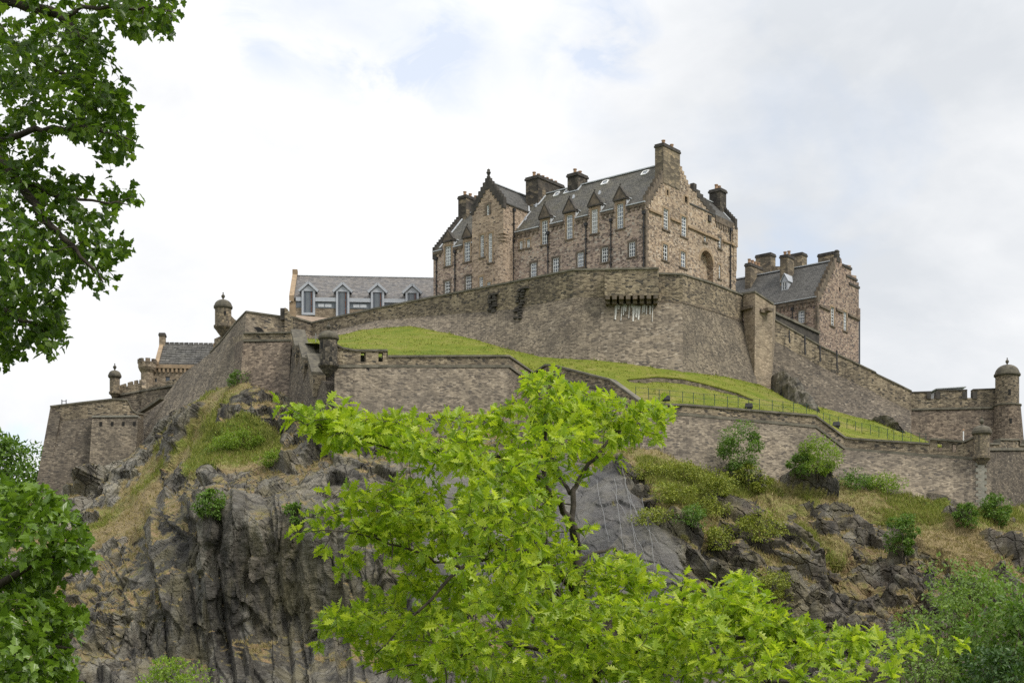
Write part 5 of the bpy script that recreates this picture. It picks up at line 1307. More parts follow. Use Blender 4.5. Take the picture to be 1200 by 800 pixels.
# round corner below, squared out on a corbel above
def arc(r, z): return [FR(a0b + RAD - r * math.sin(t) - (0), -BP + RAD - (r * math.cos(t)), z) for t in np.linspace(0, math.pi / 2, 9)]
def sq(k, z):   # k=0 round, 1 square
    res = []
    for t in np.linspace(0, math.pi / 2, 9):
        s, c = math.sin(t), math.cos(t); m_ = max(s, c); f = (1 - k) + k / m_
        res.append(FR(a0b + RAD - RAD * s * f, -BP + RAD - RAD * c * f, z))
    return res
lo, hi = sq(0, ZB), sq(0, zc0)
for i in range(8): mb.quad(lo[i], lo[i + 1], hi[i + 1], hi[i])
mb.quad(FR(a0b, -BP + RAD, ZB), FR(a0b, .2, ZB), FR(a0b, .2, zc1), FR(a0b, -BP + RAD, zc1))
mb.quad(FR(a0b, -BP, zc1), FR(a0b, 4.5, zc1), FR(a0b, 4.5, zeb), FR(a0b, -BP, zeb)); mb.quad(FR(a1b, -BP, ZB), FR(a1b, 4.5, ZB), FR(a1b, 4.5, zeb), FR(a1b, -BP, zeb))
bay = mb.build('bay_wall', M['bay'], HB)
mb = MB(); ks = [0, .3, .6, 1.0]
for j in range(4):
    z0_, z1_ = zc0 + (zc1 - zc0) * j / 4, zc0 + (zc1 - zc0) * (j + 1) / 4
    A_, B_ = sq(ks[j], z0_), sq(ks[j], z1_)
    for i in range(8): mb.quad(A_[i], A_[i + 1], B_[i + 1], B_[i])
    nx = sq(ks[min(j + 1, 3)], z1_)
    for i in range(8): mb.quad(B_[i], B_[i + 1], nx[i + 1], nx[i])
mb.build('corner_corbel', M['bay'], bay)
for i, h in enumerate(bh): add_window(HB, FB, h, 1 if i == 4 else 2, (5, 7, 3, 2, 3)[i], surround='dark_dressing' if i == 4 else 'dressing', sw=.2 if i != 4 else .35, sill=i < 2)
crow_steps(HB, FB, (a0b - .1, zeb + .05), (amid, zab), 7, 'soot', over=.25, thick=.6, dep=-.08); crow_steps(HB, FB, (a1b + .1, zeb + .05), (amid, zab), 7, 'soot', over=.25, thick=.6, dep=-.082)
mb = MB(); q = FB.pt(amid, zab, .2); mb.lathe(q, [(.28, -.2), (.26, .5), (.16, .55), (.2, .8), (.33, 1.0), (.2, 1.25), (.22, 1.4), (.05, 1.55)], 10); mb.build('finial', M['soot'], HB)
mb = MB()
roof_slope(mb, FR, -BP + .55, 7.0, a0b - .15, zeb, amid, zab - .25, axis='b'); roof_slope(mb, FR, -BP + .55, 7.0, a1b + .15, zeb, amid, zab - .25, axis='b'); mb.build('bay_roof', M['slate_dark'], HB)
mb = MB(); strip(mb, FR(amid, -BP + .6, zab - .12), FR(amid, 6.6, zab - .12), .18, .06); strip(mb, FR(a0b - .1, 3.1, zeb + .1), FR(amid - .2, BR, ZR + .05), .1, .05); mb.build('bay_ridge', M['lead'], HB)
mb = MB(); bA = (zeb - ZE) / (ZR - ZE) * BR
strip(mb, FR(a0b - .1, .1, ZE + .2), FR(a0b - .1, bA, zeb + .15), .14, .06); mb.build('flashing', M['lead'], HB)
chimney(HB, FR, amid - .5, amid + 1.0, 4.2, 7.2, zab - 1.5, FB.hit(589, 217)[1] + .3, (1, 3), 'soot')
# drainpipes
for px, y0, y1 in ((512, 302, 350), (533.7, 294, 345), (642.7, 272, 322), (687.2, 262, 317), (716.5, 257, 312), (755, 248, 315)): pipe_px(HB, FL, px, y0, y1)
pipe_px(HB, FL, 602.2, 281, 331, off=-.2, r=.11)
FBs = Face(FR(a0b, -BP, 0), D2, D1)
pipe_px(HB, FBs, 601.5, 245, 270)
pipe_px(HB, FG, 855.2, 268, 340)
# rear wing behind the second gable
bw0 = G(813.8, 222.5)[0]; ZEw = gx_[-1][1]; bEnd = LG
mb = MB(); roof_slope(mb, FR, G(836, 251)[0] - 6.0, bEnd - .4, -.1, ZEw + .1, 2.8, ZEw + 3.2, axis='b'); roof_slope(mb, FR, G(836, 251)[0] - 6.0, bEnd - .4, 5.7, ZEw + .1, 2.8, ZEw + 3.2, axis='b'); mb.build('wing_roof', M['slate_dark'], HB)
mb = MB(); mb.add([FR(0, bEnd, ZB), FR(5.6, bEnd, ZB), FR(5.6, bEnd, ZEw), FR(2.8, bEnd, ZEw + 3.2), FR(0, bEnd, ZEw)], [(0, 1, 2, 3, 4)]); mb.quad(FR(5.6, 12, ZB), FR(5.6, bEnd, ZB), FR(5.6, bEnd, ZEw), FR(5.6, 12, ZEw)); mb.build('wing_wall', M['gable'], HB)
FW = Face(FR(0, bEnd, 0), D1, -D2)
crow_steps(HB, FW, (-.25, ZEw + .1), (1.7, ZEw + 2.3), 6, 'soot', over=.35, dep=-.05)
mb = MB(); strip(mb, FR(.1, bEnd - .7, ZEw + .28), FR(2.6, bEnd - .7, ZEw + 3.1), .16, .05); strip(mb, FR(2.8, 12, ZEw + 3.32), FR(2.8, bEnd - .4, ZEw + 3.32), .18, .06); mb.build('flashing', M['lead'], HB)
zct = EYE + (HY - 223.5) / F * FR(2.4, bEnd - .5, 0)[1]
chimney(HB, FR, 1.5, 3.3, bEnd - 1.5, bEnd + .04, ZEw + 1.0, zct, (1, 2), 'turret_dark', cap=.14)

# ---------------------------------------------------------------- chimneyed block at the right
K2 = np.array((42.96, 222.0)); F2 = Frame(K2, D1, D2); L2 = Face(K2, D1, D2); G2 = Face(K2, D2, D1)
RB_ = thing('gabled_building', 'smaller right-hand block with grey slate roof, clustered chimneys and a stepped purple-brown gable', 'stone building', F2(8, 6, 48))
zE2 = L2.hit(958, 348.5)[1]; zR2 = 64.7; bR2 = 5.75; LN2 = 19.0; BD2 = 12.6; zB2 = 40
h1 = hole_px(L2, 935.6, 942.7, 364, 378.5)
mb = MB(); L2.poly(mb, [(0, zB2), (LN2, zB2), (LN2, zE2), (0, zE2)], [h1])
mb.quad(F2(0, BD2, zB2), F2(LN2, BD2, zB2), F2(LN2, BD2, zE2), F2(0, BD2, zE2)); mb.add([F2(LN2, 0, zB2), F2(LN2, BD2, zB2), F2(LN2, BD2, zE2), F2(LN2, bR2, zR2), F2(LN2, 0, zE2)], [(0, 1, 2, 3, 4)])
mb.build('wall', M['purple'], RB_)
add_window(RB_, L2, h1, 3, 4, surround='dark_dressing')
H_ = lambda px, py: G2.hit(px, py)
go = [(0, zB2), (0, zE2), H_(977.5, 305), H_(979.5, 302), H_(986, 303), H_(987, 309.5), H_(997.3, 311), H_(997.6, 322), H_(1003.6, 323), H_(1003.9, 330.5), H_(1006.5, 331), (H_(1006.5, 331)[0], zB2)]
gh2 = [hole_px(G2, 973.5, 977.4, 360, 381.5), hole_px(G2, 988.3, 992, 365.5, 387.5), hole_px(G2, 983, 984.6, 336.5, 341)]
mb = MB(); G2.poly(mb, go, gh2); mb.build('gable_wall', M['purple'], RB_)
for h in gh2[:2]: add_window(RB_, G2, h, 2, 6, surround='dressing')
h = gh2[2]; mb = MB(); mb.quad(G2.pt(h[0], h[2], .27), G2.pt(h[1], h[2], .27), G2.pt(h[1], h[3], .27), G2.pt(h[0], h[3], .27)); mb.build('slit_opening', M['void'], RB_)
# stepped right shoulder: real depth behind the gable
for (p, q, dp) in ((H_(987.5, 309.5), H_(997.4, 322), 1.3), (H_(992, 322), H_(1003.8, 331), 1.3), (H_(995, 331), H_(1006.5, 400), 2.0)):
    mb = MB(); G2.box(mb, p[0], q[0] + .02, q[1] - .3, p[1] - .02, .03, dp); s_ = mb.build('shoulder', M['chimney_tan'], RB_)
    mb = MB(); G2.box(mb, p[0] - .1, q[0] + .15, p[1] - .28, p[1] + .04, -.12, dp + .1); mb.build('coping', M['soot'], s_)
crow_steps(RB_, G2, (0, zE2 + .1), H_(978.5, 304), 9, 'dark_dressing', over=.15)
mb = MB(); q = H_(982.3, 303); G2.box(mb, q[0] - .5, q[0] + .5, q[1] - .5, q[1] + .25, -.1, .6); mb.lathe(G2.pt(q[0], q[1] + .25, .25), [(.42, 0), (.46, .35), (.36, .55), (.44, .8), (.25, 1.0)], 12); mb.build('gable_knob', M['soot'], RB_)
mb = MB()
for x0, x1, y0, y1 in ((960, 972, 358, 363.5), (979.5, 987, 362.5, 365.8), (993.5, 1006, 368.5, 374)):
    a_, b_ = H_(x0, y0), H_(x1, y1); mb = MB(); strip(mb, G2.pt(*a_, -.08), G2.pt(*b_, -.08), .14, .16); mb.build('string_course', M['dark_dressing'], RB_)
mb = MB(); L2.box(mb, .05, LN2, zE2 - .5, zE2 - .03, -.14, .1)
k = 0; x = .2
while x < 14: L2.box(mb, x, x + .3, zE2 - 1.1, zE2 - .502, -.1, .1); x += .62
mb.build('corbel_course', M['dark_dressing'], RB_)
mb = MB(); roof_slope(mb, F2, .5, LN2, -.15, zE2 + .02, bR2, zR2); roof_slope(mb, F2, .5, LN2, BD2 + .1, zE2 + .02, bR2, zR2); mb.build('roof', M['slate_dark'], RB_)
mb = MB(); strip(mb, F2(.8, bR2, zR2 + .1), F2(LN2, bR2, zR2 + .1), .25, .07); strip(mb, F2(.1, -.22, zE2 + .1), F2(LN2, -.22, zE2 + .1), .06, .05); mb.build('ridge_capping', M['lead'], RB_)
mb = MB(); z = 44.0; k = 0
while z < zE2 - 1.2:
    l1, l2 = (.6, .33) if k % 2 else (.33, .6); L2.box(mb, -.03, l1, z, z + .42, -.03, .2); G2.box(mb, .17, l2, z, z + .42, -.03, .17); z += .425; k += 1
mb.build('quoins', M['dark_dressing'], RB_)
def ar(fr, px, b): k = (px - HX) / F; return (k * (fr.K[1] + b * fr.d2[1]) - fr.K[0] - b * fr.d2[0]) / (fr.d1[0] - k * fr.d1[1])
def zr(fr, py, a, b): return EYE + (HY - py) / F * fr(a, b, 0)[1]
def stack(px0, px1, b0, b1, ytop, base, pots, mm):
    a_hi, a_lo = ar(F2, px0, b0), ar(F2, px1, b0); chimney(RB_, F2, a_lo, a_hi, b0, b1, base, zr(F2, ytop, a_lo, b0), pots, mm)
stack(873, 879.5, 3.6, 7.2, 307.5, zE2 + 3, (1, 4), 'chimney_tan')
stack(914, 923, 3.0, 4.9, 297.5, zE2 + 2.5, (2, 1), 'chimney_tan')
stack(885.5, 903, 9.5, 11.0, 295.5, zE2 + 1, (0, 0), 'chimney_tan')
stack(922, 940, 9.5, 11.0, 295.2, zE2 + 1, (0, 0), 'chimney_tan')
stack(958.5, 976.5, 9.0, 10.5, 294.3, zE2 + 1, (0, 0), 'chimney_tan')
mb = MB(); a_, b_ = ar(F2, 903, 10), ar(F2, 922, 10); mb.hexa([F2(b_, 9.8, zE2), F2(a_, 9.8, zE2), F2(a_, 10.6, zE2), F2(b_, 10.6, zE2), F2(b_, 9.8, zr(F2, 312, b_, 9.8)), F2(a_, 9.8, zr(F2, 312, a_, 9.8)), F2(a_, 10.6, zr(F2, 312, a_, 9.8)), F2(b_, 10.6, zr(F2, 312, b_, 9.8))]); mb.build('rear_parapet', M['chimney_tan'], RB_)
# lead dormer
sl2 = lambda f: zE2 + (zR2 - zE2) * f
best = None
for f in np.linspace(.1, .9, 200):
    b = bR2 * f; a = ar(F2, 919.5, b); e = abs(HY - F * (sl2(f) - EYE) / F2(a, b, 0)[1] - 341.5)
    if best is None or e < best[0]: best = (e, a, f)
_, ad, fd = best; bd = bR2 * fd; LD = Face(F2(0, bd - .02, 0), D1, D2); zd0 = sl2(fd); zd1 = zr(F2, 329.5, ad, bd); zd2 = zr(F2, 321.5, ad, bd)
hw = .5; bk = lambda z: (z - zd0) / (zR2 - zE2) * bR2
mb = MB(); hd = [ad - .36, ad + .36, zd0 + .15, zd1 - .08]
LD.poly(mb, [(ad - hw, zd0 - .1), (ad + hw, zd0 - .1), (ad + hw, zd1), (ad, zd2), (ad - hw, zd1)], [hd], reveal=.1)
for s in (-1, 1):
    mb.tri(LD.pt(ad + s * hw, zd0, 0), LD.pt(ad + s * hw, zd1, 0), LD.pt(ad + s * hw, zd1, bk(zd1)))
    mb.hexa([LD.pt(ad + s * (hw + .15), zd1 - .1, -.15), LD.pt(ad, zd2 + .08, -.15), LD.pt(ad, zd2 + .08, bk(zd2)), LD.pt(ad + s * (hw + .15), zd1 - .1, bk(zd1)), LD.pt(ad + s * (hw + .15), zd1, -.15), LD.pt(ad, zd2 + .18, -.15), LD.pt(ad, zd2 + .18, bk(zd2)), LD.pt(ad + s * (hw + .15), zd1, bk(zd1))])
dm = mb.build('dormer', M['zinc'], RB_)
mb = MB(); u0, u1, z0, z1 = hd
for A0, A1, Z0, Z1 in ((u0, u0 + .08, z0, z1), (u1 - .08, u1, z0, z1), (u0, u1, z0, z0 + .08), (u0, u1, z1 - .08, z1), ((u0 + u1) / 2 - .05, (u0 + u1) / 2 + .05, z0, z1)): LD.box(mb, A0, A1, Z0 + .001 * (A1 - A0), Z1, .04, .1)
mb.build('window', M['white'], dm)
mb = MB(); mb.quad(LD.pt(u0, z0, .09), LD.pt(u1, z0, .09), LD.pt(u1, z1, .09), LD.pt(u0, z1, .09)); mb.build('glass', M['glass'], dm)
pipe_px(RB_, L2, 929, 361, 385)
u6 = H_(1006.3, 331)[0]; mb = MB(); mb.tube([G2.pt(u6 + .05, 44, -.12), G2.pt(u6 + .05, H_(1006, 371)[1], -.12)], .09, 6); mb.build('drainpipe', M['iron'], RB_)
mb = MB(); G2.box(mb, u6 - .7, u6 + .22, H_(1004, 374)[1] - .15, H_(1004, 374)[1] + 1.7, -.16, .5); mb.build('corner_corbel', M['purple'], RB_)

# ---------------------------------------------------------------- low wide block with zinc dormers
DM1 = np.array((0.9975, 0.0706)); DM2 = np.array((-0.0706, 0.9975))
KM = P(341, 352, 232); FM = Face(KM, DM1, DM2); FrM = Frame(KM, DM1, DM2)
MBD = thing('dormered_building', 'long slate-roofed block with four pale zinc gabled dormers behind the upper wall', 'stone building', (KM[0] + 10, KM[1] + 4, 50))
LM_ = FM.u(540); zEm = FM.hit(341, 349.5)[1]; zRm = zEm + 6.0; bRm = 7.2
f_r = lambda px: FM.u(px)
# ridge height so it shows at the photo's row
Yr = FrM(4, bRm, 0)[1]; zRm = EYE + (HY - 324.0) / F * Yr
mb = MB(); FM.poly(mb, [(0, 42), (LM_, 42), (LM_, zEm), (0, zEm)], [])
mb.add([FrM(0, 0, 42), FrM(0, 14.4, 42), FrM(0, 14.4, zEm), FrM(0, bRm, zRm), FrM(0, 0, zEm)], [(0, 1, 2, 3, 4)])
mb.quad(FrM(0, 14.4, 42), FrM(LM_, 14.4, 42), FrM(LM_, 14.4, zEm), FrM(0, 14.4, zEm)); mb.build('wall', M['tan'], MBD)
zine = lambda py: FM.hit(400, py)[1]
dx = [(361.5, 367.7), (401.7, 371), (442.5, 371), (483, 371)]
uD = [f_r(x) for x, _ in dx]; hwD = 1.0
mb = MB(); nt_ = [(u - hwD, u + hwD, .34) for u in uD]
roof_slope(mb, FrM, .35, LM_, -.2, zEm, bRm, zRm, nt_); roof_slope(mb, FrM, .35, LM_, 14.6, zEm, bRm, zRm); mb.build('roof', M['slate_blue'], MBD)
mb = MB(); strip(mb, FrM(.4, bRm, zRm + .1), FrM(LM_, bRm, zRm + .1), .15, .05); mb.build('ridge_capping', M['lead'], MBD)
# gable coping at the left end
mb = MB(); FEm = Face(KM, DM2, DM1)
for s in (0,): mb.hexa([FrM(-.25, -.35, zEm - .5), FrM(.45, -.35, zEm - .5), FrM(.45, bRm, zRm - .3), FrM(-.25, bRm, zRm - .3), FrM(-.25, -.35, zEm + .35), FrM(.45, -.35, zEm + .35), FrM(.45, bRm, zRm + .45), FrM(-.25, bRm, zRm + .45)])
mb.hexa([FrM(-.25, bRm - .5, zRm), FrM(.5, bRm - .5, zRm), FrM(.5, bRm + .8, zRm), FrM(-.25, bRm + .8, zRm), FrM(-.25, bRm - .5, zRm + .9), FrM(.5, bRm - .5, zRm + .9), FrM(.5, bRm + .8, zRm + .9), FrM(-.25, bRm + .8, zRm + .9)])
FM.box(mb, -.25, .7, 50, zEm - .502, -.12, .3); mb.build('gable_coping', M['dressing'], MBD)
mb = MB()
xs = sorted([(u - .98, u + .98) for u in uD]); x = .72
for c0, c1 in xs + [(LM_, LM_)]:
    if c0 - x > .05: mb = MB(); FM.box(mb, x, c0, zine(354.0), zine(349.5), -.28, .05); mb.build('eave_fascia', M['zinc'], MBD)
    x = c1
# clerestory band
x = .72; zb0, zb1 = zine(361.5), zine(354.3)
gl = MB(); pn = MB(); fr_ = MB()
for c0, c1 in xs + [(LM_, LM_)]:
    if c0 - x > .05: pn = MB(); FM.box(pn, x, c0, zb0, zb1, -.06, .05); band = pn.build('clerestory_band', M['grey_panel'], MBD)
    x = c1
for x0, x1 in ((373, 380), (381, 388.5), (414, 421.2), (422, 429.5)):
    mb = MB(); FM.box(mb, f_r(x0), f_r(x1), zine(360.2), zine(356.6), -.10, -.05); mb.build('clerestory_pane', M['lead'], MBD)
for x0, x1 in ((343, 347), (348, 353), (450, 457)):
    mb = MB(); FM.box(mb, f_r(x0), f_r(x1), zine(360.2), zine(355.2), -.09, -.05); mb.build('clerestory_pane', M['glass'], MBD)
for u, (cx, ybt) in zip(uD, dx):
    za_ = zine(332.5); ze_ = zine(341.5); zb_ = zine(ybt); w0 = .98
    if cx > 370: zb_ = zine(370.5)
    mb = MB()
    # white A-shaped front with legs
    FM.box(mb, u - w0, u - w0 + .3, zb_, ze_, -.42, .3); FM.box(mb, u + w0 - .3, u + w0, zb_, ze_, -.42, .3)
    FM.box(mb, u - w0, u + w0, zb_ - .35, zb_ - .002, -.5, .3)
    FM.box(mb, u - w0 + .302, u + w0 - .302, zine(342.5), ze_ + .05, -.38, .3)
    tri_ = [(u - .95, ze_ + .05), (u + .95, ze_ + .05), (u, za_ - .35)]
    mb.add([FM.pt(a, z, -.36) for a, z in tri_], [(0, 1, 2)])
    for s in (-1, 1):
        e = u + s * 1.42; strip(mb, FM.pt(e, ze_ - .15, -.2), FM.pt(u, za_, -.2), .40, .17)
        back = lambda z: (z - zEm) / (zRm - zEm) * bRm
        mb.quad(FM.pt(u + s * 1.3, ze_ + .02, 0), FM.pt(u, za_ - .05, 0), FM.pt(u, za_ - .05, back(za_)), FM.pt(u + s * 1.3, ze_ + .02, back(ze_)))
        mb.quad(FM.pt(u + s * w0, zEm, 0), FM.pt(u + s * w0, ze_, 0), FM.pt(u + s * w0, ze_, back(ze_)), FM.pt(u + s * w0, zEm, .02))
    dmr = mb.build('dormer', M['zinc'], MBD)
    # dark window strip: glass, grey panel, timber slats
    zt_ = zine(343)
    mb = MB(); FM.box(mb, u - .66, u + .66, zb_, zt_, -.2, .25); mb.build('glass', M['glass'], dmr)
    mb = MB(); FM.box(mb, u - .36, u + .14, zb_ + .02, zt_ - .02, -.30, -.2); mb.build('panel', M['grey_panel'], dmr)
    mb = MB()
    for k in range(3):
        z_ = zb_ + .1 + (zt_ - zb_) * k / 3; FM.box(mb, u + .36, u + .50, z_, z_ + (zt_ - zb_) / 3 - .15, -.27, -.2)
    mb.build('timber_slats', M['wood'], dmr)
# pink terrace wall in front
w = thing('terrace_wall', 'plain pinkish rendered wall below the leftmost zinc dormer', 'wall', P(365, 380, 222))
mb = MB(); a_ = PP([(347, 369.2, 222), (380, 372, 222), (392, 373, 222)]); b_ = a_.copy(); b_[:, 2] -= 6; slab_wall(mb, a_, b_, .6); mb.build('wall_face', M['pink_wall'], w)

# ---------------------------------------------------------------- tiled hall at the left
KT_ = P(184, 425, 232); FT = Face(KT_, DM1, DM2); FrT = Frame(KT_, DM1, DM2)
TH = thing('tiled_hall', 'tan hall with a heavy stone-slab roof, tall end chimney and battlemented corner', 'stone building', (KT_[0] + 4, KT_[1] + 3, 45))
zEt = FT.hit(184, 427)[1]; bRt = 5.0; zRt = EYE + (HY - 403.5) / F * FrT(3, bRt, 0)[1]; LT_ = FT.u(262)
hA = hole_px(FT, 181.5, 183.8, 443, 447.5); hB_ = hole_px(FT, 194, 199, 441, 447.5)
mb = MB(); FT.poly(mb, [(-1.3, 36), (LT_, 36), (LT_, zEt), (-1.3, zEt)], [hA, hB_])
mb.add([FrT(.1, 0, 36), FrT(.1, 10, 36), FrT(.1, 10, zEt), FrT(.1, bRt, zRt), FrT(.1, 0, zEt)], [(0, 1, 2, 3, 4)]); mb.build('wall', M['tan'], TH)
for h in (hA, hB_):
    mb = MB(); mb.quad(FT.pt(h[0], h[2], .25), FT.pt(h[1], h[2], .25), FT.pt(h[1], h[3], .25), FT.pt(h[0], h[3], .25)); mb.build('window', M['glass'], TH)
mb = MB()
# heavy overlapping courses: each a real step in the slope
nrow = 9
for k in range(nrow):
    f0, f1 = k / nrow, (k + 1) / nrow
    b0, b1 = -.2 + (bRt + .2) * f0, -.2 + (bRt + .2) * f1; z0, z1 = zEt + (zRt - zEt) * f0, zEt + (zRt - zEt) * f1
    x = .3; kk = 0
    while x < LT_:
        wd = .72 + .12 * math.sin(k * 7.1 + kk * 3.3); h_ = .07 + .09 * ((k * 5 + kk * 3) % 4) / 3
        mb.hexa([FrT(x, b0, z0 - .05), FrT(x + wd - .03, b0, z0 - .05), FrT(x + wd - .03, b1, z1 - .05), FrT(x, b1, z1 - .05), FrT(x, b0, z0 + .16 + h_), FrT(x + wd - .03, b0, z0 + .16 + h_), FrT(x + wd - .03, b1, z1 + .06), FrT(x, b1, z1 + .06)])
        x += wd; kk += 1
roof_slope(mb, FrT, .3, LT_, 10.2, zEt, bRt, zRt); mb.build('roof', M['stone_tile'], TH)
mb = MB(); x = .4
while x < LT_: 
    q = FrT(x, bRt, zRt); strip(mb, FrT(x, bRt, zRt + .12), FrT(x + .62, bRt, zRt + .17), .22, .12); x += .72
mb.build('ridge_tiles', M['stone_tile'], TH)
mb = MB(); mb.hexa([FrT(-.3, -.3, zEt - .2), FrT(.3, -.3, zEt - .2), FrT(.3, bRt, zRt - .2), FrT(-.3, bRt, zRt - .2), FrT(-.3, -.3, zEt + .35), FrT(.3, -.3, zEt + .35), FrT(.3, bRt, zRt + .35), FrT(-.3, bRt, zRt + .35)]); mb.build('gable_coping', M['dressing'], TH)
chimney(TH, FrT, -.35, .5, bRt - .7, bRt + .5, zRt - 1, EYE + (HY - 391) / F * FrT(0, bRt, 0)[1], (0, 0), 'tan', cap=.1)
mb = MB(); FT.box(mb, -1.2, LT_, zEt - .55, zEt - .02, -.3, .1)
x = -1.0
while x < LT_ - .4: FT.box(mb, x, x + .3, zEt - 1.15, zEt - .552, -.25, .1); x += .62
mb.build('corbel_course', M['dressing'], TH)
c = P(172.5, 430, 231)
mb = MB(); mb.lathe((c[0], c[1], 0), [(.9, 36), (.9, zat(437, 231)), (1.15, zat(434, 231)), (1.3, zat(431, 231)), (1.3, zat(425.5, 231))], 20); rt = mb.build('corner_turret', M['tan'], TH)
mb = MB()
for k in range(7):
    a = k / 7 * 2 * math.pi + .3; d = np.array((math.sin(a), -math.cos(a))); boxat(mb, np.array((c[0], c[1], 0)), np.array((d[1], -d[0])), .33, d, .95, 1.36, zat(425.5, 231) - .1, zat(421.3, 231))
mb.build('merlons', M['dark_dressing'], rt)
# ================================================================== LEAVES, TREES, PLANTS
def leaf_material(name, cols, trans=0.45, rough=0.45, spec=0.35):
    m, t, b = mat(name)
    isl = N(t, 'ShaderNodeNewGeometry').outputs['Random Per Island']
    pos = N(t, 'ShaderNodeNewGeometry').outputs['Position']
    v = mathn(t, 'ADD', mathn(t, 'MULTIPLY', isl, 0.65), mathn(t, 'MULTIPLY', noise(t, pos, 1.3 if trans > .2 else .5, 3), 0.35))
    c = ramp(t, v, cols)
    t.links.new(c, b.inputs['Base Color']); b.inputs['Roughness'].default_value = rough; b.inputs['Specular IOR Level'].default_value = spec
    tr = N(t, 'ShaderNodeBsdfTranslucent')
    t.links.new(mixc(t, 1.0, c, (1.15, 1.2, 0.6), 'MULTIPLY'), tr.inputs[0])
    mxs = N(t, 'ShaderNodeMixShader'); mxs.inputs[0].default_value = trans
    t.links.new(b.outputs[0], mxs.inputs[1]); t.links.new(tr.outputs[0], mxs.inputs[2])
    t.links.new(mxs.outputs[0], t.nodes['Material Output'].inputs['Surface'])
    return m
M['oak_leaf'] = leaf_material('young_oak_leaf', [(0.1, (0.12, 0.20, 0.016)), (0.35, (0.235, 0.345, 0.024)), (0.65, (0.37, 0.465, 0.036)), (0.95, (0.52, 0.58, 0.065))], 0.48, 0.42)
M['syc_leaf'] = leaf_material('sycamore_leaf', [(0.1, (0.035, 0.075, 0.011)), (0.5, (0.085, 0.155, 0.018)), (0.9, (0.18, 0.27, 0.035))], 0.52, 0.35, 0.45)
M['syc_leaf_low'] = leaf_material('sycamore_leaf_low', [(0.1, (0.06, 0.115, 0.012)), (0.5, (0.125, 0.215, 0.022)), (0.9, (0.21, 0.32, 0.04))], 0.42, 0.33, 0.5)
M['ash_leaf'] = leaf_material('feathery_leaf', [(0.1, (0.10, 0.165, 0.035)), (0.5, (0.17, 0.26, 0.055)), (0.9, (0.25, 0.34, 0.085))], 0.35, 0.5)
M['dark_leaf'] = leaf_material('dark_green_leaf', [(0.1, (0.02, 0.05, 0.012)), (0.5, (0.045, 0.095, 0.018)), (0.9, (0.08, 0.15, 0.03))], 0.25, 0.45)
M['mid_leaf'] = leaf_material('mid_green_leaf', [(0.1, (0.055, 0.11, 0.015)), (0.5, (0.105, 0.195, 0.027)), (0.9, (0.18, 0.275, 0.045))], 0.3, 0.5)
M['lime_leaf'] = leaf_material('lime_green_leaf', [(0.1, (0.11, 0.18, 0.02)), (0.5, (0.19, 0.29, 0.03)), (0.9, (0.29, 0.38, 0.05))], 0.35, 0.5)
M['gorse'] = leaf_material('gorse_leaf', [(0.1, (0.11, 0.15, 0.018)), (0.5, (0.21, 0.245, 0.028)), (0.9, (0.33, 0.34, 0.05))], 0.2, 0.6)
M['straw'] = leaf_material('dry_grass_blade', [(0.1, (0.16, 0.15, 0.05)), (0.4, (0.26, 0.22, 0.095)), (0.8, (0.37, 0.29, 0.16))], 0.25, 0.7, 0.1)
M['green_blade'] = leaf_material('green_grass_blade', [(0.1, (0.13, 0.165, 0.03)), (0.5, (0.21, 0.235, 0.05)), (0.9, (0.32, 0.305, 0.10))], 0.25, 0.7, 0.1)
M['bank_blade'] = leaf_material('bank_grass_blade', [(0.1, (0.09, 0.135, 0.015)), (0.5, (0.17, 0.205, 0.025)), (0.9, (0.29, 0.26, 0.07))], 0.25, 0.7, 0.1)
M['bark_dark'] = plain('dark_bark', (0.030, 0.025, 0.020), (0.075, 0.062, 0.048), 14.0, 0.9, 0.01)
M['bark'] = plain('brown_bark', (0.06, 0.048, 0.034), (0.14, 0.115, 0.085), 10.0, 0.9, 0.01)

def leaf_template(half, droop=0.22, fold=0.22):
    """half outline (x along the midrib, y half width) -> verts, tris"""
    o = [(x, y) for x, y in half] + [(x, -y) for x, y in reversed(half[1:-1])]
    v2 = [Vector((x, y, 0)) for x, y in o]; tri = tessellate_polygon([v2])
    V = np.array([(x, y, -droop * x * x + fold * abs(y)) for x, y in o]); return V, np.array(tri, int)
OAK = leaf_template([(0, 0.012), (0.10, .03), (0.20, .045), (0.235, .19), (0.30, .07), (0.40, .31), (0.475, .09), (0.60, .36), (0.66, .11), (0.80, .24), (0.83, .08), (1.0, 0)], .28, .25)
OAK2 = leaf_template([(0, 0.012), (0.12, .03), (0.22, .13), (0.28, .06), (0.42, .27), (0.47, .10), (0.57, .33), (0.64, .10), (0.76, .23), (0.82, .07), (1.0, 0)], .1, .32)
SYC = leaf_template([(0.0, 0.0), (-0.06, .14), (-0.02, .36), (0.12, .34), (0.30, .54), (0.40, .36), (0.46, .25), (0.66, .27), (0.78, .14), (1.0, 0)], .25, .16)
SMALL = leaf_template([(0, 0), (.3, .24), (.65, .22), (1, 0)], .2, .2)

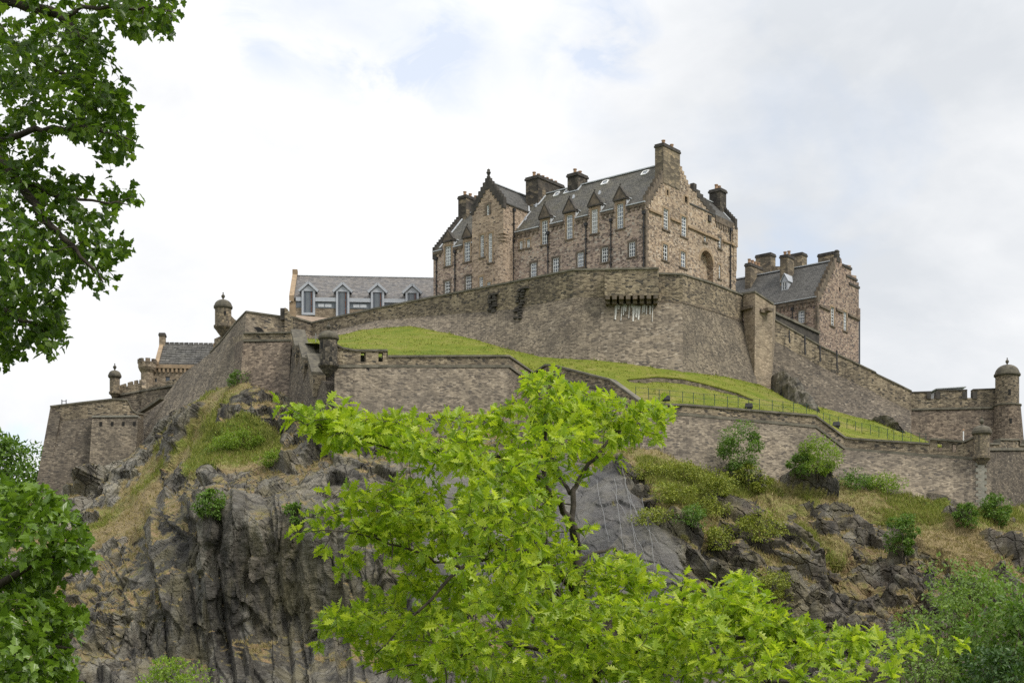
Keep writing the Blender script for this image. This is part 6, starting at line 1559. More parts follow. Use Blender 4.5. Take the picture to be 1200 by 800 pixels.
def leaves_mesh(name, mat_, parent, pos, tip, nrm, size, templ):
    """pos, tip(dir), nrm: (N,3); size (N,)"""
    n = len(pos); t = tip / (np.linalg.norm(tip, axis=1, keepdims=True) + 1e-9)
    nr = nrm - (nrm * t).sum(1, keepdims=True) * t; nr /= np.linalg.norm(nr, axis=1, keepdims=True) + 1e-9
    bi = np.cross(nr, t); VV, FF = [], []; base = 0
    which = R.integers(0, len(templ), n)
    for k, (V, T) in enumerate(templ):
        s = np.where(which == k)[0]
        if not len(s): continue
        W_ = pos[s][:, None] + size[s][:, None, None] * (V[None, :, 0:1] * t[s][:, None] + V[None, :, 1:2] * bi[s][:, None] + V[None, :, 2:3] * nr[s][:, None])
        VV.append(W_.reshape(-1, 3)); FF.append((T[None] + (np.arange(len(s)) * len(V))[:, None, None] + base).reshape(-1, 3)); base += len(s) * len(V)
    return raw_mesh(name, np.concatenate(VV), np.concatenate(FF), 3, mat_, parent)

def rosettes(cent, axis, nleaf, size, jit=0.25, flat=0.35, up=0.6):
    """leaf whorls at twig ends: leaves fan out round the twig axis"""
    pos, tip, nrm, sz = [], [], [], []
    for c, a in zip(cent, axis):
        a = a / (np.linalg.norm(a) + 1e-9)
        u = np.cross(a, (0.2, 0.1, 1.0)); u /= np.linalg.norm(u) + 1e-9; w_ = np.cross(u, a)
        ph = R.uniform(0, 6.28); k = max(2, int(nleaf + R.integers(-2, 3)))
        for i in range(k):
            t = ph + i * 2.4 + R.normal(0, .25); el = R.uniform(0.05, 1.0)
            d = (math.cos(t) * u + math.sin(t) * w_) * (1 - .55 * el) + a * (el * 1.0)
            d[2] -= R.uniform(0.0, flat)
            back = R.uniform(0, 1)
            pos.append(c - a * back * size * .7 + R.normal(0, jit * size * .3, 3)); tip.append(d)
            nv = np.array((0, 0, up)) + 0.45 * a + R.normal(0, .38, 3); nrm.append(nv); sz.append(size * R.uniform(.6, 1.12))
    return np.array(pos), np.array(tip), np.array(nrm), np.array(sz)

def inside(u, v, poly): return poly_sd(np.atleast_1d(np.asarray(u, float)), np.atleast_1d(np.asarray(v, float)), poly)

def grow(limbs, targets, r_twig=0.006, sag=0.0, step=0.12, thick=1.0):
    """limbs: list of (points, radii). targets sorted outward; each joins the nearest wood by a curved twig.
    returns tube list and twig directions"""
    nodes = []; nrad = []
    for p, r in limbs:
        p = np.asarray(p, float)
        for i in range(len(p) - 1):
            k = max(2, int(np.linalg.norm(p[i + 1] - p[i]) / step))
            for f in np.linspace(0, 1, k, endpoint=False): nodes.append(p[i] + (p[i + 1] - p[i]) * f); nrad.append(r[i] + (r[i + 1] - r[i]) * f)
    ND = np.array(nodes); RD = np.array(nrad); tubes = []; dirs = np.zeros_like(targets)
    d0 = np.array([np.min(np.linalg.norm(ND - t, axis=1)) for t in targets])
    for k in np.argsort(d0):
        t = targets[k]; d = np.linalg.norm(ND - t, axis=1); j = int(np.argmin(d + 0.0)); a = ND[j]; L = d[j]
        mid = (a + t) / 2 + R.normal(0, .10, 3) * L + np.array((0, 0, -sag * L))
        q = np.array([a, a * .42 + mid * .58 + (t - a) * .02, mid * .45 + t * .55, t]); r0 = min(RD[j] * .75, r_twig * (1 + 1.2 * L) * thick)
        tubes.append((q, np.linspace(r0, r_twig * .45, 4))); dirs[k] = t - q[1]
        ns = max(2, int(L / step)); f = np.linspace(0.25, 1, ns)[:, None]
        new = np.where(f < .5, a + (mid - a) * f * 2, mid + (t - mid) * (f - .5) * 2)
        ND = np.concatenate([ND, new]); RD = np.concatenate([RD, np.linspace(r0, r_twig * .45, ns)])
    return tubes, dirs

# ---------------------------------------------------------------- bright young oak in front
OAKP = [(332, 492), (352, 478), (378, 492), (398, 462), (412, 470), (430, 488), (465, 476), (500, 486), (540, 474), (570, 482), (596, 455), (600, 438), (640, 430), (668, 445), (700, 452), (742, 470), (768, 462), (792, 480), (780, 520), (745, 545), (706, 560), (700, 600), (712, 640), (760, 660), (800, 668), (850, 658), (890, 680), (912, 706), (960, 735), (1010, 728), (1040, 742), (1075, 732), (1140, 755), (1100, 775), (1120, 800), (1130, 900), (380, 900), (372, 815), (440, 790), (372, 760), (368, 722), (410, 690), (352, 650), (340, 628), (400, 622), (430, 600), (350, 607), (372, 592), (440, 575), (470, 545), (440, 525), (380, 530), (372, 512)]
OAKH = [[(660, 545), (720, 560), (712, 640), (690, 668), (655, 610)], [(452, 532), (520, 545), (560, 560), (520, 590), (470, 575)], [(430, 640), (470, 660), (460, 690), (420, 680)]]
oak = thing('oak_tree', 'bright yellow-green young oak with lobed leaves filling the lower centre', 'tree', (0.9, 12.2, 0))
def OP(px, py, Y): return P(px, py, Y)
limbs = [
    ([OP(706, 1085, 12.2), OP(700, 900, 12.2), OP(694, 800, 12.2), OP(684, 700, 12.25), OP(676, 640, 12.3)], [.115, .095, .078, .06, .05]),
    ([OP(676, 640, 12.3), OP(664, 600, 12.2), OP(640, 562, 12.0), OP(634, 520, 11.9), OP(640, 470, 11.9), OP(646, 440, 11.9)], [.045, .036, .028, .02, .012, .005]),
    ([OP(676, 640, 12.3), OP(668, 575, 12.6), OP(690, 545, 12.7), OP(722, 505, 12.9), OP(755, 480, 13.0)], [.036, .03, .022, .014, .006]),
    ([OP(668, 578, 12.6), OP(652, 545, 12.9), OP(640, 505, 13.2), OP(600, 470, 13.3)], [.024, .018, .012, .005]),
    ([OP(640, 562, 12.0), OP(590, 535, 11.7), OP(520, 528, 11.5), OP(450, 524, 11.3), OP(400, 510, 11.2), OP(345, 490, 11.1)], [.022, .018, .014, .011, .008, .004]),
    ([OP(684, 700, 12.25), OP(640, 655, 12.0), OP(590, 645, 11.7), OP(540, 665, 11.5), OP(490, 715, 11.3), OP(440, 765, 11.2)], [.04, .032, .026, .02, .014, .006]),
    ([OP(540, 665, 11.5), OP(500, 650, 11.2), OP(440, 630, 11.1), OP(365, 622, 11.0)], [.016, .012, .009, .004]),
    ([OP(590, 645, 11.7), OP(560, 605, 11.9), OP(500, 590, 12.0), OP(440, 590, 12.1), OP(370, 602, 12.1)], [.018, .014, .011, .007, .003]),
    ([OP(694, 800, 12.2), OP(740, 765, 12.0), OP(800, 745, 11.7), OP(880, 745, 11.4), OP(970, 755, 11.2), OP(1080, 752, 11.0)], [.045, .034, .026, .019, .012, .004]),
    ([OP(740, 765, 12.0), OP(770, 715, 12.3), OP(820, 690, 12.6), OP(880, 690, 12.8)], [.024, .018, .012, .005]),
    ([OP(676, 660, 12.3), OP(720, 640, 12.8), OP(745, 672, 13.2), OP(800, 700, 13.5)], [.022, .016, .011, .005]),
    ([OP(694, 790, 12.2), OP(640, 760, 11.6), OP(580, 750, 11.1), OP(520, 775, 10.8), OP(440, 790, 10.7)], [.036, .028, .02, .013, .006]),
    ([OP(690, 740, 12.2), OP(650, 690, 11.3), OP(620, 640, 10.9), OP(560, 600, 10.7)], [.03, .022, .015, .006]),
    ([OP(700, 860, 12.2), OP(800, 820, 11.2), OP(900, 800, 10.9), OP(1040, 800, 10.8)], [.04, .03, .02, .008]),
    ([OP(700, 880, 12.2), OP(760, 800, 13.4), OP(830, 760, 13.8)], [.04, .025, .01]), ([OP(700, 880, 12.2), OP(600, 840, 12.8), OP(500, 820, 13.2), OP(440, 800, 13.3)], [.04, .028, .018, .008])]
limb_nodes = np.concatenate([np.asarray(p)[1:] for p, r in limbs])
cs = []
tries = 0
while len(cs) < 2300 and tries < 80000:
    tries += 1
    px, py = R.uniform(330, 1140), R.uniform(428, 900)
    if py > 800 and R.random() > .35: continue
    sd_ = inside(px, py, OAKP)[0]
    if sd_ < (5.5 if py < 800 else 2): continue
    if any(inside(px, py, h)[0] > -4 for h in OAKH) and R.random() > 0.10: continue
    # foliage keeps to shelves near the limbs
    Y0 = (11.95 - 0.0021 * abs(px - 690)) if not (px > 690 and py < 560) else 12.6; hw = 0.35 + min(1.6, sd_ / 55.0)
    Y = Y0 + R.uniform(-hw, hw)
    q = P(px, py, Y)
    d = np.min(np.linalg.norm(limb_nodes - q, axis=1))
    if d > 0.8 and R.random() > .3: continue
    if vnoise(np.array([[q[0] * 1.4, q[1] * 1.0, q[2] * 4.4]]), 5)[0] < -0.13: continue
    if cs and np.min(np.linalg.norm(np.array(cs) - q, axis=1)) < 0.06: continue
    cs.append(q)
cs = np.array(cs)
# tips that stick out of the outline
for px, py, Y in ((336, 492, 11.1), (352, 482, 11.1), (375, 500, 11.2), (345, 622, 11.0), (362, 606, 12.1), (378, 645, 11.0), (372, 760, 11.2), (640, 436, 11.9), (655, 440, 11.9), (618, 448, 12), (772, 466, 13), (786, 480, 13), (1040, 745, 11), (1075, 748, 11), (1110, 757, 11), (1130, 752, 11), (405, 470, 11.4), (398, 487, 11.4)): cs = np.r_[cs, [P(px, py, Y)]]
for li_, f0_, n__ in ((4, .25, 46), (6, .25, 22), (7, .3, 24), (9, .2, 18), (8, .35, 26), (2, .3, 14), (11, .4, 14)):
    p = np.asarray(limbs[li_][0])
    for f in R.uniform(f0_, 1, n__): cs = np.r_[cs, [along(p, f) + R.normal(0, .085, 3) * np.array((1, 1.6, .8)) + (0, 0, .05)]]
tubes, dirs = grow(limbs, cs, 0.0055, 0.05)
mb = MB()
for p, r in limbs:
    p = np.asarray(p); k = len(p); f = np.linspace(0, k - 1, (k - 1) * 4 + 1)
    pp_ = np.stack([np.interp(f, np.arange(k), p[:, i]) for i in range(3)], 1); pp_[1:-1] = (pp_[:-2] + pp_[1:-1] * 2 + pp_[2:]) / 4; pp_[1:-1] += R.normal(0, .012, pp_[1:-1].shape)
    mb.tube(pp_, .72 * np.interp(f, np.arange(k), r), 8)
mb.build('trunk', M['bark_dark'], oak, smooth=True)
mb = MB()
for q, r in tubes: mb.tube(q, r, 4)
mb.build('twigs', M['bark_dark'], oak)
dirs /= np.linalg.norm(dirs, axis=1, keepdims=True) + 1e-9
dirs[:, 2] += .25; dirs += R.normal(0, .25, dirs.shape)
ps, tp_, nr_, sz = rosettes(cs, dirs, 7.5, 0.112)
leaves_mesh('crown', M['oak_leaf'], oak, ps, tp_, nr_, sz, [OAK, OAK2])

# ---------------------------------------------------------------- dark sycamore hanging in from the left
SYP = [(-420, -330), (60, -330), (190, -200), (240, -60), (216, 0), (205, 25), (192, 48), (165, 50), (142, 42), (128, 60), (142, 85), (150, 108), (156, 135), (166, 165), (162, 190), (130, 194), (110, 186), (66, 178), (58, 190), (78, 203), (112, 206), (150, 212), (168, 228), (160, 250), (152, 275), (156, 295), (140, 312), (126, 350), (108, 338), (82, 338), (78, 372), (88, 396), (64, 420), (20, 418), (0, 432), (-60, 470), (-200, 500), (-420, 420)]
SYH = [[(40, 5), (55, 5), (45, 18), (0, 22), (0, 10)], [(115, 18), (148, 20), (140, 40), (112, 38)], [(50, 186), (75, 188), (80, 200), (55, 200)]]
syc = thing('sycamore_tree', 'big dark sycamore hanging in at the upper left against the sky', 'tree', (-6.6, 16.6, 0))
def SP(px, py, Y): return P(px, py, Y)
limbs = [([SP(-135, 1010, 16.6), SP(-140, 700, 16.6), SP(-150, 500, 16.6), SP(-160, 250, 16.6), SP(-150, 0, 16.6), SP(-120, -250, 16.6)], [.32, .26, .22, .18, .13, .05]),
         ([SP(-150, 100, 16.6), SP(-40, -10, 16.2), SP(30, 5, 16.0), SP(75, 22, 15.9), (SP(100, 50, 15.8))], [.10, .075, .06, .045, .02]),
         ([SP(75, 22, 15.9), SP(95, 8, 15.8), SP(150, 8, 15.7), SP(205, 15, 15.7)], [.03, .022, .014, .005]),
         ([SP(-160, 260, 16.6), SP(-60, 170, 16.2), SP(0, 185, 16.0), SP(40, 240, 15.8), (SP(85, 290, 15.6)), SP(120, 330, 15.5)], [.10, .07, .055, .04, .025, .008]),
         ([SP(-20, 180, 16.1), SP(40, 150, 15.9), SP(100, 150, 15.7), SP(155, 165, 15.6)], [.04, .03, .02, .006]),
         ([SP(20, 215, 15.9), SP(80, 230, 16.2), SP(150, 240, 16.4)], [.03, .02, .006]),
         ([SP(-40, -10, 16.2), SP(20, 60, 16.6), SP(80, 90, 16.8), SP(140, 110, 16.9)], [.04, .03, .02, .006]),
         ([SP(-155, 400, 16.6), SP(-70, 340, 16.3), SP(0, 360, 16.1), SP(60, 390, 16.0)], [.08, .05, .03, .008]),
         ([SP(-155, 330, 16.6), SP(-50, 270, 17.0), SP(40, 310, 17.2), SP(100, 310, 17.3)], [.08, .05, .03, .01]),
         ([SP(-120, -100, 16.6), SP(0, -130, 16.2), SP(120, -120, 16.0), SP(200, -60, 15.8)], [.09, .06, .035, .008]),
         ([SP(-150, 50, 16.6), SP(-260, -50, 16.6), SP(-380, -100, 16.6)], [.1, .06, .02]), ([SP(-155, 300, 16.6), SP(-260, 280, 16.4), SP(-390, 300, 16.4)], [.1, .06, .02])]
limb_nodes = np.concatenate([np.asarray(p)[1:] for p, r in limbs])
cs = []; tries = 0
while len(cs) < 2500 and tries < 110000:
    tries += 1
    px, py = R.uniform(-420, 240), R.uniform(-330, 500)
    vis = px > -20 and py > -20
    if not vis and R.random() > .30: continue
    sd_ = inside(px, py, SYP)[0]
    if sd_ < 4: continue
    if any(inside(px, py, h)[0] > -2 for h in SYH): continue
    hw = .4 + min(1.5, sd_ / 60); Y = 16.2 + R.uniform(-hw, hw); q = P(px, py, Y)
    if vnoise(np.array([q * np.array((1.7, 1.0, 2.4))]), 15)[0] < -0.20: continue
    if cs and np.min(np.linalg.norm(np.array(cs[-900:]) - q, axis=1)) < 0.05: continue
    cs.append(q)
cs = np.array(cs)
tubes, dirs = grow(limbs, cs, 0.006, 0.03)
mb = MB()
for p, r in limbs:
    p = np.asarray(p); k = len(p); f = np.linspace(0, k - 1, (k - 1) * 5 + 1)
    pp_ = np.stack([np.interp(f, np.arange(k), p[:, i]) for i in range(3)], 1); pp_[1:-1] = (pp_[:-2] + pp_[1:-1] * 2 + pp_[2:]) / 4; pp_[1:-1] += R.normal(0, .02, pp_[1:-1].shape)
    mb.tube(pp_, np.interp(f, np.arange(k), r), 8)
mb.build('trunk', M['bark_dark'], syc, smooth=True)
mb = MB()
for q, r in tubes: mb.tube(q, r, 4)
mb.build('twigs', M['bark_dark'], syc)
dirs /= np.linalg.norm(dirs, axis=1, keepdims=True) + 1e-9; dirs += R.normal(0, .4, dirs.shape)
ps, tp_, nr_, sz = rosettes(cs, dirs, 6, 0.098, jit=1.4, flat=.8)
leaves_mesh('crown', M['syc_leaf'], syc, ps, tp_, nr_, sz, [SYC])

# ---------------------------------------------------------------- lower sycamore at the left edge
LSP = [(-260, 560), (-100, 520), (0, 562), (40, 562), (70, 578), (92, 600), (108, 636), (112, 658), (92, 676), (78, 664), (66, 690), (80, 705), (102, 712), (106, 730), (84, 742), (88, 770), (98, 798), (90, 840), (60, 900), (-200, 900), (-300, 700)]
ls_ = thing('sycamore_tree', 'glossy mid-green sycamore at the lower left edge in front of the cliff', 'tree', (-5.0, 14.2, 0))
limbs = [([P(-60, 1040, 14.2), P(-65, 850, 14.2), P(-70, 740, 14.2), P(-60, 600, 14.2)], [.14, .11, .08, .03]),
         ([P(-66, 820, 14.2), P(0, 770, 14.0), P(50, 755, 13.8), P(90, 760, 13.7)], [.06, .04, .025, .006]),
         ([P(-70, 740, 14.2), P(-10, 690, 14.0), P(40, 660, 13.8), P(95, 645, 13.7)], [.06, .04, .025, .006]),
         ([P(-65, 660, 14.2), P(-10, 610, 14.2), P(50, 590, 14.1)], [.04, .025, .006]), ([P(-66, 780, 14.2), P(0, 720, 14.5), P(60, 715, 14.6)], [.05, .03, .01]),
         ([P(-66, 760, 14.2), P(-140, 700, 14.2), P(-220, 660, 14.2)], [.06, .04, .01]), ([P(-65, 860, 14.2), P(0, 830, 13.6), P(60, 800, 13.3)], [.06, .03, .01])]
cs = []; tries = 0
while len(cs) < 950 and tries < 40000:
    tries += 1
    px, py = R.uniform(-300, 115), R.uniform(520, 900)
    if px < -15 and R.random() > .35 or py > 810 and R.random() > .4: continue
    sd_ = inside(px, py, LSP)[0]
    if sd_ < 5: continue
    hw = .3 + min(1.2, sd_ / 60); q = P(px, py, 14.0 + R.uniform(-hw, hw))
    if vnoise(np.array([q * np.array((2, 1.2, 3.0))]), 25)[0] < -0.24: continue
    if cs and np.min(np.linalg.norm(np.array(cs) - q, axis=1)) < 0.07: continue
    cs.append(q)
cs = np.array(cs); tubes, dirs = grow(limbs, cs, 0.006, 0.03)
mb = MB()
for p, r in limbs: mb.tube(p, r, 7)
mb.build('trunk', M['bark_dark'], ls_, smooth=True)
mb = MB()
for q, r in tubes: mb.tube(q, r, 4)
mb.build('twigs', M['bark_dark'], ls_)
dirs /= np.linalg.norm(dirs, axis=1, keepdims=True) + 1e-9; dirs += R.normal(0, .3, dirs.shape)
ps, tp_, nr_, sz = rosettes(cs, dirs, 7, 0.100, jit=1.3, flat=.7)
leaves_mesh('crown', M['syc_leaf_low'], ls_, ps, tp_, nr_, sz, [SYC])

# ---------------------------------------------------------------- mid-distance trees and bushes
def clump_tree(name, label, cat, base, height, spread, nclump, nleaf, leaf, mat_, group=None, trunk_r=0.15, low=0.25, seed=0, lean=0.0, bark='bark', sparse=0.0, shape=1.0):
    """tapered trunk, forking limbs, leaves scattered in uneven clumps round the limb ends"""
    rg = np.random.default_rng(seed); base = np.asarray(base, float)
    t = thing(name, label, cat, base, group)
    top = base + np.array((lean * height, 0, height * .72))
    mb = MB(); k = 7; tr = np.array([base + (top - base) * f + np.r_[rg.normal(0, .02 * height * (f > 0), 2), 0] for f in np.linspace(0, 1, k)]); tr[0, 2] -= .4
    mb.tube(tr, np.linspace(trunk_r, trunk_r * .3, k), 8)
    cl = []
    for i in range(nclump):
        f = low + (1 - low) * (i + .5) / nclump; ang = i * 2.4 + rg.normal(0, .4)
        prof = math.sin(math.pi * min(.97, (.12 + .8 * (f - low) / (1 - low)) ** shape)); r = spread * prof * rg.uniform(.55, 1.05)
        c = base + np.array((lean * height * f + r * math.cos(ang), r * math.sin(ang), height * (f + rg.normal(0, .03)))); cl.append((c, spread * (rg.uniform(.26, .46) if cat == 'tree' else rg.uniform(.2, .62))))
        a = tr[min(k - 2, max(0, int((f * .8) * k)))]
        mid = (a + c) / 2 + np.r_[rg.normal(0, .05 * spread, 2), -.06 * spread]
        mb.tube([a, mid, c], [trunk_r * .4, trunk_r * .22, trunk_r * .06], 5)
        for _ in range(2):
            e = c + rg.normal(0, .25 * spread, 3); mb.tube([mid, (mid + e) / 2 + rg.normal(0, .05, 3), e], [trunk_r * .16, trunk_r * .1, trunk_r * .03], 4)
    mb.build('trunk', M[bark], t, smooth=True)
    pos, tip = [], []
    per = nleaf // nclump
    for c, r in cl:
        d = rg.normal(0, 1, (per, 3)); d /= np.linalg.norm(d, axis=1, keepdims=True); rr = r * (rg.uniform(0.15, 1, (per, 1)) ** .5) * (1 + .35 * fbm(d * 1.7 + c, 7, 2)[:, None])
        q = c + d * rr * np.array((1.15, 1.15, .8)); keep = fbm(q / (.5 * r + .05), seed + 3, 2) > -.25 + sparse; q = q[keep]; d = d[keep]
        q[:, 2] = np.maximum(q[:, 2], base[2] + .05)
        pos.append(q); tip.append(d + rg.normal(0, .6, d.shape) + np.array((0, 0, -.15)))
    pos = np.concatenate(pos); tip = np.concatenate(tip); n = len(pos)
    nrm = rg.normal(0, .6, (n, 3)) + np.array((0, 0, 1.0)); leaves_mesh('crown', M[mat_], t, pos, tip, nrm, leaf * rg.uniform(.6, 1.3, n), [SMALL])
    return t
def foot_z(px, py, Y): return P(px, py, Y)
# feathery light tree and its darker neighbour, bottom right
q = P(1128, 800, 66); clump_tree('ash_tree', 'light green feathery tree at the lower right below the rocks', 'tree', (q[0], 66, 0), 6.9, 2.5, 26, 7500, .17, 'ash_leaf', seed=3, trunk_r=.11, low=.18, sparse=.10)
q = P(1192, 800, 62); clump_tree('ash_tree', 'pale green slender tree at the lower right edge behind the dark one', 'tree', (q[0], 66, 0), 7.1, 2.0, 18, 5200, .17, 'ash_leaf', seed=4, trunk_r=.10, low=.2, sparse=.10)
q = P(1205, 800, 52); clump_tree('broadleaf_tree', 'dense dark green tree in the lower right corner', 'tree', (q[0], 52, 0), 5.1, 2.1, 24, 7000, .20, 'mid_leaf', seed=5, trunk_r=.14, low=.12)
q = P(1170, 800, 50); clump_tree('broadleaf_tree', 'low dark green tree under the pale feathery ones at the lower right', 'tree', (q[0], 50, 0), 3.3, 1.5, 16, 4200, .17, 'dark_leaf', seed=15, trunk_r=.10, low=.12)
q = P(1090, 800, 62); clump_tree('ash_tree', 'small pale green tree right of the oak at the foot of the rocks', 'tree', (q[0], 64, 0), 4.6, 1.7, 14, 3200, .15, 'ash_leaf', seed=6, trunk_r=.08, low=.15, sparse=.12)
# far tree beyond the battery
q = P(12, 600, 255); clump_tree('broadleaf_tree', 'rounded green tree far beyond the left battery', 'tree', (q[0], 255, 18), 26, 8.5, 26, 11000, .75, 'mid_leaf', seed=8, trunk_r=.5, low=.25)
q = P(-70, 600, 262); clump_tree('broadleaf_tree', 'second far tree at the left frame edge beyond the battery', 'tree', (q[0], 262, 18), 24, 8, 22, 5000, .8, 'mid_leaf', seed=9, trunk_r=.5, low=.25)
q = P(200, 800, 100); clump_tree('lime_bush', 'round yellow-green bush top at the bottom edge before the cliff', 'bush', (q[0], 100, 0), 4.1, 2.1, 18, 3800, .22, 'lime_leaf', seed=10, trunk_r=.1, low=.15)
# bushes rooted on the rock
BUSH = [(866, 556, 4.6, 2.3, 'mid_leaf', 'tall mid-green bush against the lower wall face', 2600, .22), (878, 574, 2.6, 1.7, 'gorse', 'dense dark olive bush below the tall wall bush', 1800, .2),
        (842, 578, 1.8, 1.8, 'gorse', 'yellowish gorse mound left of the olive bush', 1500, .2), (790, 586, 1.4, 1.9, 'gorse', 'low gorse patch at the top edge of the grey slab', 1200, .2),
        (812, 612, 1.6, 1.6, 'mid_leaf', 'small round green bush on the turf above the grey slab', 1000, .2), (958, 556, 3.2, 2.1, 'lime_leaf', 'bright lime-green bush against the lower wall', 2400, .2), (938, 560, 2.2, 1.3, 'mid_leaf', 'darker small bush beside the lime-green one', 1100, .2),
        (1002, 570, 1.5, 2.0, 'mid_leaf', 'flat green bush under the bend of the lower wall', 1300, .2), (1036, 573, 1.6, 1.8, 'lime_leaf', 'low bright bush along the wall foot near the crags', 1300, .2),
        (1056, 648, 3.7, 1.5, 'mid_leaf', 'upright green bush growing from the dark crags', 1900, .22), (1134, 614, 2.3, 1.2, 'mid_leaf', 'small dark bush on the grass edge above the crags', 1200, .2), (1168, 612, 3.0, 1.5, 'mid_leaf', 'green bush by the corner of the right lower wall', 1700, .22),
        (885, 630, 2.4, 2.4, 'gorse', 'broad olive bush on the dry slope among the crags', 1900, .2), (832, 640, 1.8, 1.9, 'gorse', 'olive bush above the dark ribs right of the slab', 1300, .2), (905, 706, 2.6, 2.0, 'gorse', 'greyish bush low on the slope between ribs', 1600, .2),
        (246, 604, 2.6, 1.3, 'mid_leaf', 'small green sapling in a notch of the left cliff', 1100, .26), (346, 612, 2.0, 1.1, 'mid_leaf', 'small green sapling on a ledge beside the oak tip', 900, .26),
        (284, 522, 1.8, 2.3, 'lime_leaf', 'light green nettles below the left crag', 1700, .2), (262, 524, 1.3, 1.6, 'lime_leaf', 'light green nettles left of the larger patch', 900, .2), (318, 542, 1.4, 1.2, 'lime_leaf', 'tuft of light green weeds near the stepped wall', 700, .2), (276, 446, 1.5, 1.2, 'mid_leaf', 'green weeds at the foot of the bastion', 800, .2),
        (760, 556, 1.2, 1.8, 'gorse', 'yellow-green gorse cushion near the wall foot beside the oak', 1100, .2), (800, 560, 1.4, 2.0, 'gorse', 'spreading gorse cushion on the turf under the lower wall', 1300, .2), (830, 600, 1.5, 2.0, 'gorse', 'olive gorse cushion in the middle of the green slope', 1300, .2), (765, 610, 1.2, 1.6, 'gorse', 'small gorse cushion at the right edge of the slab', 900, .2)]
for i, (px, py, h, s, mm, lab, n, lf) in enumerate(BUSH):
    q = hill_at(px, py); clump_tree('bush', lab, 'bush', q - np.array((0, 0, .3)), h, s, 11, int(n * 2.0), lf, mm, group='bushes on the castle rock', seed=40 + i, trunk_r=.05, low=.12)
q = P(953, 548, 160.5); clump_tree('wall_plant', 'thin yellow-green plant growing up the lower wall', 'plant', (q[0], q[1] - .6, q[2]), 1.9, .4, 8, 420, .18, 'lime_leaf', seed=90, trunk_r=.02, low=.1)
# grass tufts over the turf of the rock
def tufts(name, label, sel, count, mat_, lo, hi):
    sel = sel[(uf[sel] > 30) & (uf[sel] < 1215) & (vf[sel] < 790)]
    sel = R.choice(sel, min(count, len(sel)), replace=False); nb = 5
    bp_ = np.repeat(HILLP[sel], nb, 0) + np.c_[R.normal(0, .16, (len(sel) * nb, 2)), np.zeros(len(sel) * nb)]
    ht = np.repeat(R.uniform(lo, hi, len(sel)), nb) * R.uniform(.6, 1.2, len(sel) * nb); dr = np.c_[R.normal(0, .5, (len(bp_), 2)), np.ones(len(bp_))]; wd = R.normal(0, 1, (len(bp_), 3)); wd[:, 2] = 0; wd /= np.linalg.norm(wd, axis=1, keepdims=True)
    V = np.stack([bp_ - wd * .05 - (0, 0, .05), bp_ + wd * .05 - (0, 0, .05), bp_ + dr * ht[:, None]], 1).reshape(-1, 3)
    tag(raw_mesh(name, V, np.arange(len(V)).reshape(-1, 3), 3, M[mat_]), label, 'grass', kind='stuff')
gp_ = green + .25 * fbm(HILLP * .5, 140, 3)
tufts('dry_grass', 'straw-coloured dry grass tufts on the ledges of the castle rock', np.where(((GM > .5) & (gp_ < .55)) | (ledge > .8))[0], 7000, 'straw', .15, .45)
tufts('grass', 'olive green grass tufts on the slopes under the walls', np.where((GM > .5) & (gp_ > .45))[0], 8000, 'green_blade', .15, .5)
li = R.integers(0, len(LAWNP), 4200); lw = WW.ravel()[li]; li = li[(lw > .0) & (lw < 1.0) & ((R.random(len(li)) < .25) | (lw < .08) | (lw > .93))]
b0_ = np.repeat(LAWNP[li], 6, 0) + np.c_[R.normal(0, .25, (len(li) * 6, 2)), np.zeros(len(li) * 6)]; h0_ = R.uniform(.06, .20, len(b0_)); d0_ = np.c_[R.normal(0, .5, (len(b0_), 2)), np.ones(len(b0_))]; w0_ = R.normal(0, 1, (len(b0_), 3)); w0_[:, 2] = 0; w0_ /= np.linalg.norm(w0_, axis=1, keepdims=True)
V = np.stack([b0_ - w0_ * .06 - (0, 0, .06), b0_ + w0_ * .06 - (0, 0, .06), b0_ + d0_ * h0_[:, None]], 1).reshape(-1, 3)
tag(raw_mesh('grass', V, np.arange(len(V)).reshape(-1, 3), 3, M['bank_blade']), 'longer grass tufts scattered over the mown bank between the walls', 'grass', kind='stuff')

# ================================================================== SMALL THINGS
# dark rock outcrops breaking through the bank
def outcrop(label, line, width, height, seed, push=0.0):
    """ridge of rock along a line of photo points on the bank"""
    base = np.array([lawn_pt(x, y) for x, y in line]); n = 46; m_ = 22
    f = np.linspace(0, 1, n); bl = np.stack([np.interp(f, np.linspace(0, 1, len(base)), base[:, k]) for k in range(3)], 1); V = []
    for i in range(n):
        env = math.sin(math.pi * min(max(f[i], .02), .98)) ** .55; hh = 1.0 * np.interp(f[i], np.linspace(0, 1, len(height)), height); ww_ = np.interp(f[i], np.linspace(0, 1, len(width)), width)
        for j in range(m_):
            t = math.pi * j / (m_ - 1); V.append(bl[i] + np.array((math.cos(t) * ww_ * .5, -math.cos(t) * ww_ * .55, math.sin(t) * hh * env - .5)) + np.array((0, push, 0)))
    V = np.array(V); H_1, E_1 = facets(rot(V, -.8) / np.array((5.0, 1.8, 1.3)), seed, .6); H_2, E_2 = facets(V / .8, seed + 9, .5)
    V = V + np.c_[np.zeros(len(V)), -(.35 * H_1 + .15 * H_2), .22 * H_1 + .10 * H_2]
    idx = np.arange(n * m_).reshape(n, m_); fc_ = np.stack([idx[:-1, :-1].ravel(), idx[1:, :-1].ravel(), idx[1:, 1:].ravel(), idx[:-1, 1:].ravel()], 1)
    o = raw_mesh('rock_outcrop', V, fc_, 4, M['outcrop']); tag(o, label, 'rock', kind='thing'); return o
M['outcrop'] = plain('dark_outcrop_rock', (0.04, 0.038, 0.034), (0.18, 0.16, 0.12), 0.9, .9, .2)
outcrop('long dark rock rib slanting down the bank beside the tan corner pier', [(902, 456), (915, 462), (930, 470), (945, 477), (958, 484)], [2.2, 2.6, 2.8, 2.4, 1.2], [3.6, 4.2, 3.4, 2.0, .8], 501, 1.0)
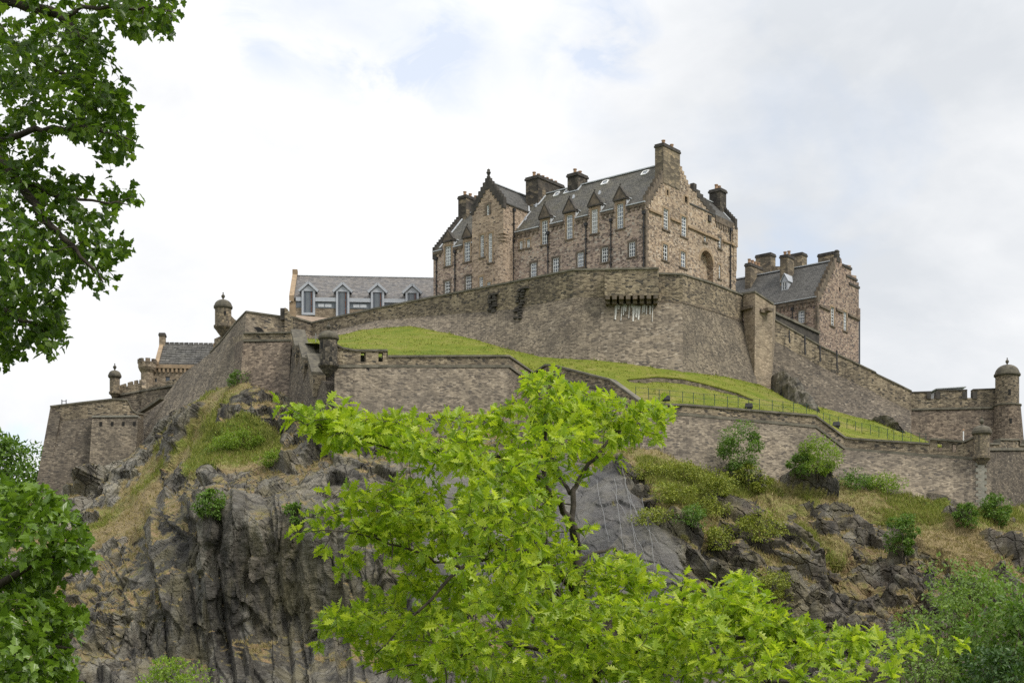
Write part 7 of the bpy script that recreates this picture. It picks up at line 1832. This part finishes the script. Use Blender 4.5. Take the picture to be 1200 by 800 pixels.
outcrop('low dark rock at the foot of the descending upper wall', [(1018, 492), (1034, 498), (1050, 504), (1066, 510)], [1.6, 2.0, 2.0, 1.2], [1.6, 2.2, 1.8, 1.0], 507, 1.2)

# railing along the lawn edge
def railing(label, pts, group):
    g = np.array([lawn_pt(x, y) for x, y in pts]); t = thing('railing', label, 'railing', g[0], group)
    for q in g:
        mb = MB(); mb.tube([q - (0, 0, .2), q + (0, 0, 1.15)], .034, 6); mb.build('post', M['green_iron'], t)
    for h in (1.1, .58):
        mb = MB(); mb.tube(g + np.array((0, 0, h)), .016, 5); mb.build('rail', M['green_iron'], t)
railing('long green iron railing behind the straight stretch of the lower wall', [(x, np.interp(x, [744, 800, 900, 955], [466, 471.5, 481, 486])) for x in np.arange(746, 958, 13.2)], 'green railings on the bank')
railing('green iron railing stepping down the bank at the right end', [(x, np.interp(x, [962, 990, 1040, 1092], [495, 502, 514.5, 521])) for x in np.arange(964, 1092, 9.4)], 'green railings on the bank')
q0 = lawn_pt(368, 401); t = thing('railing', 'short grey rail beside the dark domed left turret', 'railing', q0, 'green railings on the bank')
for px, py in ((370, 403), (373.5, 408), (377, 414)):
    q = lawn_pt(px, py); mb = MB(); mb.tube([q - (0, 0, .3), q + (0, 0, 1.2)], .04, 6); mb.build('post', M['rope'], t)
for lab, px, py in (('small dark floodlight at the left end of the long railing', 779, 470), ('small dark floodlight halfway along the long railing', 877, 479), ('small dark floodlight beside the lower railing', 981, 501)):
    q = lawn_pt(px, py); t = thing('floodlight', lab, 'floodlight', q, 'floodlights on the bank')
    mb = MB(); mb.hexa([q + v for v in ((-.42, -.2, .18), (.42, -.2, .18), (.42, .2, .1), (-.42, .2, .1), (-.36, -.1, .62), (.36, -.1, .62), (.36, .2, .5), (-.36, .2, .5))]); mb.build('housing', M['iron'], t)
    mb = MB(); mb.hexa([q + v for v in ((-.3, -.1, -.2), (.3, -.1, -.2), (.3, .1, -.2), (-.3, .1, -.2), (-.3, -.1, .2), (.3, -.1, .2), (.3, .1, .2), (-.3, .1, .2))]); mb.build('bracket', M['iron'], t)
q = P(1129, 518, 166.5); t = thing('marker_pole', 'thin pale pole just inside the right lower turret', 'pole', q - np.array((0, 0, 1)))
mb = MB(); mb.tube([q - (0, 0, 1.2), q + (0, 0, 1.2)], .06, 6); mb.build('pole', M['white'], t); mb = MB(); mb.lathe(q + (0, 0, 1.2), [(.1, 0), (.1, .15), (.03, .22)], 8); mb.build('cap', M['pot'], t)
# netting cables over the smooth slab
t = thing('rockfall_netting', 'pale steel cables hanging down the smooth grey slab right of the oak', 'netting', hill_at(735, 560))
for line in ([(728, 546), (734, 570), (739, 600), (744, 640), (748, 672)], [(716, 572), (727, 592), (740, 616), (750, 640), (762, 668)], [(731, 560), (741, 592), (752, 618)], [(698, 562), (706, 600), (714, 640)], [(752, 582), (758, 610), (764, 640), (768, 668)], [(720, 560), (724, 600), (731, 650)], [(738, 586), (752, 612), (775, 640)]):
    g = []
    for i in range(len(line) - 1):
        for f in np.linspace(0, 1, 8, endpoint=False): g.append(hill_at(line[i][0] + (line[i + 1][0] - line[i][0]) * f, line[i][1] + (line[i + 1][1] - line[i][1]) * f) + (0, -.22, .1))
    g = np.array(g); g[1:-1] = (g[:-2] + g[1:-1] + g[2:]) / 3
    mb = MB(); mb.tube(g, .016, 5); mb.build('cable', M['rope'], t)
